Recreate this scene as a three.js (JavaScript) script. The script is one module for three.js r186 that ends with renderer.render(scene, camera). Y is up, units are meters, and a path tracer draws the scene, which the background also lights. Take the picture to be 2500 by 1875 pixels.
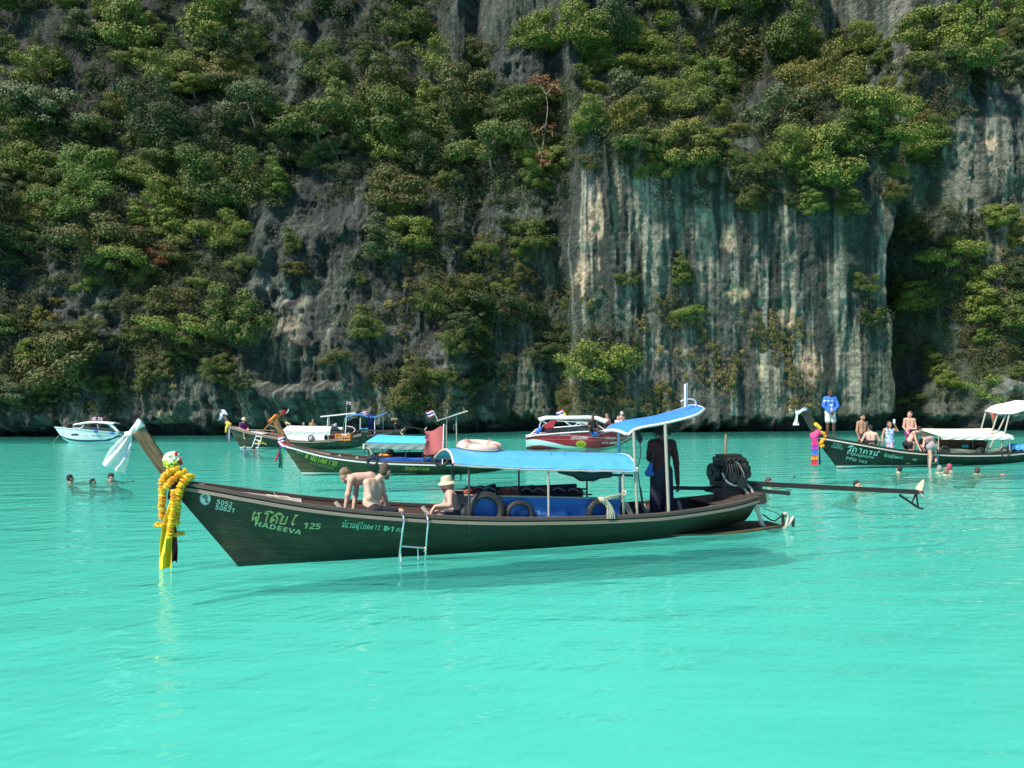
import * as THREE from 'three';
import { Sky } from 'three/addons/objects/Sky.js';
import { mergeGeometries, toCreasedNormals } from 'three/addons/utils/BufferGeometryUtils.js';
import { RoundedBoxGeometry } from 'three/addons/geometries/RoundedBoxGeometry.js';

// ---------------------------------------------------------------- camera, sky, sun, exposure
const V = (x = 0, y = 0, z = 0) => new THREE.Vector3(x, y, z);
const scene = new THREE.Scene();
const FOC = 1878, EYE = 2.41, PITCH = Math.atan(47.5 / FOC), ROLL = -0.008;
const camera = new THREE.PerspectiveCamera(2 * Math.atan(937.5 / FOC) * 180 / Math.PI, 4 / 3, 0.1, 2000);
camera.position.set(0, EYE, 0);
camera.rotation.set(PITCH, 0, ROLL, 'XYZ');
camera.updateMatrixWorld(true);
const SUN = V(-0.5, 0.84, 0.20).normalize();
const renderer = new THREE.WebGLRenderer({ antialias: true });
renderer.toneMapping = THREE.LinearToneMapping;
renderer.toneMappingExposure = 1.42;
renderer.shadowMap.enabled = true;
const sky = new Sky();
sky.name = 'sky'; sky.scale.setScalar(1500);
const su = sky.material.uniforms;
su.sunPosition.value.copy(SUN); su.turbidity.value = 2.5; su.rayleigh.value = 0.9; su.mieCoefficient.value = 0.004;
sky.userData.kind = 'structure';
scene.add(sky);
scene.environmentIntensity = 0.115;
const sun = new THREE.DirectionalLight(new THREE.Color(1, 0.94, 0.84), 5.0);
sun.position.copy(SUN).multiplyScalar(150); sun.target.position.set(0, 0, -35);
sun.castShadow = true; sun.shadow.radius = 7; sun.shadow.mapSize.set(4096, 4096);
Object.assign(sun.shadow.camera, { left: -80, right: 80, top: 80, bottom: -80, near: 1, far: 400 });
scene.add(sun, sun.target);

// ---------------------------------------------------------------- helpers
let seedN = 7;
const rnd = () => { seedN = (seedN + 0x6d2b79f5) | 0; let t = Math.imul(seedN ^ (seedN >>> 15), 1 | seedN); t = (t + Math.imul(t ^ (t >>> 7), 61 | t)) ^ t; return ((t ^ (t >>> 14)) >>> 0) / 4294967296; };
const rr = (a, b) => a + (b - a) * rnd();
const lerp = (a, b, t) => a + (b - a) * t, clamp = (x, a = 0, b = 1) => Math.min(b, Math.max(a, x));
const sst = (a, b, x) => { const t = clamp((x - a) / (b - a)); return t * t * (3 - 2 * t); };
const tab = (t, x) => { if (x <= t[0][0]) return t[0][1]; for (let i = 1; i < t.length; i++) if (x <= t[i][0]) { const [a, p] = t[i - 1], [b, q] = t[i]; const k = (x - a) / (b - a); return p + (q - p) * k; } return t[t.length - 1][1]; };
// smooth (Catmull-Rom like) table
const stab = (t, x) => {
  const n = t.length; if (x <= t[0][0]) return t[0][1]; if (x >= t[n - 1][0]) return t[n - 1][1];
  let i = 1; while (x > t[i][0]) i++;
  const [x0, y0] = t[i - 1], [x1, y1] = t[i], k = (x - x0) / (x1 - x0), h = x1 - x0;
  const m0 = i > 1 ? (y1 - t[i - 2][1]) / (x1 - t[i - 2][0]) : (y1 - y0) / h, m1 = i < n - 1 ? (t[i + 1][1] - y0) / (t[i + 1][0] - x0) : (y1 - y0) / h;
  const k2 = k * k, k3 = k2 * k;
  return (2 * k3 - 3 * k2 + 1) * y0 + (k3 - 2 * k2 + k) * h * m0 + (-2 * k3 + 3 * k2) * y1 + (k3 - k2) * h * m1;
};
const PERM = new Uint8Array(512), GR = new Float32Array(512);
{ const p = [...Array(256).keys()]; for (let i = 255; i > 0; i--) { const j = Math.floor(rnd() * (i + 1)); [p[i], p[j]] = [p[j], p[i]]; } for (let i = 0; i < 512; i++) { PERM[i] = p[i & 255]; GR[i] = (p[(i * 7 + 3) & 255] / 127.5) - 1; } }
const noise = (x, y, s = 0) => {            // value noise, -1..1
  const xi = Math.floor(x), yi = Math.floor(y); let fx = x - xi, fy = y - yi;
  fx = fx * fx * (3 - 2 * fx); fy = fy * fy * (3 - 2 * fy);
  const X = xi & 255, Y = (yi + s * 37) & 255, a = PERM[X] + Y, b = PERM[X + 1 & 255] + Y;
  const g = (k) => GR[PERM[k & 511]];
  return lerp(lerp(g(a), g(b), fx), lerp(g(a + 1), g(b + 1), fx), fy);
};
const fbm = (x, y, o = 4, s = 0) => { let v = 0, a = 0.5; for (let i = 0; i < o; i++) { v += a * noise(x, y, s + i); x = x * 2.03 + 11.7; y = y * 2.03 + 5.3; a *= 0.5; } return v; };
const ridge = (x, y, o = 3, s = 0) => { let v = 0, a = 0.55; for (let i = 0; i < o; i++) { v += a * (1 - 2 * Math.abs(noise(x, y, s + i))); x *= 2.1; y *= 2.1; a *= 0.5; } return v; };

const ray = (px, py) => V((px - 1250) / FOC, -(py - 937.5) / FOC, -1).applyEuler(camera.rotation);   // photograph pixel (2500 x 1875) to a direction
const atDepth = (px, py, d) => { const r = ray(px, py); return V(0, EYE, 0).addScaledVector(r, d / -r.z); };
const onWater = (px, py, h = 0) => { const r = ray(px, py); return V(0, EYE, 0).addScaledVector(r, (h - EYE) / r.y); };

const used = new Map();
const numbered = (n) => { const k = used.get(n) || 0; used.set(n, k + 1); return k ? n + '_' + String(k).padStart(3, '0') : n; };
function tag(o, label, category, group, kind) { if (label) o.userData.label = label; if (category) o.userData.category = category; if (group) o.userData.group = group; if (kind) o.userData.kind = kind; return o; }
function thing(name, label, category, pos, yaw = 0, group) {
  const o = new THREE.Group(); o.name = numbered(name); scene.add(o);
  if (pos) o.position.copy(pos); o.rotation.y = yaw; return tag(o, label, category, group);
}
function part(name, geo, mat, parent, label) {
  const m = new THREE.Mesh(Array.isArray(geo) ? join(geo) : geo, mat); m.castShadow = m.receiveShadow = true;
  m.name = parent === scene ? numbered(name) : name; if (label) m.userData.label = label; parent.add(m); return m;
}
function join(list) {
  const keep = list.filter(Boolean).map((g) => { const q = g.index ? g.toNonIndexed() : g.clone(); for (const k of Object.keys(q.attributes)) if (!['position', 'normal', 'uv'].includes(k)) q.deleteAttribute(k); if (!q.attributes.normal) q.computeVertexNormals(); if (!q.attributes.uv) q.setAttribute('uv', new THREE.BufferAttribute(new Float32Array(q.attributes.position.count * 2), 2)); q.morphAttributes = {}; return q; });
  return keep.length === 1 ? keep[0] : mergeGeometries(keep);
}
const std = (color, roughness = 0.7, extra = {}) => new THREE.MeshStandardMaterial({ color: Array.isArray(color) ? new THREE.Color().setRGB(...color) : color, roughness, side: THREE.DoubleSide, ...extra });
const vv = (p) => p.isVector3 ? p : V(...p);
function tube(pts, r, seg = 8, n, closed = false) {
  const c = new THREE.CatmullRomCurve3(pts.map(vv), closed, 'centripetal'); return new THREE.TubeGeometry(c, n || Math.max(4, pts.length * 4), r, seg, closed);
}
function taper(pts, r0, r1, seg = 6, n) {        // tube that tapers
  n = n || pts.length * 3; const g = tube(pts, 1, seg, n), c = new THREE.CatmullRomCurve3(pts.map(vv), false, 'centripetal'), p = g.attributes.position, q = V();
  for (let i = 0; i <= n; i++) { const o = c.getPointAt(i / n), r = lerp(r0, r1, i / n); for (let j = 0; j <= seg; j++) { const k = i * (seg + 1) + j; q.fromBufferAttribute(p, k).sub(o).multiplyScalar(r).add(o); p.setXYZ(k, q.x, q.y, q.z); } }
  return g;
}
function bar(a, b, r, seg = 8, r2 = r) {
  a = vv(a); b = vv(b); const d = b.clone().sub(a), g = new THREE.CylinderGeometry(r2, r, d.length(), seg);
  g.applyQuaternion(new THREE.Quaternion().setFromUnitVectors(V(0, 1, 0), d.normalize())); return g.translate((a.x + b.x) / 2, (a.y + b.y) / 2, (a.z + b.z) / 2);
}
function beam(a, b, w, h, bevel = 0.006) {        // rectangular timber from a to b, w across, h high
  a = vv(a); b = vv(b); const d = b.clone().sub(a), L = d.length(), g = new RoundedBoxGeometry(L, h, w, 1, Math.min(bevel, w / 3, h / 3));
  const x = d.normalize(), z = V().crossVectors(x, V(0, 1, 0)); if (z.length() < 1e-3) z.set(0, 0, 1); z.normalize(); const y = V().crossVectors(z, x);
  g.applyMatrix4(new THREE.Matrix4().makeBasis(x, y, z).setPosition((a.x + b.x) / 2, (a.y + b.y) / 2, (a.z + b.z) / 2)); return g;
}
const rbox = (w, h, d, x, y, z, bevel = 0.01, ry = 0, rz = 0, rx = 0) => new RoundedBoxGeometry(w, h, d, 2, Math.min(bevel, w / 3, h / 3, d / 3)).rotateX(rx).rotateZ(rz).rotateY(ry).translate(x, y, z);
function sheet(nu, nv, f, thick = 0) {            // f(u, v) -> Vector3; thick > 0 gives a closed slab
  const pos = [], uv = [], idx = [], W = nv + 1;
  for (let i = 0; i <= nu; i++) for (let j = 0; j <= nv; j++) { const p = f(i / nu, j / nv); pos.push(p.x, p.y, p.z); uv.push(i / nu, j / nv); }
  for (let i = 0; i < nu; i++) for (let j = 0; j < nv; j++) { const a = i * W + j, b = a + W; idx.push(a, b, a + 1, b, b + 1, a + 1); }
  let g = new THREE.BufferGeometry(); g.setAttribute('position', new THREE.Float32BufferAttribute(pos, 3)); g.setAttribute('uv', new THREE.Float32BufferAttribute(uv, 2)); g.setIndex(idx); g.computeVertexNormals();
  if (!thick) return g;
  const n = g.attributes.normal, N = (nu + 1) * W, p2 = pos.slice(), uv2 = uv.concat(uv), id = idx.slice();
  for (let i = 0; i < N; i++) p2.push(pos[3 * i] - n.getX(i) * thick, pos[3 * i + 1] - n.getY(i) * thick, pos[3 * i + 2] - n.getZ(i) * thick);
  for (let i = 0; i < idx.length; i += 3) id.push(idx[i] + N, idx[i + 2] + N, idx[i + 1] + N);
  const rim = (a, b) => id.push(a, b, a + N, b, b + N, a + N);
  for (let i = 0; i < nu; i++) { rim((i + 1) * W, i * W); rim(i * W + nv, (i + 1) * W + nv); }
  for (let j = 0; j < nv; j++) { rim(j, j + 1); rim(nu * W + j + 1, nu * W + j); }
  g = new THREE.BufferGeometry(); g.setAttribute('position', new THREE.Float32BufferAttribute(p2, 3)); g.setAttribute('uv', new THREE.Float32BufferAttribute(uv2, 2)); g.setIndex(id);
  return toCreasedNormals(g, 0.9);
}
function slab(poly, z0, z1, bevel = 0.01) {       // polygon in x,y extruded along z
  const s = new THREE.Shape(poly.map((p) => new THREE.Vector2(p[0], p[1])));
  return new THREE.ExtrudeGeometry(s, { depth: z1 - z0 - 2 * bevel, bevelEnabled: true, bevelThickness: bevel, bevelSize: bevel, bevelOffset: -bevel, bevelSegments: 1, curveSegments: 6 }).translate(0, 0, z0 + bevel);
}
function tex(canvas, repeat) { const t = new THREE.CanvasTexture(canvas); t.colorSpace = THREE.SRGBColorSpace; t.anisotropy = 8; t.wrapS = t.wrapT = repeat ? THREE.RepeatWrapping : THREE.ClampToEdgeWrapping; return t; }
function canvas(w, h) { const c = document.createElement('canvas'); c.width = w; c.height = h; return [c, c.getContext('2d')]; }
function dataTex(w, h, f, srgb, repeat = true) {  // f(x, y, out) writes 0..1 values
  const d = new Uint8Array(w * h * 4), o = [0, 0, 0];
  for (let y = 0; y < h; y++) for (let x = 0; x < w; x++) { f(x, y, o); const k = 4 * (y * w + x); for (let c = 0; c < 3; c++) d[k + c] = clamp(srgb ? Math.pow(clamp(o[c]), 1 / 2.2) : o[c]) * 255; d[k + 3] = 255; }
  const t = new THREE.DataTexture(d, w, h); t.magFilter = t.minFilter = THREE.LinearFilter; t.wrapS = t.wrapT = repeat ? THREE.RepeatWrapping : THREE.ClampToEdgeWrapping; if (srgb) t.colorSpace = THREE.SRGBColorSpace; t.needsUpdate = true; return t;
}
// ---------------------------------------------------------------- water and sea bed
const WT = 2048, WSIZE = 26;
const waveTex = (() => {                          // tileable sum of waves, mostly running one way
  const h = new Float32Array(WT * WT); let lo = 1e9, hi = -1e9;
  const rows = [];
  for (let i = 0; i < 90; i++) {
    const lam = 0.11 * Math.pow(18, Math.pow(rnd(), 1.5)), dir = 1.25 + rr(-0.75, 0.75), k = WSIZE / lam;
    const kx = Math.round(k * Math.cos(dir)), ky = Math.round(k * Math.sin(dir));
    rows.push([kx, ky, 0.00108 * Math.pow(lam, 0.75) * rr(0.6, 1.3), rr(0, 6.283)]);
  }
  const S = new Float32Array(WT); for (let i = 0; i < WT; i++) S[i] = Math.sin(i / WT * 2 * Math.PI);
  for (const [kx, ky, a, ph] of rows) { const p0 = Math.round(ph / 6.2832 * WT);
    for (let y = 0; y < WT; y++) { let q = p0 + ky * y; for (let x = 0; x < WT; x++) { const s = S[(q + kx * x + (1 << 22)) & (WT - 1)]; h[y * WT + x] += a * (s + 0.35 * (s * s - 0.5)); } } }
  for (const v of h) { if (v < lo) lo = v; if (v > hi) hi = v; }
  const d = new Float32Array(WT * WT * 4);
  for (let i = 0; i < h.length; i++) { const v = (h[i] - lo) / (hi - lo); d[4 * i] = d[4 * i + 1] = d[4 * i + 2] = v; d[4 * i + 3] = 1; }
  const t = new THREE.DataTexture(d, WT, WT, THREE.RGBAFormat, THREE.FloatType); t.magFilter = t.minFilter = THREE.LinearFilter; t.wrapS = t.wrapT = THREE.RepeatWrapping; t.needsUpdate = true;
  t.userData.range = hi - lo; return t;
})();
const waterMat = new THREE.MeshPhysicalMaterial({ color: new THREE.Color().setRGB(0.37, 0.965, 0.905), transmission: 1, thickness: 0, roughness: 0.06, ior: 1.33, bumpMap: waveTex, bumpScale: waveTex.userData.range, specularIntensity: 0.8 });
{
  const g = new THREE.PlaneGeometry(700, 420, 1, 1).rotateX(-Math.PI / 2).translate(0, 0, 140);   // from the cliff foot out to the open sea
  const p = g.attributes.position, u = g.attributes.uv; for (let i = 0; i < p.count; i++) u.setXY(i, p.getX(i) / WSIZE, p.getZ(i) / WSIZE);
  const w = part('water', g, waterMat, scene); tag(w, 'calm turquoise sea water with small ripples', 'water', null, 'structure');
  const bedTex = dataTex(1024, 1024, (x, y, o) => { const n = fbm(x / 90, y / 90, 4, 3) + 0.5 * fbm(x / 18, y / 18, 3, 9); const k = 1 + 0.13 * n; o[0] = 0.62 * k; o[1] = 0.64 * k; o[2] = 0.575 * k; }, true);
  bedTex.repeat.set(18, 11);
  const b = sheet(110, 80, (u2, v2) => { const x = lerp(-350, 350, u2), z = lerp(-70, 350, v2); return V(x, -0.64 + 0.14 * fbm(x / 7, z / 7, 2, 5), z); });
  tag(part('sea_bed', b, std(0xffffff, 1, { map: bedTex }), scene), 'pale sandy sea bed under the clear turquoise water', 'sea bed', null, 'structure');
}

for (const [y, a, r, g2, b2] of [[-0.07, 0.24, 0.58, 0.62, 0.57], [-0.38, 0.27, 0.58, 0.62, 0.57]]) {   // milky, suspended sand: each layer scatters a share of the light
  const g = new THREE.PlaneGeometry(700, 420, 1, 1).rotateX(-Math.PI / 2).translate(0, y, 140);
  tag(part('cloudy_water', g, std([r, g2, b2], 1, { transparent: true, opacity: a }), scene), 'milky layer of suspended sand inside the turquoise water', 'water', null, 'structure');
}
// ---------------------------------------------------------------- limestone cliff: one height field z = F(x, y)
const PPM = 29.2, toPx = (x, y) => [1250 + x * PPM, 985 - (y - EYE) * PPM - x * 0.234];      // rough photograph pixels at the cliff, for laying out its features
const box = (u, a, b, s) => sst(a - s, a + s, u) * (1 - sst(b - s, b + s, u));
function cliffZ(x, y) {
  const [u, v] = toPx(x, y), wob = fbm(x / 5, y / 5, 3, 1);
  const uu = u + 30 * fbm(x / 3, y / 7, 3, 21), vv2 = v + 40 * wob;
  let z = -64.6;
  const left = 1 - sst(1020, 1240, uu);
  z -= left * (Math.max(0, 860 - vv2) * 0.0125 + Math.max(0, 600 - vv2) * 0.004);
  const panel = box(uu, 1405, 2158, 12), mid = box(uu, 1130, 1410, 40);
  z -= mid * 3.4; z -= mid * Math.max(0, 520 - vv2) * 0.010;
  z += panel * (1.6 + 1.5 * sst(980, 420, v)) ;
  const shelf = sst(1380, 1460, uu) * (1 - sst(2230, 2330, uu)), top = 372 + 45 * noise(x / 3.2, 3.3) + 18 * noise(x / 1.1, 7.3);
  z -= shelf * (Math.max(0, top - vv2) * 0.040 - Math.max(0, 95 - v) * 0.030);
  const rec = sst(2148, 2168, uu) * (1 - sst(2215, 2400, uu + 40 * noise(x / 2, y / 3, 23)));
  z -= rec * (2.0 + 5.0 * sst(420, 600, v + 0.7 * (2280 - u)));
  z += sst(2370, 2400, uu) * (0.5 - Math.max(0, 420 - vv2) * 0.010);
  z += sst(2378, 2400, u + 0.2 * (v - 960) + 14 * noise(x, y)) * sst(890, 935, v + 15 * wob) * 2.6;           // pale outcrop at the foot on the right
  z += left * box(uu, 600, 640, 20) * 1.2;                                                                    // buttress beside the pale patch
  z += left * 1.8 * sst(930, 960, v + 20 * wob) * box(uu, 620, 830, 30);                                      // rounded ledge
  // relief of the rock itself
  const fl = panel * 0.85 + 0.35 + 0.45 * (1 - panel) * sst(820, 900, v + 40 * wob);
  z += 1.5 * fbm(x / 7.5, y / 9, 2, 30) * (1 - 0.6 * panel) + 0.85 * ridge(x / 4.2, y / 7, 2, 33) * (1 - 0.7 * panel);
  z += fl * 0.55 * ridge(x / 1.7 + 0.25 * noise(x / 3, y / 6, 60), y / 16, 2, 40) + fl * 0.16 * ridge(x / 0.62, y / 7, 2, 44);
  z += 0.55 * (1 - 0.6 * panel) * ridge(x / 1.25 + 0.3 * noise(x, y, 61), y / 2.4, 3, 50) + 0.16 * fbm(x / 0.42, y / 0.6, 3, 55) + 0.16 * ridge(x / 0.36, y / 1.1, 2, 58) * (1 - 0.5 * panel);
  const led = fbm(x / 6, y / 1.6, 3, 70); z += (1 - panel) * 0.6 * Math.max(0, led) ;
  // wave-cut notch and dripstone fringe at the foot
  const nh = 0.62 + 1.1 * fbm(x / 3.5, 0, 3, 80) + 0.45 * ridge(x / 0.8, y / 3, 2, 81) + 0.25 * noise(x / 0.3, y / 0.5, 82);
  z -= (2.3 + 0.9 * noise(x / 3, 0, 83)) * (1 - sst(nh - 0.3, nh + 0.3, y));
  return z;
}
const CX0 = -50, CX1 = 50, CY0 = -1.6, CY1 = 44;
const rockTex = dataTex(2048, 1024, (ix, iy, o) => {
  const x0 = lerp(CX0, CX1, ix / 2047), y = lerp(CY0, CY1, iy / 1023), [u, v] = toPx(x0, y), x = x0 + 0.4 * (cliffZ(x0, y) + 64.6);
  const uu = u + 30 * fbm(x0 / 3, y / 7, 3, 21), wob = fbm(x0 / 5, y / 5, 3, 1);
  const panel = box(uu, 1400, 2170, 14) * sst(330, 400, v), rightW = sst(2170, 2220, uu);
  const s1 = fbm(x / 0.95, y / 13, 3, 100) * 1.9, s2 = fbm(x / 0.33, y / 6, 3, 104) * 1.9, s3 = fbm(x / 2.6, y / 9, 2, 108) * 1.9, g = fbm(x / 0.25, y / 0.25, 3, 112), b = fbm(x / 2.2, y / 2.2, 4, 116) * 1.9, w2 = fbm(x / 7, y / 7, 3, 120) * 1.8;
  // dark weathered limestone everywhere
  let r = 0.024, gg = 0.030, bb = 0.024; let k;
  const mix = (t, R, G2, B) => { t = clamp(t); r += (R - r) * t; gg += (G2 - gg) * t; bb += (B - bb) * t; };
  mix(sst(0.0, 0.8, b + 0.3 * s2), 0.066, 0.077, 0.058);
  mix(0.7 * sst(0.2, 0.7, s3 + 0.3 * s2), 0.066, 0.082, 0.062);
  mix(0.6 * sst(0.35, 0.7, w2 + 0.3 * s2), 0.11, 0.095, 0.07);
  // paler, streaked faces
  const pale = panel * 0.95 + (1 - panel) * (1.0 * box(uu, 630, 800, 22) * box(v + 20 * wob, 690, 950, 22) + 0.55 * sst(880, 985, v + 35 * wob) * (0.5 + 0.5 * sst(-0.3, 0.4, w2)) + 0.45 * box(uu, 1000, 1130, 25) * box(v, 500, 720, 40) + 0.5 * rightW * (1 - box(uu, 2170, 2380, 10) * sst(470, 560, v + 0.5 * (2280 - u))) + 0.35 * box(uu, 1020, 1330, 30) * sst(700, 800, v) + 0.3 * box(uu, 70, 280, 30) * box(v, 640, 880, 40));
  if (pale > 0.01) {
    mix(pale * sst(-0.55, 0.05, s1 + 0.35 * s2), 0.135, 0.165, 0.13);
    mix(pale * sst(-0.05, 0.35, s1 + 0.4 * s3 + 0.25 * s2), 0.265, 0.25, 0.185);
    mix(pale * 0.7 * sst(0.3, 0.6, s2), 0.235, 0.24, 0.19);
    mix(pale * 0.85 * sst(0.16, 0.42, -s1 - 0.25 * s2 + 0.15 * s3), 0.042, 0.048, 0.038);
    mix(pale * 0.8 * sst(0.3, 0.55, fbm(x / 0.55, y / 20, 2, 130) * 1.9), 0.038, 0.042, 0.036);
    mix(pale * 0.6 * sst(0.25, 0.5, fbm(x / 0.2, y / 9, 2, 133) * 1.9), 0.05, 0.054, 0.042);
  }
  const low = panel * sst(700, 860, v + 0.55 * (uu - 1500)) * (1 - sst(1760, 1880, uu - 0.15 * (v - 800)));
  mix(low * 0.75 * sst(-0.4, 0.3, b), 0.105, 0.105, 0.088);
  // cracks and pitted, fractured limestone
  { const c1 = ridge(x / 1.6 + 0.4 * noise(x, y, 170), y / 3.2, 2, 171), c2 = ridge(x / 0.5, y / 0.9, 2, 175); mix((1 - 0.6 * panel) * 0.8 * sst(0.52, 0.74, c1), 0.012, 0.014, 0.012); mix((1 - 0.7 * panel) * 0.6 * sst(0.5, 0.8, c2), 0.018, 0.021, 0.017); mix((1 - panel) * 0.32 * sst(0.3, 0.6, fbm(x / 0.3, y / 0.45, 3, 180) * 1.9), 0.15, 0.155, 0.135); }
  // cream and orange fresh rock
  for (const [cu, cv, ru, rv, a] of [[1457, 560, 22, 75, 1], [1420, 690, 14, 40, 0.9], [1755, 600, 24, 38, 0.9], [1710, 615, 14, 90, 0.55], [1900, 780, 20, 34, 1], [1790, 725, 30, 18, 0.8], [1955, 900, 24, 50, 0.75], [1930, 1005, 28, 12, 1], [2262, 850, 16, 40, 0.9], [2310, 820, 9, 36, 0.6], [1080, 80, 14, 18, 0.8], [2415, 350, 16, 22, 0.8], [2440, 620, 40, 80, 0.5], [2470, 460, 25, 40, 0.5], [1840, 905, 6, 24, 0.8], [410, 1015, 30, 20, 0.6], [300, 960, 12, 60, 0.4], [712, 830, 30, 90, 0.35], [1500, 520, 14, 90, 0.4]])
  { const e = 1 - Math.hypot((u - cu) / ru, (v - cv) / rv) + 0.9 * s2 * 0.5 + 0.5 * b; k = a * sst(-0.05, 0.5, e); if (k > 0) mix(k, 0.47, cv % 2 ? 0.39 : 0.35, cv > 800 && cu > 2200 ? 0.13 : 0.23); }
  mix(0.8 * sst(2378, 2400, u + 14 * noise(x, y)) * sst(890, 935, v + 15 * wob) * sst(-0.6, 0.2, b), 0.33, 0.33, 0.31);
  // green algae film and moss on the shaded recess, tide-darkened foot
  mix(0.55 * sst(0.25, 0.6, w2 - 0.2 * s1), 0.055, 0.085, 0.05);
  mix(0.6 * box(uu, 2160, 2400, 20) * sst(440, 560, v) * sst(-0.4, 0.3, b), 0.075, 0.085, 0.05);
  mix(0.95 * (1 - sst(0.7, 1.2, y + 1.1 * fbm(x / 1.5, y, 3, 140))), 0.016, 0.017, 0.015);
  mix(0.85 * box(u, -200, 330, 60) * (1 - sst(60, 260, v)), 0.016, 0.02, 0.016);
  k = 1 + 0.9 * g + 0.25 * s2; o[0] = r * k; o[1] = gg * k; o[2] = bb * k;
}, true, false);
const rockBump = dataTex(1024, 1024, (x, y, o) => { o[0] = o[1] = o[2] = 0.5 + 0.5 * (0.7 * ridge(x / 64, y / 128, 4, 150) + 0.5 * fbm(x / 16, y / 16, 4, 155)); }, false);
{
  const xs = [], ys = []; for (let x = -95; x < -47; x += 1.2) xs.push(x); for (let x = -47; x < 47; x += 0.115) xs.push(x); for (let x = 47; x <= 95; x += 1.2) xs.push(x);
  for (let y = CY0; y < 36.5; y += 0.115) ys.push(y); for (let y = 36.5; y <= 56; y += 0.8) ys.push(y);
  const nx = xs.length, ny = ys.length, pos = new Float32Array(nx * ny * 3), uv = new Float32Array(nx * ny * 2), uv1 = new Float32Array(nx * ny * 2), idx = new Uint32Array((nx - 1) * (ny - 1) * 6); let q = 0;
  for (let j = 0; j < ny; j++) for (let i = 0; i < nx; i++) { const k = j * nx + i, x = xs[i], y = ys[j]; pos[3 * k] = x; pos[3 * k + 1] = y; pos[3 * k + 2] = cliffZ(x, y); uv[2 * k] = (x - CX0) / (CX1 - CX0); uv[2 * k + 1] = (y - CY0) / (CY1 - CY0); uv1[2 * k] = x / 3; uv1[2 * k + 1] = y / 3; }
  for (let j = 0; j < ny - 1; j++) for (let i = 0; i < nx - 1; i++) { const a = j * nx + i, b = a + nx; idx[q++] = a; idx[q++] = a + 1; idx[q++] = b; idx[q++] = a + 1; idx[q++] = b + 1; idx[q++] = b; }
  const g = new THREE.BufferGeometry(); g.setAttribute('position', new THREE.BufferAttribute(pos, 3)); g.setAttribute('uv', new THREE.BufferAttribute(uv, 2)); g.setAttribute('uv1', new THREE.BufferAttribute(uv1, 2)); g.setIndex(new THREE.BufferAttribute(idx, 1)); g.computeVertexNormals();
  rockTex.wrapS = rockTex.wrapT = THREE.MirroredRepeatWrapping; rockBump.channel = 1;
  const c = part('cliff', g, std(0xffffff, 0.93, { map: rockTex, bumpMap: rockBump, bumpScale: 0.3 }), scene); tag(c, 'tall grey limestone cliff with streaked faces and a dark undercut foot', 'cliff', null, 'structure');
}
function castCliff(px, py) {                      // where a line of sight meets the cliff
  const r = ray(px, py); let d = 50; const p = V();
  for (let i = 0; i < 200; i++) { p.set(0, EYE, 0).addScaledVector(r, d / -r.z); const gap = p.z - cliffZ(p.x, p.y); if (gap < 0.08) break; d += Math.max(0.06, gap * 0.5); }
  return p.clone();
}
// ---------------------------------------------------------------- vegetation on the cliff
const leafMat = (r, g, b) => new THREE.MeshPhysicalMaterial({ color: new THREE.Color().setRGB(r, g, b), roughness: 0.62, side: THREE.DoubleSide, vertexColors: true, transmission: 0.22, thickness: 0, specularIntensity: 0.5 });
const LEAF = { mid: leafMat(0.115, 0.15, 0.033), bright: leafMat(0.185, 0.225, 0.042), dark: leafMat(0.058, 0.086, 0.026), grey: leafMat(0.11, 0.14, 0.055), yellow: leafMat(0.19, 0.185, 0.04), olive: leafMat(0.125, 0.128, 0.036), rust: leafMat(0.24, 0.10, 0.04), dry: leafMat(0.13, 0.115, 0.06), lime: leafMat(0.14, 0.205, 0.038) };
const barkMat = std([0.19, 0.165, 0.135], 0.9), paleBark = std([0.42, 0.38, 0.33], 0.85);
function leaves(list, size, spread = 1) {         // list: [center, outward direction]; one folded leaf spray each
  const pos = [], col = [], nor = [], a = V(), b = V(), n = V(), t = V();
  for (const [c, out] of list) {
    n.set(out.x + rr(-0.8, 0.8) * spread, out.y + rr(-0.5, 0.9) * spread, out.z + rr(-0.8, 0.8) * spread).normalize();
    a.set(rr(-1, 1), rr(-1, 1), rr(-1, 1)).cross(n).normalize(); b.crossVectors(n, a);
    const s = size * rr(0.6, 1.35), w = s * rr(0.35, 0.6), k = rr(0.62, 1.4), kr = k * rr(0.9, 1.15);
    const P = [c.clone().addScaledVector(a, -s), c.clone().addScaledVector(b, w).addScaledVector(n, -0.25 * w), c.clone().addScaledVector(a, s), c.clone().addScaledVector(b, -w).addScaledVector(n, -0.25 * w)];
    for (const i of [0, 1, 2, 0, 2, 3]) { pos.push(P[i].x, P[i].y, P[i].z); col.push(kr, k, k); }
    for (const tri of [[0, 1, 2], [0, 2, 3]]) { t.crossVectors(P[tri[1]].clone().sub(P[tri[0]]), P[tri[2]].clone().sub(P[tri[0]])).normalize(); for (let i = 0; i < 3; i++) nor.push(t.x, t.y, t.z); }
  }
  const g = new THREE.BufferGeometry(); g.setAttribute('position', new THREE.Float32BufferAttribute(pos, 3)); g.setAttribute('normal', new THREE.Float32BufferAttribute(nor, 3)); g.setAttribute('color', new THREE.Float32BufferAttribute(col, 3)); return g;
}
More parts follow.
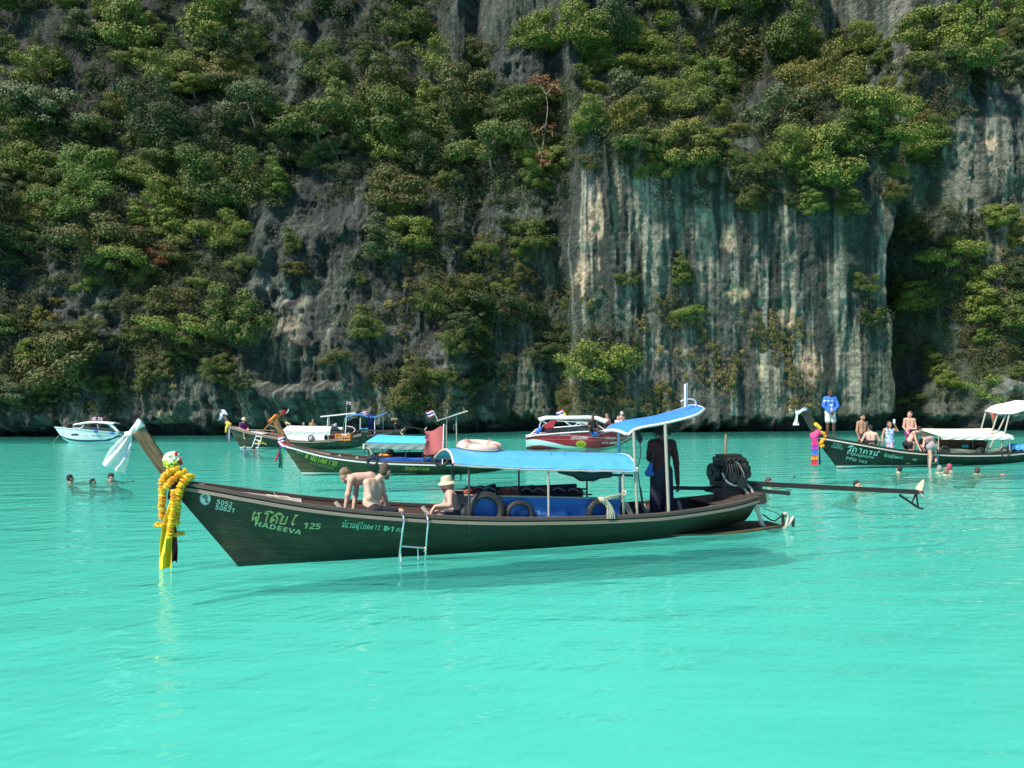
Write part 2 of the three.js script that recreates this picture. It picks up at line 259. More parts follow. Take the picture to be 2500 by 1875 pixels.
// crown of about unit radius around (0, 0.55, 0.3), base of the trunk at the origin
function makeTree(name, kind) {
  const root = new THREE.Group(); root.name = name;
  const L = [], limbs = [], lobes = [], wide = kind === 'umbrella' ? 1.2 : kind === 'column' ? 0.62 : 0.95, tall = kind === 'umbrella' ? 0.55 : kind === 'column' ? 1.2 : 0.78, n = kind === 'umbrella' ? 20 : 27;
  for (let i = 0; i < n; i++) { const a = i * 2.4 + rr(-0.8, 0.8), d = Math.sqrt((i + 0.5) / n) * rr(0.7, 1.25), h = rr(-0.9, 0.8) * Math.sqrt(Math.max(0.15, 1 - d * d * 0.7)); lobes.push([V(Math.cos(a) * d * wide * 0.92, 0.52 + h * tall, 0.3 + Math.sin(a) * d * 0.6), rr(0.11, 0.30) * (rnd() < 0.25 ? 1.35 : 1)]); }
  for (const [c, r] of lobes) {
    const m = Math.round(2500 * r * r * 4 / (kind === 'loose' ? 2 : 1.2) + 26);
    for (let i = 0; i < m; i++) { const d = V(rr(-1, 1), rr(-0.8, 1), rr(-1, 1)); if (d.length() < 0.1) continue; d.normalize(); const q = c.clone().add(V(d.x * r * 1.25, d.y * r * (kind === 'umbrella' ? 0.58 : 0.72), d.z * r).multiplyScalar(rr(0.55, 1.15) + (rnd() < 0.12 ? rr(0.1, 0.6) : 0))); L.push([q, d.add(V(0, 0.3, 0))]); }
  }
  const trunkTop = V(rr(-0.12, 0.12), 0.42, 0.22);
  limbs.push(taper([V(0, -0.15, -0.12), V(rr(-0.05, 0.05), 0.15, 0.12), trunkTop], 0.055, 0.035, 6));
  for (let i = 0; i < 5; i++) { const c = lobes[(i * 3) % n][0]; limbs.push(taper([trunkTop.clone().lerp(V(0, 0.2, 0.1), i * 0.12), trunkTop.clone().lerp(c, 0.5).add(V(0, -0.06, 0)), c], 0.026, 0.008, 5)); }
  part('trunk', limbs, barkMat, root); part('crown', leaves(L, kind === 'fine' ? 0.03 : 0.038), LEAF.mid, root);
  return root;
}
const TREES = ['round', 'round', 'umbrella', 'loose', 'column', 'fine', 'round', 'umbrella'].map((k) => makeTree('cliff_tree', k));
const outward = (p) => { const e = 0.6; return V(-(cliffZ(p.x + e, p.y) - cliffZ(p.x - e, p.y)) / (2 * e), -(cliffZ(p.x, p.y + e) - cliffZ(p.x, p.y - e)) / (2 * e), 1).normalize(); };
function plant(px, py, r, tone, proto, label, group, name = 'cliff_tree', cat = 'tree') {     // crown centre and radius in photograph pixels
  const foot = castCliff(px, py + r * 0.6), R = 1.22 * r / FOC * Math.hypot(foot.z, 1), o = TREES[proto].clone();
  o.name = numbered(name); o.position.copy(foot); o.scale.set(R * rr(0.85, 1.25), R * rr(0.8, 1.2), R * rr(0.8, 1.1)); o.rotation.y = rr(-0.7, 0.7) ; o.rotation.z = rr(-0.3, 0.3);
  o.children[1].material = LEAF[tone]; scene.add(o); return tag(o, label, cat, group);
}
const NOTED = [
  [185, 872, 88, 'olive', 0, 'big domed grey-green bush on the low ledge above the blue and white speedboat'],
  [222, 700, 30, 'lime', 2, 'small flat-topped lime green tree alone on the dark rock at lower left'],
  [140, 735, 15, 'yellow', 7, 'tiny yellowish tuft above the two white streaks on dark rock at left'],
  [400, 165, 48, 'bright', 3, 'pale green slender tree with a bare white stem in the upper left wood'],
  [90, 172, 55, 'bright', 3, 'feathery light green tree on the dark rock edge at the upper left'],
  [320, 70, 62, 'bright', 6, 'light green tree below the dark hollow at the top left'],
  [480, 330, 75, 'dark', 5, 'dark round dome of creeper in the middle of the left wood'],
  [590, 165, 36, 'yellow', 5, 'yellow-tinged round tree in the upper left wood'],
  [100, 495, 60, 'yellow', 5, 'yellowish bush low on the left edge of the wood'],
  [410, 530, 46, 'bright', 4, 'upright dense bright green tree in the left wood beside bare grey twigs'],
  [570, 560, 62, 'bright', 5, 'soft feathery light green bush at the right end of the left wood'],
  [540, 440, 80, 'mid', 5, 'long drooping bush over the steep rock beside the left wood'],
  [715, 590, 26, 'mid', 4, 'lone thin tree sprouting on the dark rock left of the pale patch'],
  [305, 635, 58, 'bright', 2, 'bright spreading tree above the lower slope of the left wood'],
  [430, 800, 70, 'bright', 2, 'layered light green tree on the slope above the far left bow of the moored boats'],
  [400, 625, 28, 'rust', 5, 'small reddish-brown shrub in the lower left wood'],
  [345, 580, 24, 'rust', 3, 'brownish withered shrub in the middle of the left wood'],
  [520, 905, 36, 'mid', 5, 'low rounded shrub near the cliff foot left of the pale patch'],
  [595, 930, 28, 'dark', 1, 'small dark shrub low beside the rounded ledge'],
  [1165, 130, 40, 'olive', 1, 'round-headed tree standing before the bare grey rock at the top'],
  [1200, 370, 74, 'mid', 2, 'broad layered tree in the middle of the cliff, left of the bare hanging tree'],
  [965, 475, 55, 'olive', 0, 'round olive tree alone on the dark central rock'],
  [940, 580, 60, 'grey', 4, 'tall grey-green bush growing down the central rock'],
  [1330, 80, 55, 'bright', 6, 'bright tree at the top right of the bare grey rock'],
  [1405, 75, 60, 'bright', 0, 'domed bright green tree at the top centre-right'],
  [1500, 45, 62, 'grey', 1, 'tall pale tree on the skyline edge right of the centre'],
  [1560, 80, 66, 'bright', 5, 'feathery yellow-green tree at the top over the streaked face'],
  [1650, 230, 70, 'bright', 5, 'soft light green bushy tree over the middle of the streaked face'],
  [1420, 330, 46, 'olive', 3, 'thin-leaved tree on the left shoulder of the streaked face'],
  [1555, 345, 60, 'mid', 2, 'spreading tree hanging over the top of the streaked face'],
  [1745, 185, 58, 'lime', 6, 'compact vivid green tree right of the middle of the wood above the streaked face'],
  [1740, 240, 40, 'dark', 4, 'deep green leafy tree under the vivid green one above the streaked face'],
  [1925, 90, 75, 'mid', 1, 'large round tree below the bare rock at the top right'],
  [2065, 110, 48, 'olive', 1, 'dark domed tree beside the bare white trunk'],
  [2010, 195, 62, 'yellow', 5, 'yellow-leaved tree in the middle of the wood at upper right'],
  [1945, 165, 38, 'yellow', 3, 'smaller golden-leaved tree left of the large yellow one'],
  [2270, 75, 72, 'bright', 6, 'bright broad tree at the top right, right of the bare white trunk'],
  [2290, 160, 55, 'mid', 2, 'dark flat-topped tree on the edge of the wood at upper right'],
  [1880, 275, 70, 'grey', 3, 'pale soft tree hanging above the right part of the streaked face'],
  [2160, 345, 46, 'bright', 2, 'small layered tree jutting over the right corner of the streaked face'],
  [2250, 270, 40, 'yellow', 5, 'golden-green shrub at the right edge of the wood above the recess'],
  [1725, 330, 36, 'bright', 7, 'small light green tree at the lip of the streaked face'],
  [1565, 420, 24, 'lime', 3, 'small green tuft hanging on the upper streaked face'],
  [1660, 660, 34, 'mid', 4, 'tall green shrub growing in the gully left of the streaked columns'],
  [1690, 765, 30, 'lime', 7, 'bright green shrub at the foot of the gully in the streaked face'],
  [2310, 630, 56, 'bright', 2, 'bright spreading tree in the shaded hollow at right'],
  [2385, 675, 46, 'bright', 3, 'second bright tree in the hollow, nearer the right edge'],
  [2440, 945, 52, 'lime', 3, 'light green bush on top of the pale outcrop at right'],
  [2490, 570, 40, 'yellow', 3, 'yellow-green bush at the right edge half way up'],
  [1440, 880, 66, 'bright', 3, 'loose light green bush low above the red speedboat'],
  [1010, 950, 56, 'olive', 1, 'overhanging olive bush near the cliff foot behind the moored boats'],
  [1110, 690, 48, 'olive', 3, 'olive bush half way up the central rock'],
  [1165, 810, 26, 'bright', 7, 'small bright bush low on the shaded central rock'],
  [1160, 700, 28, 'mid', 1, 'round small tree on the right of the central rock'],
  [825, 255, 45, 'lime', 4, 'vivid green tree on the left edge of the bare dark rock'],
];
for (const [x, y, r, tone, proto, label] of NOTED) plant(x, y, r, tone, proto, label, null, r < 30 || /bush|shrub|tuft|creeper/.test(label) ? 'cliff_shrub' : 'cliff_tree', /bush|shrub|tuft|creeper/.test(label) ? 'shrub' : 'tree');
// the woods between them: density by 100-pixel cells of the photograph, 0 none .. 9 closed canopy
const DENS = [
  '3335754557720003677301476',
  '3478889976740157899988477',
  '6899999887478899999999830',
  '9999997747899889999998600',
  '9999994136786401234522001',
  '9999981023433100000000332',
  '5479970112344201000002442',
  '5119970013444310200002334',
  '3726630011252432000001245',
  '4532121003511240000000124',
  '1100000000110010000000010'];
const dens = (x, y) => { const i = clamp(Math.floor(x / 100), 0, 24), j = clamp(Math.floor(y / 100), 0, 10); return +DENS[j][i]; };
const taken = NOTED.map(([x, y, r]) => [x, y, r]);
const ZONES = [[0, 830, 0, 260, 'the upper left wood'], [0, 830, 260, 520, 'the middle left wood'], [0, 830, 520, 1060, 'the lower left slope'], [830, 1400, 0, 300, 'the upper middle cliff'], [830, 1400, 300, 1060, 'the shaded middle rock'], [1400, 1800, 0, 420, 'the left clifftop ledge'], [1800, 2500, 0, 420, 'the right clifftop ledge'], [1400, 2160, 420, 1060, 'the streaked rock face'], [2160, 2500, 420, 1060, 'the hollow at right']];
const TW = { mid: 'mid green', bright: 'light green', dark: 'dark green', grey: 'grey-green', olive: 'olive green', yellow: 'yellow-green', dry: 'grey-brown', lime: 'vivid green' };
const FORM = { 0: 'rounded', 1: 'rounded', 2: 'flat-topped', 3: 'loose-leaved', 4: 'upright', 5: 'feathery', 6: 'rounded', 7: 'flat-topped' };
const labels = new Set();
for (let k = 0, made = 0; k < 12000 && made < 236; k++) {
  const x = rr(-20, 2520), y = rr(-30, 980), d = dens(x, y); if (rnd() * 8 > d) continue;
  if (box(x, 620, 820, 4) * box(y, 660, 960, 4) > 0.5) continue;
  const r = lerp(22, 80, Math.pow(rnd(), 1.3)) * (d > 6 ? 1 : 0.7) * (y > 800 ? 0.8 : 1);
  if (taken.some(([a, b, c]) => Math.hypot(a - x, (b - y) * 1.25) < (c + r) * 0.60)) continue;
  const right = x > 1250 && y < 420, t = rnd(), tone = right ? (t < 0.36 ? 'mid' : t < 0.72 ? 'bright' : t < 0.8 ? 'olive' : t < 0.88 ? 'dark' : t < 0.94 ? 'grey' : t < 0.97 ? 'yellow' : 'lime') : (t < 0.40 ? 'mid' : t < 0.58 ? 'bright' : t < 0.68 ? 'olive' : t < 0.88 ? 'dark' : t < 0.95 ? 'grey' : t < 0.975 ? 'yellow' : 'lime'), proto = Math.floor(rnd() * 8);
  const Z = ZONES.find(([a, b, c, e]) => clamp(x, 0, 2499) >= a && clamp(x, 0, 2499) < b && clamp(y, 0, 1059) >= c && clamp(y, 0, 1059) < e), zone = Z[4], where = ['high', 'half way up', 'low'][clamp(Math.floor(3 * (y - Z[2]) / (Z[3] - Z[2])), 0, 2)] + [' left', ' centre', ' right'][clamp(Math.floor(3 * (x - Z[0]) / (Z[1] - Z[0])), 0, 2)];
  const label = `${r < 36 ? 'small' : r < 48 ? 'middling' : 'large'} ${FORM[proto]} ${TW[tone]} tree ${where} in ${zone}`;
  if (labels.has(label)) continue;
  labels.add(label); taken.push([x, y, r]); made++;
  plant(x, y, r, tone, proto, label, `trees on ${zone}`);
}
// low growth between the trees: leafy clumps nobody could count
{
  const clump = (n, flat, s) => { const L = []; for (let i = 0; i < n; i++) { const d = V(rr(-1, 1), rr(-0.5, 1), rr(-0.3, 1)).normalize(); L.push([V(d.x, d.y * flat, d.z * 0.7).multiplyScalar(rr(0.5, 1.05)), d]); } return leaves(L, s); };
  const grassy = (n) => { const L = []; for (let i = 0; i < n; i++) { const d = V(rr(-0.7, 0.7), rr(-0.9, 0.5), rr(0.1, 1)).normalize(); L.push([d.clone().multiplyScalar(rr(0.2, 1)), d]); } return leaves(L, 0.2, 0.6); };
  const im = new THREE.MeshPhysicalMaterial({ color: 0xffffff, roughness: 0.7, side: THREE.DoubleSide, vertexColors: true, transmission: 0.15, thickness: 0, specularIntensity: 0.4 });
  const kinds = [[clump(130, 0.75, 0.12), 5200, 'undergrowth', 'low leafy undergrowth covering the cliff between the trees', 0.35, 1.0, 2], [clump(95, 1.3, 0.10), 2600, 'hanging_creeper', 'creepers and small leaves hanging down the rock', 0.35, 0.9, 1], [grassy(40), 1500, 'dry_grass_tufts', 'dry yellowish grass tufts clinging to the rock', 0.18, 0.5, 0]];
  const M = new THREE.Matrix4(), Q = new THREE.Quaternion(), col = new THREE.Color();
  for (const [g, count, nm, lab, s0, s1, min] of kinds) {
    const m = new THREE.InstancedMesh(g, im, count); m.name = nm; m.castShadow = m.receiveShadow = true; tag(m, lab, nm === 'dry_grass_tufts' ? 'grass' : 'undergrowth', null, 'stuff'); let i = 0;
    while (i < count) {
      const x = rr(-60, 2560), y = rr(-60, 1020), d = dens(x, y);
      let ok = d > min && rnd() * 7 < d;
      if (nm === 'dry_grass_tufts') { const w = box(x, 1390, 1980, 40) * box(y, 720 + 0.2 * Math.max(0, x - 1600), 1000, 30) + 0.8 * box(x, 2340, 2500, 30) * box(y, 500, 920, 30) + 0.7 * box(x, 930, 1250, 40) * box(y, 540, 1000, 30) + 0.4 * box(x, 0, 600, 40) * box(y, 850, 1010, 20); ok = rnd() < w * sst(-0.1, 0.35, fbm(x / 60, y / 90, 3, 200)); }
      else if (nm === 'hanging_creeper') ok = d > 0 && rnd() * 6 < d && fbm(x / 70, y / 90, 3, 210) > -0.05;
      else ok = ok && fbm(x / 80, y / 80, 3, 205) > -0.22;
      if (!ok && rnd() > 0.002) continue; if (!ok) { i += 0; continue; }
      const p = castCliff(x, y); if (p.y < 1.5) continue;
      const s = rr(s0, s1); p.z += s * 0.15;
      M.compose(p, Q.setFromEuler(new THREE.Euler(rr(-0.4, 0.4), rr(-1, 1), rr(-0.5, 0.5))), V(s * rr(0.8, 1.4), s * (nm === 'hanging_creeper' ? rr(0.9, 1.9) : rr(0.7, 1.1)), s * 0.8)); m.setMatrixAt(i, M);
      const t = rnd(), k = rr(0.65, 1.25);
      if (nm === 'dry_grass_tufts') t < 0.6 ? col.setRGB(0.20 * k, 0.17 * k, 0.05 * k) : col.setRGB(0.15 * k, 0.12 * k, 0.07 * k);
      else t < 0.45 ? col.setRGB(0.062 * k, 0.082 * k, 0.024 * k) : t < 0.72 ? col.setRGB(0.036 * k, 0.05 * k, 0.019 * k) : t < 0.90 ? col.setRGB(0.08 * k, 0.082 * k, 0.034 * k) : col.setRGB(0.075 * k, 0.075 * k, 0.042 * k);
      m.setColorAt(i, col); i++;
    }
    scene.add(m);
  }
}
// a dying red-leaved tree hanging down the rock, and a bare white trunk at the top
{
  const at = (x, y, d = 1.5) => { const p = castCliff(x, y); p.z += d * 1.35; return p; };
  const foot = at(1325, 430, 0.6), o = thing('withered_tree', 'half-dead tree with rusty red leaves and a thin bare trunk down the cliff', 'tree', foot), L = (x, y, d) => at(x, y, d).sub(foot);
  const top = L(1330, 262, 2.2);
  part('trunk', [taper([L(1318, 430, 0.3), L(1322, 385, 1.2), L(1330, 325, 1.8), L(1334, 290, 2), top], 0.055, 0.035), taper([L(1328, 330, 1.8), L(1310, 345, 1.9), L(1292, 350, 1.8), L(1296, 380, 1.6)], 0.06, 0.02, 5), taper([L(1326, 340, 1.8), L(1342, 348, 1.9), L(1346, 358, 1.9)], 0.05, 0.02, 5), taper([L(1320, 390, 1.2), L(1290, 345, 1.9), L(1280, 342, 1.9)], 0.04, 0.015, 5), taper([top, L(1310, 235, 2.4), L(1292, 225, 2.4)], 0.05, 0.015, 5), taper([top, L(1350, 245, 2.4), L(1366, 258, 2.4)], 0.05, 0.015, 5)], std([0.26, 0.2, 0.15], 0.85), o);
  const pts = []; for (const [cx, cy, r, n] of [[1300, 228, 18, 110], [1322, 222, 18, 110], [1345, 240, 22, 160], [1360, 255, 14, 90], [1335, 340, 20, 60], [1298, 345, 18, 50], [1320, 400, 18, 60], [1328, 420, 18, 60]]) for (let i = 0; i < n; i++) { const c = L(cx, cy, 2); pts.push([c.add(V(rr(-1, 1), rr(-0.6, 0.6), rr(-1, 1)).multiplyScalar(r / 31)), V(0, 0.6, 0.6)]); }
  part('crown', leaves(pts, 0.13), LEAF.rust, o);
  const f2 = at(2110, 165, 0.3), w = thing('bare_white_trunk', 'bare leaning white tree trunk with thin twigs at the top right', 'tree', f2), L2 = (x, y, d) => at(x, y, d).sub(f2);
  const top2 = atDepth(2141, 45, -f2.z).sub(f2), mid2 = atDepth(2128, 100, -f2.z).sub(f2);
  part('trunk', [taper([V(0, -0.4, 0), mid2, top2], 0.13, 0.05), taper([atDepth(2121, 130, -f2.z).sub(f2), atDepth(2140, 108, -f2.z).sub(f2), atDepth(2154, 82, -f2.z).sub(f2)], 0.05, 0.015, 5), taper([atDepth(2126, 110, -f2.z).sub(f2), atDepth(2112, 96, -f2.z).sub(f2)], 0.03, 0.01, 5)], std([0.6, 0.56, 0.5], 0.8), w);
}
// ---------------------------------------------------------------- bodies: smooth union of tapered capsules and ellipsoids, meshed by surface nets
const cap = (a, b, ra, rb = ra) => ({ a: vv(a), b: vv(b), ra, rb });
const ell = (c, rx, ry, rz, q) => ({ c: vv(c), r: V(rx, ry, rz), q });
function polygonize(prims, cell, k, color) {
  const lo = V(1e9, 1e9, 1e9), hi = V(-1e9, -1e9, -1e9);
  for (const p of prims) {
    if (p.c) { const m = Math.max(p.r.x, p.r.y, p.r.z); p.lo = p.c.clone().subScalar(m); p.hi = p.c.clone().addScalar(m); p.qi = p.q ? p.q.clone().invert() : null; }
    else { const m = Math.max(p.ra, p.rb); p.lo = p.a.clone().min(p.b).subScalar(m); p.hi = p.a.clone().max(p.b).addScalar(m); p.d = p.b.clone().sub(p.a); p.l2 = Math.max(1e-9, p.d.lengthSq()); }
    lo.min(p.lo); hi.max(p.hi);
  }
  lo.subScalar(2.5 * cell); hi.addScalar(2.5 * cell);
  const nx = Math.ceil((hi.x - lo.x) / cell) + 1, ny = Math.ceil((hi.y - lo.y) / cell) + 1, nz = Math.ceil((hi.z - lo.z) / cell) + 1, F = new Float32Array(nx * ny * nz).fill(9);
  const m = k + 2 * cell, q = V();
  for (const p of prims) {
    const i0 = Math.max(0, Math.floor((p.lo.x - m - lo.x) / cell)), i1 = Math.min(nx - 1, Math.ceil((p.hi.x + m - lo.x) / cell)), j0 = Math.max(0, Math.floor((p.lo.y - m - lo.y) / cell)), j1 = Math.min(ny - 1, Math.ceil((p.hi.y + m - lo.y) / cell)), k0 = Math.max(0, Math.floor((p.lo.z - m - lo.z) / cell)), k1 = Math.min(nz - 1, Math.ceil((p.hi.z + m - lo.z) / cell));
    for (let kk = k0; kk <= k1; kk++) for (let j = j0; j <= j1; j++) for (let i = i0; i <= i1; i++) {
      const x = lo.x + i * cell, y = lo.y + j * cell, z = lo.z + kk * cell; let d;
      if (p.c) { q.set(x - p.c.x, y - p.c.y, z - p.c.z); if (p.qi) q.applyQuaternion(p.qi); const a = Math.hypot(q.x / p.r.x, q.y / p.r.y, q.z / p.r.z), b = Math.hypot(q.x / p.r.x ** 2, q.y / p.r.y ** 2, q.z / p.r.z ** 2); d = b < 1e-6 ? -Math.min(p.r.x, p.r.y, p.r.z) : a * (a - 1) / b; }
      else { const t = clamp(((x - p.a.x) * p.d.x + (y - p.a.y) * p.d.y + (z - p.a.z) * p.d.z) / p.l2); d = Math.hypot(x - p.a.x - p.d.x * t, y - p.a.y - p.d.y * t, z - p.a.z - p.d.z * t) - lerp(p.ra, p.rb, t); }
      const n = (kk * ny + j) * nx + i, o = F[n], kp = p.k ?? k, h = Math.max(kp - Math.abs(o - d), 0) / kp; F[n] = Math.min(o, d) - h * h * kp / 4;
    }
  }
  const id = new Int32Array(nx * ny * nz).fill(-1), pos = [], nor = [], idx = [], at = (i, j, kk) => (kk * ny + j) * nx + i;
  const E = [[0, 1], [2, 3], [4, 5], [6, 7], [0, 2], [1, 3], [4, 6], [5, 7], [0, 4], [1, 5], [2, 6], [3, 7]];
  for (let kk = 0; kk < nz - 1; kk++) for (let j = 0; j < ny - 1; j++) for (let i = 0; i < nx - 1; i++) {
    const c = [0, 1, 2, 3, 4, 5, 6, 7].map((b) => F[at(i + (b & 1), j + (b >> 1 & 1), kk + (b >> 2))]); let mask = 0; for (let b = 0; b < 8; b++) if (c[b] < 0) mask |= 1 << b; if (!mask || mask === 255) continue;
    let sx = 0, sy = 0, sz = 0, n = 0;
    for (const [a, b] of E) if ((c[a] < 0) !== (c[b] < 0)) { const t = c[a] / (c[a] - c[b]); sx += lerp(a & 1, b & 1, t); sy += lerp(a >> 1 & 1, b >> 1 & 1, t); sz += lerp(a >> 2, b >> 2, t); n++; }
    id[at(i, j, kk)] = pos.length / 3; pos.push(lo.x + (i + sx / n) * cell, lo.y + (j + sy / n) * cell, lo.z + (kk + sz / n) * cell);
    const fx = sx / n, fy = sy / n, fz = sz / n, mixx = (a, b, t) => a + (b - a) * t;
    const g = V(mixx(mixx(c[1] - c[0], c[3] - c[2], fy), mixx(c[5] - c[4], c[7] - c[6], fy), fz), mixx(mixx(c[2] - c[0], c[3] - c[1], fx), mixx(c[6] - c[4], c[7] - c[5], fx), fz), mixx(mixx(c[4] - c[0], c[5] - c[1], fx), mixx(c[6] - c[2], c[7] - c[3], fx), fy)).normalize(); nor.push(g.x, g.y, g.z);
  }
  const quad = (a, b, c, d, flip) => { if (a < 0 || b < 0 || c < 0 || d < 0) return; flip ? idx.push(a, c, b, a, d, c) : idx.push(a, b, c, a, c, d); };
  for (let kk = 1; kk < nz - 1; kk++) for (let j = 1; j < ny - 1; j++) for (let i = 1; i < nx - 1; i++) {
    const o = F[at(i, j, kk)] < 0;
    if (o !== F[at(i + 1, j, kk)] < 0) quad(id[at(i, j - 1, kk - 1)], id[at(i, j, kk - 1)], id[at(i, j, kk)], id[at(i, j - 1, kk)], !o);
    if (o !== F[at(i, j + 1, kk)] < 0) quad(id[at(i - 1, j, kk - 1)], id[at(i - 1, j, kk)], id[at(i, j, kk)], id[at(i, j, kk - 1)], !o);
    if (o !== F[at(i, j, kk + 1)] < 0) quad(id[at(i - 1, j - 1, kk)], id[at(i, j - 1, kk)], id[at(i, j, kk)], id[at(i - 1, j, kk)], !o);
  }
  const g = new THREE.BufferGeometry(); g.setAttribute('position', new THREE.Float32BufferAttribute(pos, 3)); g.setAttribute('normal', new THREE.Float32BufferAttribute(nor, 3)); g.setIndex(idx);
  if (color) { const col = [], c = [0, 0, 0]; for (let i = 0; i < pos.length; i += 3) { c[0] = c[1] = c[2] = 1; color(q.set(pos[i], pos[i + 1], pos[i + 2]), c); col.push(...c); } g.setAttribute('color', new THREE.Float32BufferAttribute(col, 3)); }
  return g;
}
const mergeC = (list) => mergeGeometries(list.map((g) => g.toNonIndexed()));
// head: origin at the middle of the skull, face along +z, chin down; q turns it
function headGeo(center, q, cell, beard) {
  const P = (x, y, z) => V(x, y, z).applyQuaternion(q).add(center), e = (x, y, z, a, b, c, k) => ({ ...ell(P(x, y, z), a, b, c, q), k });
  const prims = [e(0, 0.03, -0.012, 0.073, 0.09, 0.094), e(0, -0.045, 0.026, 0.054, 0.07, 0.062, 0.03), e(0, -0.095, 0.056, 0.028, 0.022, 0.024, 0.03), { ...cap(P(0, 0.004, 0.082), P(0, -0.034, 0.106), 0.009, 0.014), k: 0.012 }, e(-0.03, 0.018, 0.076, 0.026, 0.010, 0.012, 0.01), e(0.03, 0.018, 0.076, 0.026, 0.010, 0.012, 0.01), e(0, -0.064, 0.083, 0.022, 0.009, 0.008, 0.008), e(0.076, -0.012, -0.008, 0.012, 0.030, 0.02, 0.006), e(-0.076, -0.012, -0.008, 0.012, 0.030, 0.02, 0.006), e(0.043, -0.03, 0.06, 0.022, 0.02, 0.018, 0.02), e(-0.043, -0.03, 0.06, 0.022, 0.02, 0.018, 0.02)];
  const qi = q.clone().invert(), l = V();
  return polygonize(prims, cell, 0.02, (p, c) => {
    l.copy(p).sub(center).applyQuaternion(qi); const ex = Math.hypot(Math.abs(l.x) - 0.03, (l.y - 0.001) * 1.5), br = Math.hypot((Math.abs(l.x) - 0.031) * 0.5, (l.y - 0.024) * 1.6);
    if (l.z > 0.05 && ex < 0.014) { c[0] = c[1] = c[2] = 0.18; } else if (l.z > 0.05 && br < 0.012) { c[0] = 0.4; c[1] = c[2] = 0.35; }
    else if (l.z > 0.06 && Math.abs(l.x) < 0.024 && Math.abs(l.y + 0.064) < 0.009) { c[0] = 0.85; c[1] = c[2] = 0.55; }
    else if (beard && l.y < -0.045 && l.z > -0.02) { c[0] = 0.35; c[1] = c[2] = 0.3; }
    else if (l.z > 0.04 && l.y < 0) { c[1] = 0.92; c[2] = 0.9; }
  });
}
function handPrims(w, dir, palmN, curl, s = 1) {   // wrist, pointing direction, palm normal; five separate bent fingers
  const out = [], d = dir.clone().normalize(), n = palmN.clone().addScaledVector(d, -palmN.dot(d)).normalize(), x = V().crossVectors(d, n);
  const P = (a, b, c) => w.clone().addScaledVector(d, a * s).addScaledVector(x, b * s).addScaledVector(n, c * s);
  out.push({ ...cap(P(0, 0.012, 0), P(0.085, 0.028, 0), 0.02 * s, 0.016 * s) }, { ...cap(P(0, -0.012, 0), P(0.085, -0.028, 0), 0.02 * s, 0.016 * s) }, { ...cap(P(0.02, 0, 0), P(0.085, 0, 0), 0.02 * s, 0.017 * s) });
  for (let i = 0; i < 4; i++) { const b = (i - 1.5) * 0.0205, len = [0.062, 0.078, 0.073, 0.056][i]; let a = 0.088, c = 0, ang = 0; for (let j = 0; j < 3; j++) { const L = len * [0.45, 0.32, 0.27][j]; ang += curl * [0.7, 1, 0.8][j]; const a2 = a + L * Math.cos(ang), c2 = c + L * Math.sin(ang); out.push({ ...cap(P(a, b * (1 + 0.3 * a), c), P(a2, b * (1 + 0.3 * a2), c2), (0.0095 - j * 0.0008) * s), k: 0.003 }); a = a2; c = c2; } }
  out.push({ ...cap(P(0.02, -0.028, 0.004), P(0.055, -0.052, 0.014), 0.013 * s, 0.011 * s), k: 0.01 }, { ...cap(P(0.055, -0.052, 0.014), P(0.085, -0.056, 0.03), 0.0105 * s, 0.009 * s), k: 0.003 });
  return out;
}
const skinMat = new Map();
const skin = (c) => { const k = c.join(); if (!skinMat.has(k)) skinMat.set(k, new THREE.MeshPhysicalMaterial({ color: new THREE.Color().setRGB(...c), roughness: 0.55, vertexColors: true, specularIntensity: 0.5 })); return skinMat.get(k); };
const FAIR = [0.60, 0.39, 0.29], PINK = [0.58, 0.34, 0.25], TAN = [0.42, 0.24, 0.15], BROWN = [0.11, 0.06, 0.04];
const HAIRC = { brown: [0.075, 0.05, 0.032], dark: [0.02, 0.016, 0.014], sandy: [0.20, 0.145, 0.09], grey: [0.28, 0.25, 0.22] };
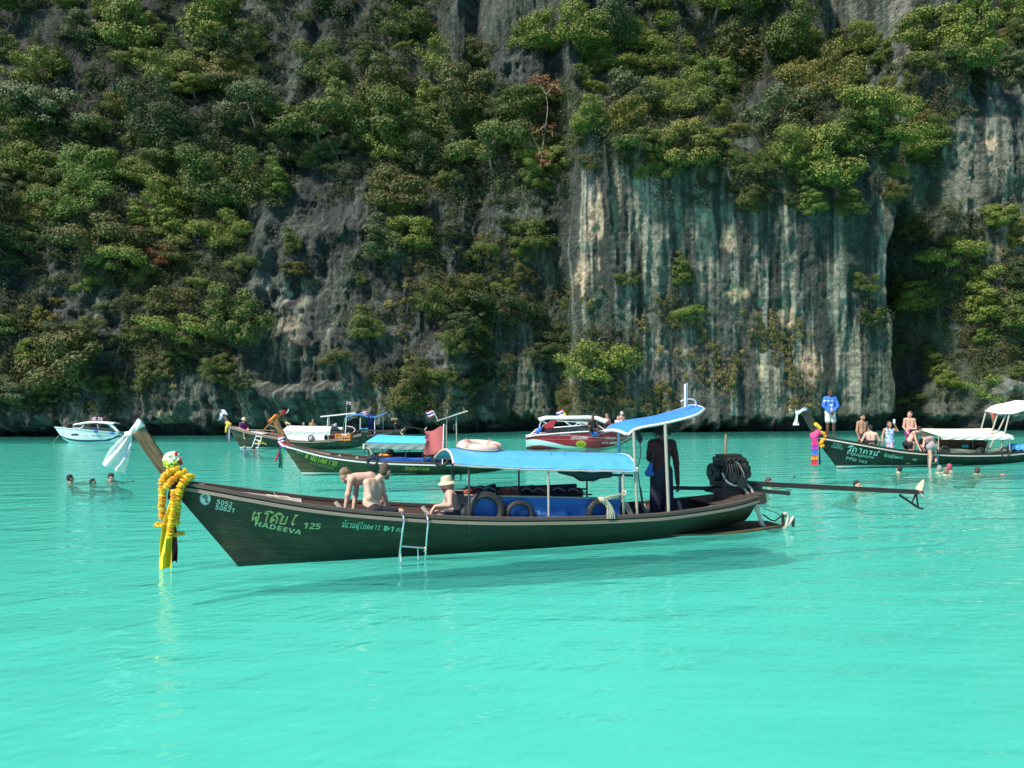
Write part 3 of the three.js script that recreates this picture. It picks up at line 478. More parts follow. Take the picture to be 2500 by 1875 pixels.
// J: joints in metres. sh/el/wr/hip/kn/an are [left, right]; face: unit direction of the face; up: crown direction
function person(label, J, o) {
  const t = thing('person', label, 'person', o.pos || V(), o.yaw || 0, o.group), cell = o.cell || 0.02, fine = cell < 0.016, s = o.scale || 1, b = o.bulk || 1;
  const v = (p) => vv(p).clone().multiplyScalar(s), j = {}; for (const k of Object.keys(J)) if (!['face', 'up', 'hand'].includes(k)) j[k] = Array.isArray(J[k][0]) || J[k][0]?.isVector3 ? J[k].map(v) : v(J[k]);
  const face = vv(J.face).clone().normalize(), up = vv(J.up || [0, 1, 0]).clone(); const fx = V().crossVectors(up, face).normalize(); up.crossVectors(face, fx); const q = new THREE.Quaternion().setFromRotationMatrix(new THREE.Matrix4().makeBasis(fx, up, face));
  const prims = [], mid = (a, c, k = 0.5) => a.clone().lerp(c, k);
  const across = j.sh[1].clone().sub(j.sh[0]), shM = mid(j.sh[0], j.sh[1]);
  const torso = [cap(mid(j.sh[0], j.sh[1], 0.14), mid(j.sh[0], j.sh[1], 0.86), 0.062 * s, 0.062 * s)];
  if (j.pelvis) {
    const chest = mid(shM, j.pelvis, 0.3), waist = mid(shM, j.pelvis, 0.72).add(V(...(J.belly || [0, 0, 0]))), ax = across.clone().normalize();
    for (const sd of [-1, 1]) torso.push(cap(mid(shM, chest, 0.4).addScaledVector(ax, sd * 0.075 * s), waist.clone().addScaledVector(ax, sd * 0.05 * s), 0.102 * s * b, 0.092 * s * b));
    for (const sd of [-1, 1]) torso.push(cap(waist.clone().addScaledVector(ax, sd * 0.045 * s), mid(j.pelvis, j.hip ? j.hip[sd < 0 ? 0 : 1] : j.pelvis, 0.5), 0.094 * s * b, 0.108 * s * b));
    if (j.hip) torso.push(cap(j.hip[0], j.hip[1], 0.1 * s * b, 0.1 * s * b));
  }
  prims.push(...torso, cap(mid(shM, j.head, 0.1), mid(shM, j.head, 0.75), 0.062 * s, 0.053 * s));
  for (const i of [0, 1]) prims.push(cap(mid(shM, j.sh[i], 0.35).add(V(0, 0.035 * s, 0)), j.sh[i], 0.05 * s, 0.055 * s));
  const arms = [[], []], legs = [[], []], hands = [];
  for (const i of [0, 1]) {
    if (j.el) { arms[i].push(cap(j.sh[i], j.el[i], 0.054 * s, 0.041 * s), cap(j.el[i], j.wr[i], 0.042 * s, 0.028 * s)); const d = j.wr[i].clone().sub(j.el[i]), H = (J.hand || [])[i] || {}; hands.push(...handPrims(j.wr[i], H.dir ? vv(H.dir) : d, H.n ? vv(H.n) : V(0, -0.3, -1), H.curl ?? 0.35, s)); }
    if (j.kn) { legs[i].push(cap(j.hip[i], j.kn[i], 0.088 * s * b, 0.06 * s), cap(j.kn[i], j.an[i], 0.06 * s, 0.038 * s)); const c = mid(j.kn[i], j.an[i], 0.3), back = V().crossVectors(across, j.kn[i].clone().sub(j.hip[i])).normalize(); legs[i].push({ ...cap(c, mid(j.kn[i], j.an[i], 0.55), 0.056 * s, 0.04 * s) }); const f = V(...(J.toe || [0, 0, 1])).normalize(); legs[i].push(cap(j.an[i].clone().add(V(0, -0.03 * s, 0)), j.an[i].clone().addScaledVector(f, 0.15 * s).add(V(0, -0.055 * s, 0)), 0.036 * s, 0.024 * s)); }
  }
  const w = (p, c) => { const n = noise(p.x * 9 + 3, p.y * 9 + p.z * 7); c[0] = 1 + 0.03 * n; c[1] = 1 + 0.05 * n; c[2] = 1 + 0.06 * n; };
  const G = [polygonize([...prims, ...arms.flat(), ...legs.flat(), ...(fine ? [] : hands)], cell, 0.035 * s, w), headGeo(j.head, q, Math.min(cell, 0.012), o.beard)];
  if (fine && hands.length) { const h = hands.length / 2; G.push(polygonize(hands.slice(0, h), 0.005, 0.012, w), polygonize(hands.slice(h), 0.005, 0.012, w)); }
  const body = part('body', mergeC(G), skin(o.skin || FAIR), t);
  const P = (x, y, z) => V(x, y, z).applyQuaternion(q).add(j.head);
  if (o.hair) {
    const hp = [{ ...ell(P(0, 0.055, -0.022), 0.079, 0.083, 0.092, q) }, { ...ell(P(0, 0.0, -0.05), 0.076, 0.075, 0.062, q) }];
    if (o.long) hp.push(cap(P(0, 0, -0.07), P(0, -0.22, -0.09), 0.07, 0.045), cap(P(0.07, 0, -0.02), P(0.085, -0.25, 0.03), 0.03, 0.02), cap(P(-0.07, 0, -0.02), P(-0.085, -0.25, 0.03), 0.03, 0.02));
    for (let i = 0; i < (o.curls ?? 26); i++) { const a = rr(0, 6.28), e = rr(0.1, 1.4), d = V(Math.cos(a) * Math.cos(e), Math.sin(e), Math.sin(a) * Math.cos(e)); if (d.z > 0.5 && d.y < 0.6) continue; hp.push({ ...ell(P(d.x * 0.075, 0.05 + d.y * 0.08, -0.022 + d.z * 0.088), 0.016, 0.014, 0.016), k: 0.008 }); }
    if (o.dreads) { hp.push({ ...ell(P(0, -0.02, -0.03), 0.092, 0.10, 0.085, q) }); for (let i = 0; i < 40; i++) { const a = rr(-2.6, 2.6), p0 = P(Math.sin(a) * 0.085, rr(-0.05, 0.05), -Math.cos(a) * 0.09), p1 = P(Math.sin(a) * rr(0.12, 0.19), rr(-0.14, -0.03), -Math.cos(a) * rr(0.10, 0.15)); hp.push({ ...cap(p0, p1, 0.018, 0.011), k: 0.008 }); } }
    part('hair', polygonize(hp, fine ? 0.008 : 0.014, 0.02, (p, c) => { const n = 1 + 0.35 * noise(p.x * 160, p.y * 120 + p.z * 140); c[0] = c[1] = c[2] = n; }), std(o.hair, 0.75, { vertexColors: true }), t);
  }
  const grow = (list, d) => list.map((p) => p.c ? { c: p.c.clone(), r: p.r.clone().addScalar(d), q: p.q } : { a: p.a.clone(), b: p.b.clone(), ra: p.ra + d, rb: p.rb + d });
  let print; const cloth = (name, list, mat, label2) => part(name, polygonize(list, Math.max(cell * 0.9, 0.012), 0.03 * s, (p, c) => { const n = 1 + 0.08 * noise(p.x * 22, p.y * 22 + p.z * 15); c[0] = c[1] = c[2] = n; print?.(p, c); }), mat, t, label2);
  for (const c of o.clothes || []) {
    const m = std(c.color, 0.85, { vertexColors: true, ...(c.extra || {}) }), d = 0.014; print = c.print;
    if (c.kind === 'shorts') cloth('shorts', [...grow([cap(j.hip[0], j.hip[1], 0.104 * s * b, 0.104 * s * b), cap(mid(j.pelvis, shM, 0.02), mid(j.pelvis, shM, 0.1), 0.11 * s * b)], d), ...[0, 1].map((i) => cap(j.hip[i], mid(j.hip[i], j.kn[i], c.len ?? 0.7), 0.1 * s * b, (c.flare ?? 0.085) * s * b))], m);
    if (c.kind === 'shirt') cloth('shirt', [...grow(torso, d), ...[0, 1].map((i) => cap(j.sh[i], mid(j.sh[i], j.el[i], c.sleeve ?? 0.6), 0.068 * s, 0.062 * s)), ...(c.long ? [0, 1].map((i) => cap(mid(j.sh[i], j.el[i], 0.5), j.el[i], 0.062 * s, 0.054 * s)) : []), ...(c.long ? [0, 1].map((i) => cap(j.el[i], mid(j.el[i], j.wr[i], 0.92), 0.052 * s, 0.038 * s)) : [])], m);
    if (c.kind === 'dress') cloth('dress', [...grow(torso, d), cap(j.pelvis, c.to ? v(c.to) : mid(j.kn[0], j.kn[1], 0.5), 0.13 * s, 0.2 * s)], m);
    if (c.kind === 'sarong') cloth('sarong', [cap(mid(j.hip[0], j.hip[1]).add(V(0, 0.06 * s, 0)), mid(j.hip[0], j.hip[1]), 0.135 * s, 0.15 * s), ...[0, 1].map((i) => cap(j.hip[i], j.an[i], 0.115 * s, 0.11 * s))], m);
    if (c.kind === 'band') cloth(c.name || 'bikini_top', grow([cap(mid(j.sh[0], j.pelvis, 0.36).add(V(...(c.off || [0, 0, 0]))), mid(j.sh[1], j.pelvis, 0.36).add(V(...(c.off || [0, 0, 0]))), 0.1 * s * b)], 0.012), m);
    if (c.kind === 'cap') part('hat', polygonize([{ ...ell(P(0, 0.062, -0.012), 0.088, 0.075, 0.1, q) }], 0.012, 0.01, (p, cc) => {}), m, t);
    if (c.kind === 'bucket') { const g = new THREE.LatheGeometry([[0, 0.115], [0.05, 0.112], [0.082, 0.09], [0.09, 0.03], [0.1, 0.02], [0.132, -0.008], [0.142, -0.02], [0.137, -0.024], [0.1, 0.012], [0.085, 0.02]].map((p) => new THREE.Vector2(p[0], p[1])), 28).scale(1, 1, 1.08); g.applyQuaternion(q).translate(...P(0, 0.04, -0.01).toArray()); const n = g.attributes.position; part('hat', g, std(c.color, 0.85), t); }
  }
  return t;
}
// ready poses, facing +z, origin under the feet (standing), on the seat (sitting) or at the water line (swimming)
const STAND = (o = {}) => ({ head: [0, 1.62, 0.03], sh: [[-0.185, 1.42, 0], [0.185, 1.42, 0]], pelvis: [0, 0.98, 0], hip: [[-0.09, 0.93, 0], [0.09, 0.93, 0]], kn: [[-0.11, 0.5, 0.03], [0.11, 0.5, 0.03]], an: [[-0.12, 0.09, 0], [0.12, 0.09, 0]], el: [[-0.25, 1.13, 0], [0.25, 1.13, 0]], wr: [[-0.22, 0.88, 0.08], [0.22, 0.88, 0.08]], face: [0, 0, 1], ...o });
const SIT = (o = {}) => ({ head: [0, 0.74, 0.08], sh: [[-0.18, 0.54, 0.02], [0.18, 0.54, 0.02]], pelvis: [0, 0.1, 0], hip: [[-0.09, 0.09, 0.03], [0.09, 0.09, 0.03]], kn: [[-0.14, 0.16, 0.44], [0.14, 0.16, 0.44]], an: [[-0.12, -0.28, 0.46], [0.12, -0.28, 0.46]], el: [[-0.24, 0.27, 0.1], [0.24, 0.27, 0.1]], wr: [[-0.14, 0.2, 0.32], [0.14, 0.2, 0.32]], face: [0, 0, 1], ...o });
const SWIM = (o = {}) => ({ head: [0, 0.10, 0.02], sh: [[-0.19, -0.075, 0], [0.19, -0.075, 0]], pelvis: [0, -0.36, -0.42], hip: [[-0.09, -0.38, -0.45], [0.09, -0.38, -0.45]], kn: [[-0.1, -0.5, -0.85], [0.1, -0.45, -0.87]], an: [[-0.1, -0.5, -1.25], [0.1, -0.58, -1.2]], toe: [0, -0.4, -1], el: [[-0.36, -0.12, 0.18], [0.36, -0.12, 0.18]], wr: [[-0.4, -0.08, 0.42], [0.4, -0.08, 0.42]], face: [0, 0, 1], ...o });
// ---------------------------------------------------------------- long-tail boats: local x runs aft from the stem's water line, y up, z to the near side
class Frame {                                     // from two water-line pixels on the boat's middle line
  constructor(p1, p2) { this.o = onWater(...p1); const d = onWater(...p2).sub(this.o); this.L = d.length(); this.yaw = Math.atan2(-d.z, d.x); this.ax = d.normalize(); this.az = V(-this.ax.z, 0, this.ax.x); }
  l(px, py, z = 0) { const r = ray(px, py), C = V(0, EYE, 0), t = this.o.clone().addScaledVector(this.az, z).sub(C).dot(this.az) / r.dot(this.az), p = C.addScaledVector(r, t).sub(this.o); return V(p.dot(this.ax), p.y, z); }
  w(p) { p = vv(p); return this.o.clone().addScaledVector(this.ax, p.x).addScaledVector(this.az, p.z).add(V(0, p.y, 0)); }
  toPx(p) { const q = this.w(p).applyMatrix4(camera.matrixWorldInverse); return [1250 + FOC * q.x / -q.z, 937.5 - FOC * q.y / -q.z]; }
}
camera.matrixWorldInverse.copy(camera.matrixWorld).invert();
// Thai letters as strokes in a unit box (x right, y down), enough for the painted names
const TH = {
  a: [[.3, 0, .7, 0, .7, 1]],
  d: [[.15, 1, .15, .35, .5, .02, .85, .35, .85, 1], [.4, .75, .3, .6, .45, .55, .5, .7, .4, .75, .2, 1]],
  k: [[.15, 1, .15, .35, .5, .02, .85, .35, .85, 1], [.35, .7, .5, .55, .55, .75, .35, .7]],
  y: [[.2, .12, .3, 0, .38, .12, .2, .2, .15, .4, .35, .5, .2, .75, .2, 1, .8, 1, .8, 0]],
  n: [[.15, .1, .25, 0, .3, .12, .2, .15, .2, 1, .7, .85], [.75, 0, .75, 1], [.7, .85, .85, .8, .9, .95, .75, 1]],
  w: [[.2, .2, .5, 0, .8, .25, .8, 1, .55, 1, .6, .85, .8, .9]],
  r: [[.75, .02, .35, 0, .25, .2, .7, .4, .7, 1, .45, 1, .5, .85, .7, .9]],
  s: [[.15, 1, .15, .5, .5, .3, .8, .5, .8, 1], [.4, .8, .3, .65, .5, .6, .5, .8], [.7, .35, .95, .1]],
  h: [[.15, .1, .3, .02, .3, .15, .18, .15, .18, .6, .2, 1, .6, .55, .6, 1, .85, 1, .85, .3, .6, .1, .95, 0]],
  j: [[.2, .2, .5, 0, .8, .3, .8, 1, .5, 1, .45, .8, .6, .75, .3, .6]],
  p: [[.15, .12, .28, 0, .3, .15, .18, .16, .2, 1, .5, .55, .8, 1, .8, 0]],
  o: [[.45, -.35, .75, -.4, .55, -.2, .5, .2, .5, .9, .7, 1, .75, .85, .55, .85]],
  b: [[.2, .1, .3, 0, .35, .12, .2, .15, .2, 1, .8, 1, .8, 0]],
  e: [[.3, .25, .45, .15, .5, .3, .35, .35, .35, .45, .8, .35], [.3, .75, .45, .65, .5, .8, .35, .85, .35, .95, .8, .85]],
  f: [[.15, .75, .3, .6, .35, .8, .2, .85, .15, 1], [.25, .6, .15, .3, .5, .02, .85, .3, .85, 1]],
  c: [[.2, .15, .35, 0, .4, .15, .2, .3, .45, .45, .3, 1, .8, 1, .8, .3, .95, .05]],
  '^': [[-.6, -.15, -.3, -.35, .1, -.15, -.6, -.15]], '~': [[-.7, -.2, -.2, -.4, .1, -.2, -.2, -.25]], u: [[-.4, 1.15, -.25, 1.15, -.25, 1.4, -.05, 1.4, -.05, 1.1]], '/': [[-.4, -.25, -.2, -.35, -.05, -.15], [-.35, -.3, -.35, -.15]], x: [[-.3, -.35, -.1, -.5, .2, -.6, -.2, -.3]], m: [[-.5, -.3, -.35, -.45, -.25, -.3, -.4, -.25, -.5, -.3]], '+': [[.2, .5, .8, .5], [.5, .2, .5, .8]],
};
function thai(ctx, text, w, h, lw) {              // draws in the current transform, baseline box w x h per letter
  let x = 0; ctx.lineWidth = lw; ctx.lineCap = 'round'; ctx.lineJoin = 'round';
  for (const ch of text) { const g = TH[ch]; if (!g) { if (/\d/.test(ch)) { ctx.save(); ctx.font = `bold ${h * 1.35}px sans-serif`; ctx.fillText(ch, x, 0); ctx.restore(); x += w; } else x += w * 0.6; continue; }
    for (const st of g) { ctx.beginPath(); for (let i = 0; i < st.length; i += 2) ctx[i ? 'lineTo' : 'moveTo'](x + st[i] * w * 0.9, (st[i + 1] - 1) * h); ctx.stroke(); }
    if (!'^~u/xm'.includes(ch)) x += w; }
}
const WOOD = { dark: std([0.055, 0.04, 0.03], 0.75), worn: std([0.30, 0.24, 0.185], 0.8), grey: std([0.10, 0.08, 0.066], 0.85), pale: std([0.52, 0.48, 0.42], 0.75), inner: std([0.07, 0.04, 0.03], 0.8), bow: std([0.19, 0.125, 0.055], 0.55) };
const MET = { pole: std([0.36, 0.33, 0.26], 0.55), dark: std([0.05, 0.05, 0.05], 0.5), steel: std([0.72, 0.73, 0.74], 0.22, { metalness: 0.9 }), iron: std([0.014, 0.013, 0.013], 0.6), rust: std([0.13, 0.07, 0.04], 0.8), white: std([0.78, 0.78, 0.76], 0.5) };
const RUB = std([0.022, 0.022, 0.023], 0.62), ROPE = std([0.50, 0.43, 0.31], 0.9);
{ // planks with grain for weathered timber
  const grain = dataTex(512, 256, (x, y, o) => { const g = fbm(x / 70, y / 3.5, 4, 300) * 1.6, k = 0.85 + 0.5 * g + 0.3 * fbm(x / 25, y / 25, 3, 305); o[0] = o[1] = o[2] = clamp(k * 0.75, 0.05, 1); }, true);
  for (const k of ['worn', 'grey', 'pale', 'dark', 'bow']) { WOOD[k].map = grain; WOOD[k].color.multiplyScalar(1.35); }
}
function hullShape(S) {                           // S: xs0, xs1, sheer table, beam table, keel table, stemTop
  const sheer = (u) => { const x = lerp(S.xs0, S.xs1, u); return [x, stab(S.sheer, x), stab(S.beam, x)]; };
  const stemX = (y) => tab(S.stem, y);
  return (u, v, side = 1, inset = 0) => {
    const [xs, ys, bs] = sheer(u), yk0 = S.stem[0][0], xk = lerp(stemX(yk0), S.xk1, u), yk = stab(S.keel, u * 10), sh = sst(0, 0.35, u), ex = lerp(0.95, 0.44, sh);
    const y = lerp(yk, ys, v), ys0 = stab(S.sheer, S.xs0), y0 = lerp(stab(S.keel, 0), ys0, v), x = lerp(xk, xs, v) + (stemX(y0) - lerp(stemX(yk0), S.xs0, v)) * (1 - sst(0, 0.2, u));
    return V(x, y, side * Math.max(0.012, bs * Math.pow(Math.max(v, 1e-4), ex) - inset));
  };
}
function hullTexture(S, paint, base, w = 2048, h = 512) {
  const [c, g] = canvas(w, h); g.fillStyle = base; g.fillRect(0, 0, w, h);
  for (let i = 0; i < 3400; i++) { const y = rr(0, h), x = rr(0, w), l = rr(30, 420); g.fillStyle = rnd() < 0.5 ? `rgba(0,0,0,${rr(0.04, 0.2)})` : `rgba(${S.grainTint || '120,105,60'},${rr(0.02, 0.13)})`; g.fillRect(x, y, l, rr(0.6, 2.6)); }
  for (let i = 0; i < 520; i++) { const x = rr(0, w), y = rr(0, h), rx = rr(12, 90), ry = rr(3, 20), c3 = ['0,0,0', '92,70,34', '52,78,40', '20,28,16', '130,120,84'][i % 5]; g.fillStyle = `rgba(${c3},${i % 5 === 4 ? rr(0.03, 0.16) : rr(0.08, 0.32)})`; g.beginPath(); g.ellipse(x, y, rx, ry, 0, 0, 7); g.fill(); }
  for (let i = 1; i < 5; i++) { for (let x = 0; x < w; x += 16) { g.fillStyle = `rgba(4,6,4,${rr(0.35, 0.8)})`; g.fillRect(x, h * (i / 5) + 6 * Math.sin(i) + 3 * Math.sin(x / 300 + i), 17, rr(1.5, 3.4)); } }
  for (let i = 0; i < 26; i++) { const x = rr(0, w); g.fillStyle = `rgba(0,0,0,${rr(0.04, 0.16)})`; for (let y = rr(0, h * 0.4); y < h; y += 6) g.fillRect(x + 6 * Math.sin(y / 60 + i), y, rr(8, 40), 7); }     // plank seams
  const uvAt = (px, py) => { let best = 1e9, bu = 0, bv = 0, s = 0.5, cu = 0.5, cv = 0.5; for (let pass = 0; pass < 6; pass++) { const n = pass ? 6 : 40; for (let i = -n; i <= n; i++) for (let j = -n; j <= n; j++) { const u = clamp(cu + s * i / n), v = clamp(cv + s * j / n), q = S.frame.toPx(S.f(u, v)), d = (q[0] - px) ** 2 + (q[1] - py) ** 2; if (d < best) { best = d; bu = u; bv = v; } } cu = bu; cv = bv; s *= pass ? 0.3 : 0.06; } return [bu * w, (1 - bv) * h]; };
  const frame = (ax, ay, bx, by, rise) => { const p = uvAt(ax, ay), q = uvAt(bx, by), L = Math.hypot(bx - ax, by - ay), t = uvAt(ax + 0.25 * rise, ay - rise); g.setTransform((q[0] - p[0]) / L, (q[1] - p[1]) / L, (p[0] - t[0]) / rise, (p[1] - t[1]) / rise, p[0], p[1]); };   // one unit = one photograph pixel along the baseline
  paint(g, { w, h, frame, uvAt, text(str, ax, ay, bx, by, hgt, fill, font = 'bold', fam = 'sans-serif') { frame(ax, ay, bx, by, hgt); g.fillStyle = fill; g.font = `${font} ${hgt * 1.38}px ${fam}`; const m = g.measureText(str).width, L = Math.hypot(bx - ax, by - ay); g.scale(L / m, 1); g.fillText(str, 0, 0); g.resetTransform(); }, thai(str, ax, ay, bx, by, hgt, fill, lw = 1.6) { frame(ax, ay, bx, by, hgt); g.strokeStyle = g.fillStyle = fill; const n = [...str].reduce((a, ch) => a + ('^~u/xm'.includes(ch) ? 0 : TH[ch] || /\d/.test(ch) ? 1 : 0.6), 0), L = Math.hypot(bx - ax, by - ay); thai(g, str, L / n, hgt, lw); g.resetTransform(); } });
  return tex(c);
}
function buildHull(t, S) {                        // hull skins, floor, gunwales, rub rails, ribs, bow deck, transom
  const f = S.f = hullShape(S), nu = 90, nv = 16, hm = S.hullMat;
  const outer = (side) => sheet(nu, nv, (u, v) => f(u, v, side)), inner = (side) => sheet(60, 8, (u, v) => f(0.03 + u * 0.965, 0.25 + v * 0.745, side, 0.045));
  part('hull', [outer(1), outer(-1), sheet(8, 2, (a, b) => { const p = f(1, a, 1); return V(p.x, p.y, lerp(-p.z, p.z, b)); })], hm, t);
  part('inner_planking', [inner(1), inner(-1)], WOOD.inner, t);
  const fy = S.floorY ?? 0.13;
  part('floor', sheet(40, 2, (a, b) => { const u = 0.06 + a * 0.93; let v = 0.3; const p0 = f(u, 0, 1), p1 = f(u, 1, 1); v = clamp((fy - p0.y) / (p1.y - p0.y), 0.05, 0.9); const p = f(u, v, 1, 0.03); return V(p.x, Math.max(fy, p.y), lerp(-p.z, p.z, b)); }), std([0.10, 0.075, 0.055], 0.85, { map: WOOD.grey.map }), t);
  for (const side of [1, -1]) {
    const band = (y0, y1, z0, z1) => { const n = 100, g = []; for (let k = 0; k < 4; k++) g.push(sheet(n, 1, (u, b) => { const p = f(u, 1, side), c = [[y0, z0], [y0, z1], [y1, z1], [y1, z0], [y0, z0]], a = c[k], d = c[k + 1]; return V(p.x, p.y + lerp(a[0], d[0], b), p.z + side * lerp(a[1], d[1], b)); })); g.push(sheet(1, 1, (u, b) => { const p = f(1, 1, side); return V(p.x, p.y + lerp(y0, y1, u), p.z + side * lerp(z0, z1, b)); })); return g; };
    part('gunwale', band(-0.005, 0.045, -0.06, 0.035), S.gunMat || WOOD.grey, t);
    part('rub_rail', band(-0.078, -0.03, 0.002, 0.04), S.rubMat || WOOD.worn, t);
  }
  for (const x of S.ribs || []) for (const side of [1, -1]) { const u = (x - S.xs0) / (S.xs1 - S.xs0), a = f(u, 0.45, side, 0.06), b = f(u, 0.985, side, 0.06); part('rib', beam(a, b, 0.06, 0.05), WOOD.pale, t); }
  for (const x of S.thwarts || []) { const u = (x - S.xs0) / (S.xs1 - S.xs0), b = f(u, 0.8, 1, 0.05); part('thwart', beam([b.x, b.y - 0.03, -b.z], [b.x, b.y - 0.03, b.z], 0.2, 0.035), WOOD.grey, t); }
  const [d0, d1, nb] = S.deck;                    // bow deck boards
  for (let i = 0; i < nb; i++) part('deck_board', sheet(14, 2, (a, b) => { const x = lerp(d0, d1, a), u = (x - S.xs0) / (S.xs1 - S.xs0), p = f(u, 0.97, 1, 0.05), g = 0.03; return V(x + 0.0, p.y + 0.005 * Math.sin(i * 5), lerp(-p.z, p.z, (i + g + b * (1 - 2 * g)) / nb)); }, 0.02), S.deckMat || WOOD.pale, t);
  // stem post / prow board
  const pr = S.prow, pg = slab(pr.poly, -pr.t / 2, pr.t / 2, 0.012), pu = pg.attributes.uv, pp = pg.attributes.position; for (let i = 0; i < pu.count; i++) { const x = pp.getX(i), y = pp.getY(i); pu.setXY(i, (0.84 * y - 0.54 * x) * 0.45, (0.84 * x + 0.54 * y) * 0.9 + pp.getZ(i)); }   // grain runs up the post
  part('prow', pg, pr.mat || WOOD.bow, t);
  return f;
}
const propBlades = (c, r, mat, t, a0) => { for (const a of [a0, a0 + Math.PI]) { const g = sheet(8, 6, (u, v) => { const w = 0.62 * r * Math.sin(Math.PI * (0.12 + 0.8 * Math.pow(u, 1.15))), x = (v - 0.5) * w; return V(x * 0.75 + 0.75 * r * u * u, u * r, x * 0.65 + 0.25 * r * u * u); }, 0.012).rotateX(a).translate(c.x, c.y, c.z); part('propeller_blade', g, mat, t); } };
// engine on its swivel with the long propeller shaft; origin at the swivel, shaft along +x; s = size
function longtailEngine(label, fr, pos, o = {}) {
  const w = fr.w(pos), t = thing('boat_engine', label, 'engine', w, fr.yaw), s = o.s || 1, S = (a) => a.map((x) => x * s);
  const B = (...a) => rbox(a[0] * s, a[1] * s, a[2] * s, a[3] * s, a[4] * s, a[5] * s, 0.012, a[6] || 0, a[7] || 0), C = (a, b, r, n) => bar(S(a), S(b), r * s, n || 12);
  part('engine_block', [B(0.46, 0.24, 0.36, -0.30, 0.24, 0), B(0.54, 0.10, 0.42, -0.28, 0.08, 0), B(0.30, 0.2, 0.3, -0.12, 0.28, 0.04), B(0.2, 0.3, 0.26, -0.42, 0.22, 0.05), ...[0, 1, 2, 3, 4].map((i) => B(0.025, 0.3, 0.40, -0.48 + i * 0.08, 0.25, 0)), C([-0.2, 0.1, 0.2], [-0.2, 0.1, 0.28], 0.1), C([-0.36, 0.2, 0.19], [-0.36, 0.2, 0.27], 0.085), ...Array.from({ length: 9 }, (_, i) => tube([S([-0.52 + i * 0.055, 0.1 + 0.03 * (i % 3), 0.2]), S([-0.5 + i * 0.06, 0.24, 0.25 + 0.02 * (i % 2)]), S([-0.46 + i * 0.045, 0.4, 0.22]), S([-0.5 + i * 0.06, 0.5, 0.12])], (0.009 + 0.004 * (i % 3)) * s, 5)), C([-0.62, 0.42, 0.1], [-0.5, 0.46, 0.1], 0.05), B(0.12, 0.1, 0.1, -0.08, 0.42, 0.16)], o.block || MET.iron, t);
  part('valve_cover', [B(0.46, 0.16, 0.3, -0.29, 0.46, 0), B(0.4, 0.05, 0.22, -0.29, 0.56, 0), ...[0, 1, 2, 3, 4, 5].map((i) => C([-0.48 + i * 0.075, 0.5, -0.17], [-0.48 + i * 0.075, 0.5, 0.19], 0.026, 8)), ...[0, 1, 2, 3].map((i) => tube([S([-0.46 + i * 0.1, 0.42, 0.16]), S([-0.42 + i * 0.1, 0.52, 0.23]), S([-0.34 + i * 0.08, 0.5, 0.2]), S([-0.3 + i * 0.06, 0.36, 0.21])], 0.014 * s, 6))], o.cover || std([0.05, 0.04, 0.034], 0.4, { metalness: 0.4 }), t);
  part('flywheel', [C([-0.64, 0.28, 0], [-0.56, 0.28, 0], 0.155, 24), C([-0.66, 0.28, 0], [-0.53, 0.28, 0], 0.06)], MET.iron, t);
  part('exhaust_pipe', [C([-0.37, 0.54, 0.02], [-0.36, 0.7, 0.02], 0.025), ...(o.stack === false ? [] : [bar(S([-0.36, 0.7, 0.02]), S([-0.345, 0.93, 0.02]), 0.02 * s, 8, 0.026 * s)])], o.stackMat || std([0.26, 0.2, 0.14], 0.8), t);
  part('engine_bed', [B(0.98, 0.09, 0.3, -0.2, -0.02, 0), B(0.16, 0.34, 0.2, 0.0, -0.2, 0), C([0, -0.5, 0], [0, 0, 0], 0.07), B(0.34, 0.16, 0.26, 0.06, -0.16, 0)], MET.iron, t);
  part('tiller', [bar(S([-0.55, 0.0, 0.02]), S([-1.5, 0.05, 0.06]), 0.032 * s, 10), bar(S([-1.5, 0.05, 0.06]), S([-1.54, 0.052, 0.062]), 0.06 * s, 10)], MET.iron, t);
  const L = o.shaft || 3.3, dy = o.drop ?? 0;
  part('shaft_housing', [beam(S([0.1, 0.06, 0]), S([L, 0.06 + dy, 0]), 0.06 * s, 0.085 * s), beam(S([0.12, -0.055, 0]), S([0.95, -0.065 + dy * 0.28, 0]), 0.05 * s, 0.07 * s)], o.shaftMat || std([0.035, 0.022, 0.018], 0.6), t);
  part('skeg', [bar(S([L - 0.42, 0.02 + dy, 0]), S([L + 0.02, -0.24 + dy, 0]), 0.022 * s, 6), bar(S([L + 0.02, -0.24 + dy, 0]), S([L + 0.12, -0.26 + dy, 0]), 0.02 * s, 6), bar(S([L - 0.04, 0.03 + dy, 0]), S([L - 0.13, -0.13 + dy, 0]), 0.018 * s, 6), bar(S([L - 0.03, 0.03 + dy, 0]), S([L + 0.01, -0.23 + dy, 0]), 0.018 * s, 6)], MET.iron, t);
  part('propeller_hub', C([L, 0.05 + dy, 0], [L + 0.12, 0.05 + dy, 0], 0.035), MET.rust, t);
  propBlades(V(...S([L + 0.07, 0.05 + dy, 0])), 0.23 * s, std([0.52, 0.40, 0.27], 0.55), t, -0.65);
  return t;
}
function tyre(label, fr, c, R, r, tilt = 0, group) {
  const t = thing('tyre', label, 'tyre', fr.w(c), fr.yaw, group); t.rotation.order = 'YXZ'; t.rotation.x = tilt;
  part('tread', [new THREE.TorusGeometry(R - r, r, 12, 40).scale(1, 1, 1.15), ...Array.from({ length: 26 }, (_, i) => { const a = i / 26 * 6.283; return rbox(0.012, r * 1.5, r * 1.7, 0, 0, 0, 0.004, 0.35).translate(0, R - r * 0.72, 0).rotateZ(a); })], RUB, t);
  part('side_wall', new THREE.TorusGeometry(R - r * 1.35, r * 0.72, 10, 40).scale(1, 1, 1.75), std([0.03, 0.03, 0.03], 0.7), t); return t;
}
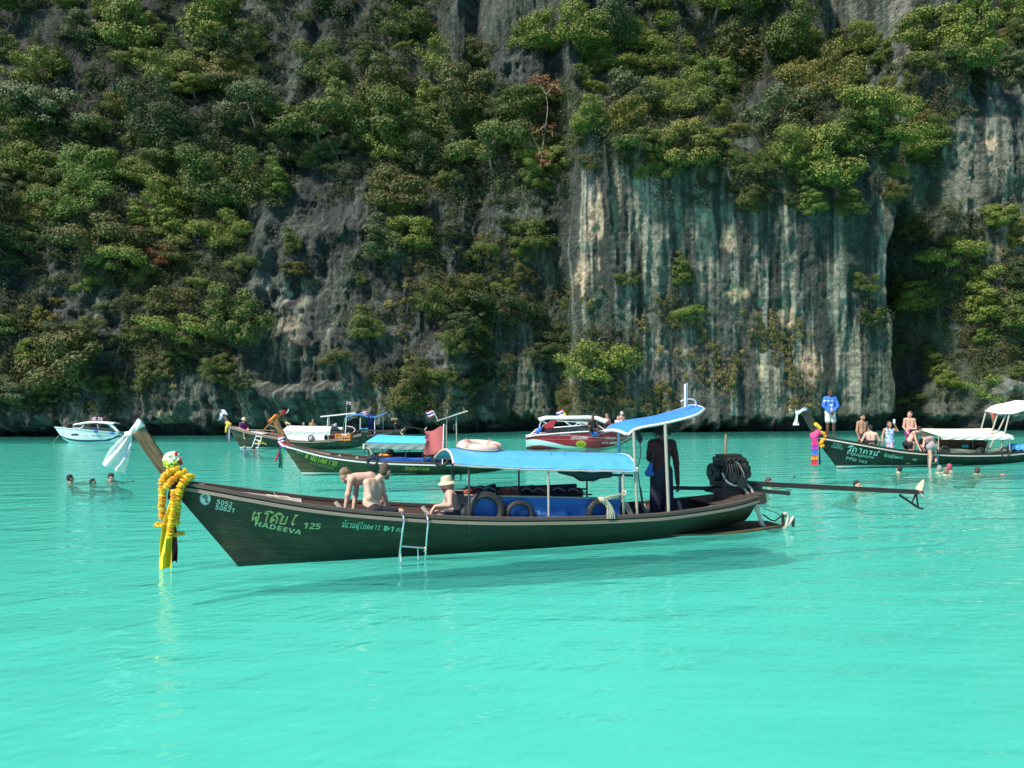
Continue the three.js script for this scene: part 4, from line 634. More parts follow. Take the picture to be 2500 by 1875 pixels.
const roofCanvas = (css, worn, n) => { const [c, g] = canvas(1024, 512); g.fillStyle = css; g.fillRect(0, 0, 1024, 512); for (let i = 0; i < 500; i++) { g.fillStyle = `rgba(${worn},${rr(0.02, 0.10)})`; g.fillRect(rr(-60, 1024), rr(0, 512), rr(20, 300), rr(1, 6)); } for (let i = 0; i < 220; i++) { g.fillStyle = `rgba(40,50,70,${rr(0.02, 0.08)})`; g.fillRect(rr(0, 1024), rr(0, 512), rr(2, 40), rr(1, 5)); } n?.(g); return tex(c); };
function flag(name, label, base, h, w, tall, colors, lean = 0, wind = -1, poleR = 0.012) {      // striped flag on its pole, colours from the top
  const t = thing(name, label, 'flag', base), top = V(lean * h, h, 0);
  part('pole', bar([0, 0, 0], top, poleR), MET.white, t);
  const d = top.clone().normalize();
  colors.forEach(([c, a, b], i) => part('stripe', sheet(10, 2, (u, v) => { const y = lerp(a, b, v) * tall, p = top.clone().addScaledVector(d, -y); return p.add(V(wind * u * w, 0.07 * tall * Math.sin(u * 7) - 0.25 * tall * u * u, 0.12 * w * Math.sin(u * 6 + 0.4))); }, 0.004), std(c, 0.8), t));
  return t;
}
const TRI = [[[0.55, 0.03, 0.05], 0, 1 / 6], [[0.8, 0.8, 0.8], 1 / 6, 1 / 3], [[0.06, 0.06, 0.25], 1 / 3, 2 / 3], [[0.8, 0.8, 0.8], 2 / 3, 5 / 6], [[0.55, 0.03, 0.05], 5 / 6, 1]];
// stripes of cloth hanging from or wound round something
function ribbon(name, pts, w0, w1, mat, parent, wave = 0.02, dirv = V(1, 0, 0), thick = 0.006, n = 26) {
  const c = new THREE.CatmullRomCurve3(pts.map(vv));
  return part(name, sheet(n, 8, (u, v) => { const p = c.getPoint(u), k = (v - 0.5) * lerp(w0, w1, u); return p.addScaledVector(dirv, k).add(V(0, 0, wave * (1 + u) * Math.sin(v * 9 + u * 5) * (0.3 + u))); }, thick), mat, parent);
}
// ---------------------------------------------------------------- the near boat
const A = new Frame([573, 1372], [1815, 1292]);
{
  const al = (x, y, z = 0) => A.l(x, y, z), t = thing('long_tail_boat', 'nearest long wooden boat, dark green, with blue canopy and yellow garlands on its bow', 'boat', A.o, A.yaw);
  const S = { frame: A, xs0: -0.95, xs1: 9.12, xk1: 9.0, stem: [[-0.07, 0.05], [0, 0], [1, -0.77], [1.27, -0.95], [1.38, -1.04], [2, -1.44]],
    sheer: [[-0.95, 1.25], [-0.6, 1.2], [0.2, 1.04], [1.2, 0.85], [2.4, 0.69], [3.8, 0.565], [5, 0.505], [6, 0.475], [7, 0.47], [8, 0.515], [8.6, 0.56], [9.12, 0.63]],
    beam: [[-0.95, 0.05], [-0.6, 0.14], [0.2, 0.36], [1.2, 0.58], [2.4, 0.73], [3.8, 0.8], [6, 0.8], [7, 0.76], [8, 0.64], [8.6, 0.53], [9.12, 0.40]], keel: [[0, -0.07], [5, -0.1], [8, -0.07], [9, 0.0], [10, 0.15]],
    ribs: [1.55, 2.3, 3.05, 3.8, 7.3, 8.0], thwarts: [1.5, 2.75, 3.6], deck: [-0.55, 1.0, 5], floorY: 0.12,
    prow: { t: 0.1, poly: [[-0.42, 1.22], [-0.66, 1.0], [-0.77, 1.0], [-1.04, 1.37], [-1.44, 2.0], [-1.28, 2.12], [-0.93, 1.52], [-0.62, 1.24]] } };
  S.f = hullShape(S);
  S.hullMat = std(0xffffff, 0.5, { map: hullTexture(S, (g, o) => {
    for (let i = 0; i < 420; i++) { const x = rr(0, o.w * 0.42), y = rr(0, o.h); g.fillStyle = `rgba(96,70,34,${rr(0.02, 0.10)})`; g.fillRect(x - 60, y, rr(30, 260), rr(1, 9)); }
    for (let i = 0; i < 300; i++) { g.fillStyle = `rgba(40,84,42,${rr(0.02, 0.10)})`; g.fillRect(rr(o.w * 0.25, o.w), rr(o.h * 0.05, o.h * 0.8), rr(30, 260), rr(1, 9)); }
    const sc = (px, py, r, n) => { const [x, y] = o.uvAt(px, py); for (let i = 0; i < n; i++) { g.fillStyle = `rgba(150,150,135,${rr(0.05, 0.4)})`; const a = rr(0, 6.28), d = rr(0, 1) * r; g.fillRect(x + Math.cos(a) * d * 2, y + Math.sin(a) * d * 2.4, rr(1, 9), rr(1, 5)); } };
    sc(605, 1240, 14, 26); sc(575, 1270, 10, 16); sc(590, 1290, 8, 12); sc(648, 1308, 6, 10); sc(665, 1255, 22, 26); sc(700, 1270, 26, 20);
    // round badge
    { const p = o.uvAt(501, 1218), q = o.uvAt(515, 1218), r = o.uvAt(501, 1203); g.setTransform((q[0] - p[0]), (q[1] - p[1]), (r[0] - p[0]), (r[1] - p[1]), p[0], p[1]); g.fillStyle = '#cfd6cc'; g.beginPath(); g.arc(0, 0, 1, 0, 7); g.fill(); g.fillStyle = '#10263a'; g.beginPath(); g.moveTo(-0.1, 0.72); g.quadraticCurveTo(-0.75, 0.5, -0.5, 0.15); g.quadraticCurveTo(0.1, 0.1, 0.05, -0.6); g.lineTo(0.6, -0.62); g.quadraticCurveTo(0.2, -0.1, 0.55, 0.3); g.quadraticCurveTo(0.3, 0.75, -0.1, 0.72); g.fill(); g.strokeStyle = '#cfd6cc'; g.lineWidth = 0.09; for (const k of [-0.2, 0.1, 0.4]) { g.beginPath(); g.moveTo(-0.6, k); g.quadraticCurveTo(0, k + 0.2, 0.55, k - 0.1); g.stroke(); } g.strokeStyle = '#10263a'; g.lineWidth = 0.05; g.beginPath(); g.arc(0, 0, 0.92, 0, 7); g.stroke(); g.resetTransform(); }
    o.text('5052', 527, 1230, 567, 1238, 11, '#c4d8c8', 'bold', 'monospace'); o.text('50621', 524, 1243, 573, 1252, 11, '#c4d8c8', 'bold', 'monospace');
    o.thai('ha~d^yo', 612, 1269, 724, 1283, 20, '#9d9848', 4); o.thai('ha~d^yo', 612, 1269, 724, 1283, 20, '#c3bf8e', 1.3);
    o.text('HADEEVA', 619, 1283, 734, 1306, 12, '#aebf8e', 'bold'); o.text('125', 738, 1290, 782, 1293, 15, '#9fb27c', 'bold');
    o.thai('jxnwnpu/oydsar', 832, 1286, 928, 1294, 11, '#8fd6b4', 1.5); o.thai('8+1', 935, 1296, 960, 1298, 13, '#8fd6b4', 2); o.thai('kn', 966, 1298, 986, 1299, 9, '#8fd6b4', 1.5);
  }, '#232716') });
  const f = buildHull(t, S);
  // stern: transom cap, hump of timber, platform awash
  part('stern_deck', [sheet(10, 4, (a, b) => { const x = lerp(8.2, 9.2, a), u = (x - S.xs0) / (S.xs1 - S.xs0), p = f(Math.min(u, 1), 0.98, 1, 0.02); return V(x, p.y + 0.02 + 0.10 * sst(0.1, 0.9, a) * (1 - Math.pow(2 * b - 1, 2)), lerp(-p.z, p.z, b)); }, 0.03), rbox(0.16, 0.2, 0.9, 9.18, 0.62, 0, 0.02, 0, 0.15), rbox(0.5, 0.22, 0.34, 8.75, 0.68, 0, 0.05)], WOOD.dark, t);
  part('stern_platform', sheet(14, 4, (a, b) => V(lerp(7.3, 9.75, a), 0.035 + 0.02 * a, lerp(-1, 1, b) * lerp(0.2, 0.62, Math.sin(Math.PI * (0.15 + 0.8 * a)))), 0.03), std([0.16, 0.12, 0.05], 0.7, { map: WOOD.grey.map }), t, 'brownish wet platform awash under the stern');
  // passenger canopy
  const e0 = al(1108, 1135, 0.74), e1 = al(1557, 1149, 0.74), r0 = al(1090, 1103, 0), r1 = al(1515, 1113, -0.1), ends = [al(1339, 1145, 0.74)];
  const roofAt = (u, v) => { const w = lerp(-1, 1, v), k = Math.abs(w) ** 2.2, x = lerp(lerp(r0.x, e0.x, k), lerp(r1.x, e1.x, k), u), ye = lerp(e0.y, e1.y, u) - 0.03 * Math.sin(u * 3.1) + 0.005 * Math.sin(u * 31 + 2 * Math.sin(u * 9)) + (w < 0 ? 0.02 : 0), yr = lerp(r0.y, r1.y, u) + 0.03; return V(x, lerp(yr, ye, k) + 0.006 * noise(u * 22, w * 4) + 0.005 * noise(u * 60, w * 9), 0.74 * w); };
  const blue = std(0xffffff, 0.42, { map: roofCanvas('#4fa6e4', '205,232,250', (g) => { g.strokeStyle = 'rgba(70,58,50,.9)'; for (const x of [70, 250, 430, 560, 640, 790, 950]) { g.lineWidth = 5; g.beginPath(); let y = 130 + (x % 90); g.moveTo(x, y); for (let i = 0; i < 12; i++) g.lineTo(x + rr(-4, 4) + i * 1.5, y += rr(8, 24)); g.stroke(); } for (let i = 0; i < 60; i++) { g.fillStyle = `rgba(110,80,50,${rr(0.02, 0.12)})`; g.fillRect(rr(900, 1010), rr(250, 430), rr(4, 40), rr(3, 20)); } }) });
  part('canopy', sheet(60, 26, roofAt, 0.018), blue, t, 'curved bright blue passenger canopy with worn seams');
  part('canopy_edge', [0, 1].map((u) => tube(Array.from({ length: 13 }, (_, i) => roofAt(u, i / 12).add(V(0, 0.005, 0))), 0.022, 7, 40)).concat([0, 1].map((v) => tube(Array.from({ length: 20 }, (_, i) => roofAt(i / 19, v).add(V(0, -0.01, 0))), 0.016, 6, 60))), std([0.5, 0.45, 0.38], 0.8), t);
  const post = (x, ytop, z, r = 0.02, mat = MET.dark, yb = 0.4) => part('canopy_post', bar([x, yb, z], [x, ytop, z], r, 8), mat, t);
  const topAt = (x, z) => { const u = clamp((x - e0.x) / (e1.x - e0.x)); return roofAt(u, z > 0 ? 1 : 0).y - 0.01; };
  for (const [px, z, m] of [[1145, 0.72, 0], [1339, 0.72, 1], [1522, 0.72, 1], [1267, -0.72, 0], [1433, -0.72, 0], [1105, -0.72, 0]]) { const x = al(px, 1200, z).x; post(x, topAt(x, z), z, m ? 0.021 : 0.018, m ? MET.pole : MET.dark); }
  { const a = al(1136, 1189, -0.72), b = al(1432, 1194, -0.72); part('side_rail', [bar(a, b, 0.018), bar([a.x, a.y - 0.06, -0.72], [b.x, b.y - 0.06, -0.72], 0.01)], MET.dark, t); }
  { const a = al(1148, 1210, 0.56), b = al(1516, 1220, 0.56); part('side_panel', sheet(50, 10, (u, v) => V(lerp(a.x, b.x, u), lerp(0.40, lerp(a.y, b.y, u), v), 0.53 + 0.016 * Math.sin(u * 40 + v * 4) * (1 - v) + 0.02 * noise(u * 9, v * 2)), 0.012), std(0xffffff, 0.6, { map: roofCanvas('#1c5fae', '90,150,215', (g) => { g.fillStyle = 'rgba(175,205,235,.75)'; g.font = '110px sans-serif'; g.fillText('8.1', 330, 330); g.strokeStyle = 'rgba(160,195,230,.6)'; g.setTransform(1, 0, 0, 1, 455, 330); g.save(); thai(g, 'kn', 26, 48, 5); g.restore(); g.resetTransform(); }) }), t, 'blue sheet along the side below the canopy');
    part('panel_rail', [bar([a.x - 0.1, a.y + 0.01, 0.56], [b.x + 0.05, b.y + 0.02, 0.56], 0.014), bar([a.x, a.y - 0.05, -0.7], [b.x, b.y - 0.05, -0.7], 0.016)], std([0.3, 0.28, 0.22], 0.8), t);
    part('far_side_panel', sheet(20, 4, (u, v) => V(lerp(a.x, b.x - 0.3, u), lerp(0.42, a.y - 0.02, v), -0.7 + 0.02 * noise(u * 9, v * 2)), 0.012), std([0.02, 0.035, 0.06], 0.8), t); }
  { const a = al(1350, 1149, 0.5), b = al(1460, 1150, 0.4); part('rolled_tarp', polygonize([cap(al(1365, 1151, 0.2), al(1445, 1158, 0.2), 0.035, 0.12), cap(al(1420, 1158, 0.2), al(1490, 1159, 0.2), 0.12, 0.05)], 0.02, 0.06), std([0.012, 0.04, 0.05], 0.7), t, 'dark tarp sagging under the canopy roof'); part('roof_beam', bar(al(1380, 1156, 0.1), al(1545, 1161, 0.1), 0.022), MET.dark, t); }
  // helm shelter at the stern
  const q = { nf: al(1532, 1060, 0.62), nv: al(1548, 1047, 0.66), nm: al(1624, 1031, 0.66), nb: al(1694, 1013, 0.62), tip: al(1719, 997, 0.15), bk: al(1681, 991, -0.5), ff: al(1478, 1051, -0.6), fm: al(1570, 1023, -0.66), fb: al(1640, 1005, -0.6) };
  const edgeN = [q.nf, q.nv, q.nm, q.nb, q.tip], edgeF = [q.ff, al(1493, 1038, -0.66), q.fm, q.fb, q.bk], cN = new THREE.CatmullRomCurve3(edgeN, false, 'centripetal'), cF = new THREE.CatmullRomCurve3(edgeF, false, 'centripetal');
  const helm = (u, v) => { const a = cF.getPoint(u), b = cN.getPoint(u); return a.lerp(b, v).add(V(0, 0.07 * Math.sin(Math.PI * v) * (0.4 + 0.6 * Math.sin(Math.PI * Math.min(1, u * 1.2 + 0.1))), 0)); };
  part('helm_canopy', sheet(40, 16, helm, 0.015), std(0xffffff, 0.5, { map: roofCanvas('#3c86dc', '120,175,240') }), t, 'small blue canopy rising aft over the steering place');
  part('helm_canopy_edge', [tube(Array.from({ length: 17 }, (_, i) => helm(i / 16, 1).add(V(0, -0.015, 0.01))), 0.024, 7, 50), tube(Array.from({ length: 17 }, (_, i) => helm(i / 16, 0)), 0.018, 6, 50), tube([0, .25, .5, .75, 1].map((v) => helm(1, v)), 0.02), tube([0, .25, .5, .75, 1].map((v) => helm(0, v).add(V(0, -0.01, 0))), 0.03)], std([0.72, 0.68, 0.6], 0.7), t);
  for (const [x0, y0, x1, y1, z, r, m] of [[1547, 1049, 1556, 1266, 0.68, 0.026, MET.pole], [1624, 1033, 1633, 1262, 0.68, 0.03, MET.pole], [1511, 1052, 1514, 1235, -0.66, 0.026, std([0.25, 0.5, 0.62], 0.5)], [1600, 1020, 1606, 1232, -0.66, 0.022, MET.dark]]) part('helm_post', bar(al(x1, y1, z), al(x0, y0, z), r, 10), m, t);
  part('helm_mast', [bar(al(1673, 994, 0), al(1673, 937, 0), 0.024), bar(al(1678, 992, 0), al(1678, 935, 0), 0.008), tube([al(1661, 980, 0), al(1676, 975, 0), al(1694, 976, 0), al(1699, 982, 0), al(1698, 992, 0)], 0.012)], std([0.62, 0.68, 0.68], 0.5), t);
  part('lean_pole', bar(al(1640, 1258, 0.5), al(1771, 1229, 0.2), 0.018), MET.pole, t);
  part('stay_rope', [tube([al(1559, 1060, 0), al(1564, 1110, 0), al(1557, 1140, 0)], 0.008, 5), tube([al(1557, 1150, 0.3), al(1563, 1195, 0.3), al(1571, 1238, 0.3)], 0.012, 5), bar(al(1563, 1190, 0.3), al(1570, 1238, 0.3), 0.02)], MET.dark, t);
  part('dark_hanging', polygonize([cap(al(1556, 1056, 0.3), al(1562, 1072, 0.3), 0.045, 0.05), cap(al(1562, 1072, 0.3), al(1564, 1082, 0.3), 0.045, 0.015)], 0.015, 0.03), std([0.02, 0.02, 0.022], 0.8), t);
  part('bow_line', tube([al(652, 1208, -0.3), al(676, 1212, -0.1), al(705, 1214, -0.05), al(712, 1222, 0)], 0.011, 6), ROPE, t); part('bow_line', tube([al(668, 1202, -0.3), al(674, 1210, -0.3), al(690, 1212, -0.2)], 0.011, 6), ROPE, t);

  // ---- things on the boat
  const W = (v) => A.w(v);
  // cloth tied over the prow tip
  { const c = thing('prow_cloth', 'white cloth knotted over the bow tip of the nearest boat, its tail blowing down', 'cloth', W(al(345, 1059, 0)), A.yaw), L = (x, y, z = 0) => al(x, y, z).sub(al(345, 1059, 0)), m = std([0.78, 0.8, 0.78], 0.85, { vertexColors: false });
    part('wrap', [sheet(16, 30, (u, v) => { const a = v * 2 * Math.PI, k = 0.085 - 0.02 * u + 0.008 * Math.sin(a * 5 + u * 6), A0 = [L(338, 1022), L(354, 1041)], B0 = [L(313, 1056), L(326, 1060)], p = A0[0].clone().lerp(A0[1], 0.5 + 0.5 * Math.cos(a)).lerp(B0[0].clone().lerp(B0[1], 0.5 + 0.5 * Math.cos(a)), u); p.z += k * Math.sin(a) * (1 - 0.55 * u); return p; }, 0.004), sheet(8, 20, (u, v) => { const a = v * 2 * Math.PI, p = L(346, 1028).lerp(L(338, 1022).lerp(L(354, 1041), 0.5 + 0.5 * Math.cos(a)), u); p.z += 0.085 * Math.sin(a) * u; return p; }, 0.004)], m, c);
    part('knot', polygonize([cap(L(309, 1058, 0.03), L(318, 1061, 0.05), 0.03, 0.034), cap(L(310, 1063, 0.05), L(318, 1058, 0.0), 0.026, 0.03)], 0.008, 0.02), m, c);
    part('tail', sheet(44, 30, (u, v) => { const c0 = V().lerpVectors(L(313, 1063, 0.03), L(lerp(262, 286, v), lerp(1137, 1152, v), 0.02), u), w = 0.03 + 0.17 * Math.sin(Math.PI * Math.min(1, 0.12 + u * 0.62)); c0.x += (v - 0.5) * w * 1.0; c0.y += (v - 0.5) * -0.35 * w - 0.05 * u * (1 - u); c0.z += (0.02 + 0.05 * u) * Math.sin(v * 13 + u * 5) + 0.08 * Math.sin(Math.PI * u) * Math.sin(v * 3.1) + 0.02 * noise(v * 9, u * 7); return c0; }, 0.004), m, c);
    part('loose_corner', sheet(8, 6, (u, v) => L(lerp(278, 254, u), lerp(1120, 1131, u) + v * lerp(14, 2, u), 0.04 * Math.sin(u * 4 + v * 3)), 0.004), m, c); }
  // marigold garlands: beads of petals strung on loops
  const bead = (() => { const g = []; for (let i = 0; i < 22; i++) { const a = i / 22 * 6.283, h = (i % 3 - 1) * 0.25; g.push(new THREE.ConeGeometry(0.22, 0.42, 4).rotateZ(-Math.PI / 2).translate(0.82, h, 0).rotateY(a + h)); } g.push(new THREE.CylinderGeometry(0.8, 0.8, 0.6, 10)); return join(g); })();
  const petal = [std([0.80, 0.46, 0.02], 0.8), std([0.86, 0.60, 0.04], 0.8), std([0.78, 0.36, 0.015], 0.8)];
  function garland(label, pts, r, mats = petal) {
    const o = W(vv(pts[0])), g = thing('flower_garland', label, 'garland', o, A.yaw, 'marigold garlands on the bow of the nearest boat'), c = new THREE.CatmullRomCurve3(pts.map((p) => vv(p).clone().sub(vv(pts[0]))), false, 'centripetal'), L = c.getLength(), n = Math.round(L / (r * 0.42));
    for (let i = 0; i < n; i++) { const u = (i + 0.5) / n, b = part('flower_ring', bead, mats[Math.floor(rnd() * mats.length)], g); b.position.copy(c.getPointAt(u)); b.quaternion.setFromUnitVectors(V(0, 1, 0), c.getTangentAt(u)); b.rotateY(rr(0, 6)); b.rotateX(rr(-0.25, 0.25)); b.rotateZ(rr(-0.25, 0.25)); const br = r * rr(0.82, 1.16); b.scale.set(br, r * 0.6, br); b.position.x += rr(-0.12, 0.12) * r; }
    return g;
  }
  garland('marigold garland hanging outermost left from the bow, ending in a flower ring', [al(436, 1142, 0.12), al(415, 1152, 0.16), al(398, 1168, 0.16), al(397, 1192, 0.15), al(396, 1230, 0.15), al(396, 1266, 0.15)], 0.06);
  garland('marigold garland slung across the bow stem from upper right to lower left', [al(452, 1149, 0.1), al(432, 1162, 0.18), al(412, 1180, 0.19), al(404, 1190, 0.18)], 0.06);
  garland('thick marigold garland draped round the hull join and hanging straight down', [al(468, 1164, 0.1), al(455, 1168, 0.2), al(443, 1185, 0.22), al(434, 1212, 0.21), al(430, 1250, 0.2), al(428, 1284, 0.2)], 0.068);
  garland('thin marigold garland hanging behind the thick one down to the yellow sash', [al(424, 1196, 0.2), al(424, 1235, 0.24), al(418, 1280, 0.24), al(414, 1314, 0.24)], 0.055);
  for (const [label, x, y, r, m] of [['flower ring swinging at the end of the left garland', 395, 1281, 0.075, 0], ['small flower ring hanging beside the sash', 435, 1303, 0.062, 0]]) { const p = al(x, y, 0.15), g = thing('flower_ring_pendant', label, 'garland', W(p), A.yaw, 'marigold garlands on the bow of the nearest boat'); for (let i = 0; i < 12; i++) { const a = i / 12 * 6.283, b = part('flower_ring', bead, petal[i % 3], g); b.position.set(Math.cos(a) * r, 0.01 * Math.sin(a * 2), Math.sin(a) * r); b.scale.setScalar(0.036); b.rotation.set(rr(0, 3), rr(0, 3), 0); } part('string', [bar([-0.03, 0, 0], [0, 0.12, 0], 0.004, 4), bar([0.03, 0, 0], [0, 0.12, 0], 0.004, 4)], ROPE, g); }
  { const p = al(420, 1124, 0.06), g = thing('flower_ball', 'white and lime flower ball with red buds on top of the garlands', 'flowers', W(p), A.yaw), mw = std([0.8, 0.82, 0.6], 0.8), ml = std([0.62, 0.72, 0.08], 0.8), mr = std([0.5, 0.02, 0.05], 0.7); for (let i = 0; i < 40; i++) { const a = i * 2.4, h = 1 - 2 * (i + 0.5) / 40, q2 = Math.sqrt(1 - h * h), b = part('blossom', bead, h > -0.05 ? mw : ml, g); b.position.set(Math.cos(a) * q2 * 0.095, h * 0.105, Math.sin(a) * q2 * 0.095); b.scale.setScalar(0.045); b.rotation.set(rr(0, 3), rr(0, 3), 0); } for (const [x, y] of [[0.06, 0.1], [0.12, 0.0], [0.13, -0.04]]) part('bud', new THREE.SphereGeometry(0.032, 10, 8).scale(0.8, 1.1, 0.8).translate(x, y, 0.05), mr, g); part('neck', polygonize([cap([0.03, -0.1, 0], [0.12, -0.2, 0.02], 0.05, 0.06)], 0.01, 0.02), petal[0], g); }
  { const p = al(430, 1195, 0.1), c = thing('ribbon_sash', 'yellow, dark red and navy sashes hanging from the bow of the nearest boat', 'sash', W(p), A.yaw), L = (x, y, z) => al(x, y, z).sub(p); ribbon('yellow_sash', [L(424, 1220, 0.16), L(412, 1270, 0.2), L(405, 1330, 0.2), L(403, 1388, 0.2)], 0.10, 0.19, std([0.72, 0.56, 0.02], 0.7), c, 0.03, V(1, 0, 0)); ribbon('red_sash', [L(420, 1220, 0.08), L(424, 1300, 0.12), L(424, 1350, 0.12), L(422, 1372, 0.12)], 0.06, 0.12, std([0.14, 0.015, 0.02], 0.8), c, 0.03); ribbon('navy_sash', [L(440, 1170, 0.14), L(420, 1192, 0.17), L(418, 1214, 0.12), L(428, 1216, 0.0)], 0.11, 0.1, std([0.012, 0.018, 0.09], 0.8), c, 0.01, V(0.7, 0.7, 0)); part('tie_cord', bar(L(392, 1161, 0.06), L(417, 1141, 0.06), 0.008), ROPE, c); }
  // boarding ladder hooked over the gunwale
  { const p = al(980, 1262, 0.8), l = thing('boarding_ladder', 'shiny metal boarding ladder hooked over the side of the nearest boat', 'ladder', W(p), A.yaw), L = (x, y, z) => al(x, y, z).sub(p); const R = [[[979, 1250, 0.7], [983, 1258, 0.84], [986, 1266, 0.9], [981, 1310, 0.92], [976, 1350, 0.88], [974, 1384, 0.82]], [[1038, 1252, 0.7], [1042, 1260, 0.84], [1045, 1270, 0.9], [1042, 1310, 0.92], [1039, 1350, 0.88], [1036, 1378, 0.82]]]; for (const r of R) part('rail', tube(r.map((a) => L(...a)), 0.015, 10, 40), MET.steel, l);
    part('rung', bar(L(977, 1333, 0.91), L(1041, 1338, 0.91), 0.014), MET.steel, l); part('rung', bar(L(975, 1383, 0.83), L(1036, 1378, 0.83), 0.008), MET.steel, l);
    for (const [x, y] of [[978, 1376], [1020, 1374]]) part('foot', [bar(L(x, y - 34, 0.8), L(x + 1, y - 4, 0.82), 0.008), rbox(0.035, 0.05, 0.035, ...L(x + 1, y, 0.82).toArray(), 0.012)], x < 1000 ? MET.white : MET.white, l); part('lashing', tube([L(1037, 1336, 0.93), L(1040, 1341, 0.96), L(1036, 1346, 0.93)], 0.012, 6), ROPE, l); }
  tyre('large ribbed black tyre leaning on the blue panel, leftmost of the three', A, al(1185, 1249, 0.61), 0.335, 0.062, -0.08); tyre('smaller worn black tyre just right of the large ribbed one', A, al(1268, 1260, 0.61), 0.262, 0.04, -0.05); tyre('rope-tied tyre at the aft end of the blue panel', A, al(1462, 1251, 0.61), 0.225, 0.045, -0.05);
  // life ring on the roof
  { const c = al(1172, 1097, -0.12), u = clamp((c.x - e0.x) / (e1.x - e0.x)), y = roofAt(u, 0.42).y, p = V(c.x, y + 0.075, -0.12), r = thing('life_ring', 'faded pinkish white life ring lying on the blue canopy', 'life ring', W(p), A.yaw); r.rotation.order = 'YXZ'; r.rotation.z = -0.05; r.rotation.x = 0.10; part('ring', new THREE.TorusGeometry(0.305, 0.082, 16, 56).rotateX(Math.PI / 2).scale(1, 0.95, 1), std([0.72, 0.50, 0.42], 0.6), r); for (let i = 0; i < 4; i++) { const a = 0.9 + i * 1.571; part('strap', new THREE.TorusGeometry(0.086, 0.006, 6, 20).scale(1, 1, 6).rotateY(-a + Math.PI / 2 - 1.571).translate(Math.cos(a) * 0.305, 0, Math.sin(a) * 0.305), std([0.45, 0.26, 0.2], 0.7), r); } part('rope', [tube(Array.from({ length: 25 }, (_, i) => { const a = i / 24 * 6.283; return [Math.cos(a) * 0.395 * (1 + 0.015 * Math.sin(4 * a)), -0.01, Math.sin(a) * 0.395]; }), 0.009, 6, 60), tube([al(1142, 1108, 0.3).sub(p), al(1147, 1130, 0.72).sub(p), al(1146, 1165, 0.74).sub(p)], 0.008, 5)], ROPE, r); }
  // rope lashed over the third tyre
  { const p = al(1462, 1215, 0.8), r = thing('mooring_rope', 'bunched mooring rope tied over the aft tyre to the post', 'rope', W(p), A.yaw), L = (x, y, z) => al(x, y, z).sub(p), S2 = []; for (let i = 0; i < 5; i++) S2.push(tube([L(1465, 1219 + i * 1.5, 0.84), L(1490, 1214 + rr(-4, 4), 0.84), L(1510, 1209 + rr(-3, 3), 0.8), L(1524, 1203 + rr(-4, 4), 0.74)], 0.013, 6)); for (let i = 0; i < 6; i++) S2.push(tube([L(1470 + i * 2, 1220, 0.86), L(1481 + i * 2 + rr(-3, 3), 1235, 0.86), L(1483 + i * 3, 1250 + rr(-5, 5), 0.86), L(1484 + i * 3 + rr(-3, 3), 1266, 0.85)], 0.012, 6)); for (let i = 0; i < 4; i++) S2.push(tube([L(1460 + i * 4, 1213, 0.84), L(1466 + i * 3, 1222, 0.88), L(1474, 1228 + i, 0.84)], 0.014, 6)); S2.push(tube([L(1520, 1198, 0.74), L(1528, 1201, 0.78), L(1524, 1209, 0.78), L(1517, 1204, 0.76)], 0.016, 6)); part('strands', S2, ROPE, r); for (let i = 0; i < 3; i++) part('frayed_end', tube([L(1522 + i * 4, 1226, 0.5), L(1530 + i * 5, 1245, 0.5), L(1541 + i * 3, 1262, 0.5)], 0.016, 6), ROPE, r); }
  // life jackets heaped under the canopy
  { const cols = [[0.28, 0.05, 0.03], [0.02, 0.02, 0.022], [0.33, 0.09, 0.05], [0.03, 0.022, 0.02], [0.16, 0.05, 0.035], [0.02, 0.02, 0.03], [0.07, 0.03, 0.02]], lab = ['dull red life jacket at the front of the heap under the canopy', 'black life jacket second in the heap under the canopy', 'pale red life jacket standing highest in the heap', 'black life jacket right of the pale red one', 'rusty red life jacket low in the middle of the heap', 'black life jacket near the aft end of the heap', 'dark brown life jacket last in the heap']; cols.forEach((c, i) => { const p = al([1160, 1190, 1245, 1285, 1315, 1360, 1400][i], [1200, 1201, 1200, 1203, 1203, 1202, 1204][i], -0.45), j = thing('life_jacket', lab[i], 'life jacket', W(p), A.yaw + rr(-0.4, 0.4)); const m = std(c, 0.85); part('front_panel', polygonize([cap([-0.13, 0.03, 0.06], [0.1, 0.06 + 0.04 * (i % 2), 0.05], 0.055, 0.05), cap([-0.1, -0.06, 0.06], [0.12, -0.04, 0.07], 0.055, 0.055)], 0.014, 0.03), m, j); part('back_panel', polygonize([cap([-0.12, -0.02, -0.08], [0.13, 0.0, -0.08], 0.06, 0.06)], 0.016, 0.02), m, j); part('strap', tube([[-0.1, 0.05, 0.12], [0, 0.09, 0.1], [0.12, 0.03, 0.12]], 0.014, 6), std([0.3, 0.28, 0.25], 0.8), j); }); }
  // engine, hoses
  { const sw = al(1815, 1189, 0); longtailEngine('black car engine with a long shaft reaching aft from the stern of the nearest boat', A, [sw.x, sw.y - 0.0, 0], { s: 1.08, shaft: (al(2240, 1203, 0).x - sw.x) / 1.08, drop: (al(2240, 1203, 0).y - sw.y - 0.05) / 1.08 });
    const p = al(1815, 1189, 0), h = thing('cooling_hoses', 'two pale hoses looping from the engine into the water behind the stern', 'hose', W(p), A.yaw), L = (x, y, z = 0.25) => al(x, y, z).sub(p), m = std([0.55, 0.5, 0.40], 0.5), m2 = std([0.33, 0.34, 0.33], 0.45);
    part('hose', tube([L(1763, 1154, 0.2), L(1775, 1176), L(1790, 1184), L(1812, 1187), L(1822, 1200)], 0.024, 8, 40), m2, h); part('hose', tube([L(1822, 1200), L(1836, 1222), L(1850, 1252), L(1862, 1284), L(1880, 1296), L(1908, 1293), L(1926, 1278), L(1937, 1262)], 0.03, 10, 60), m, h);
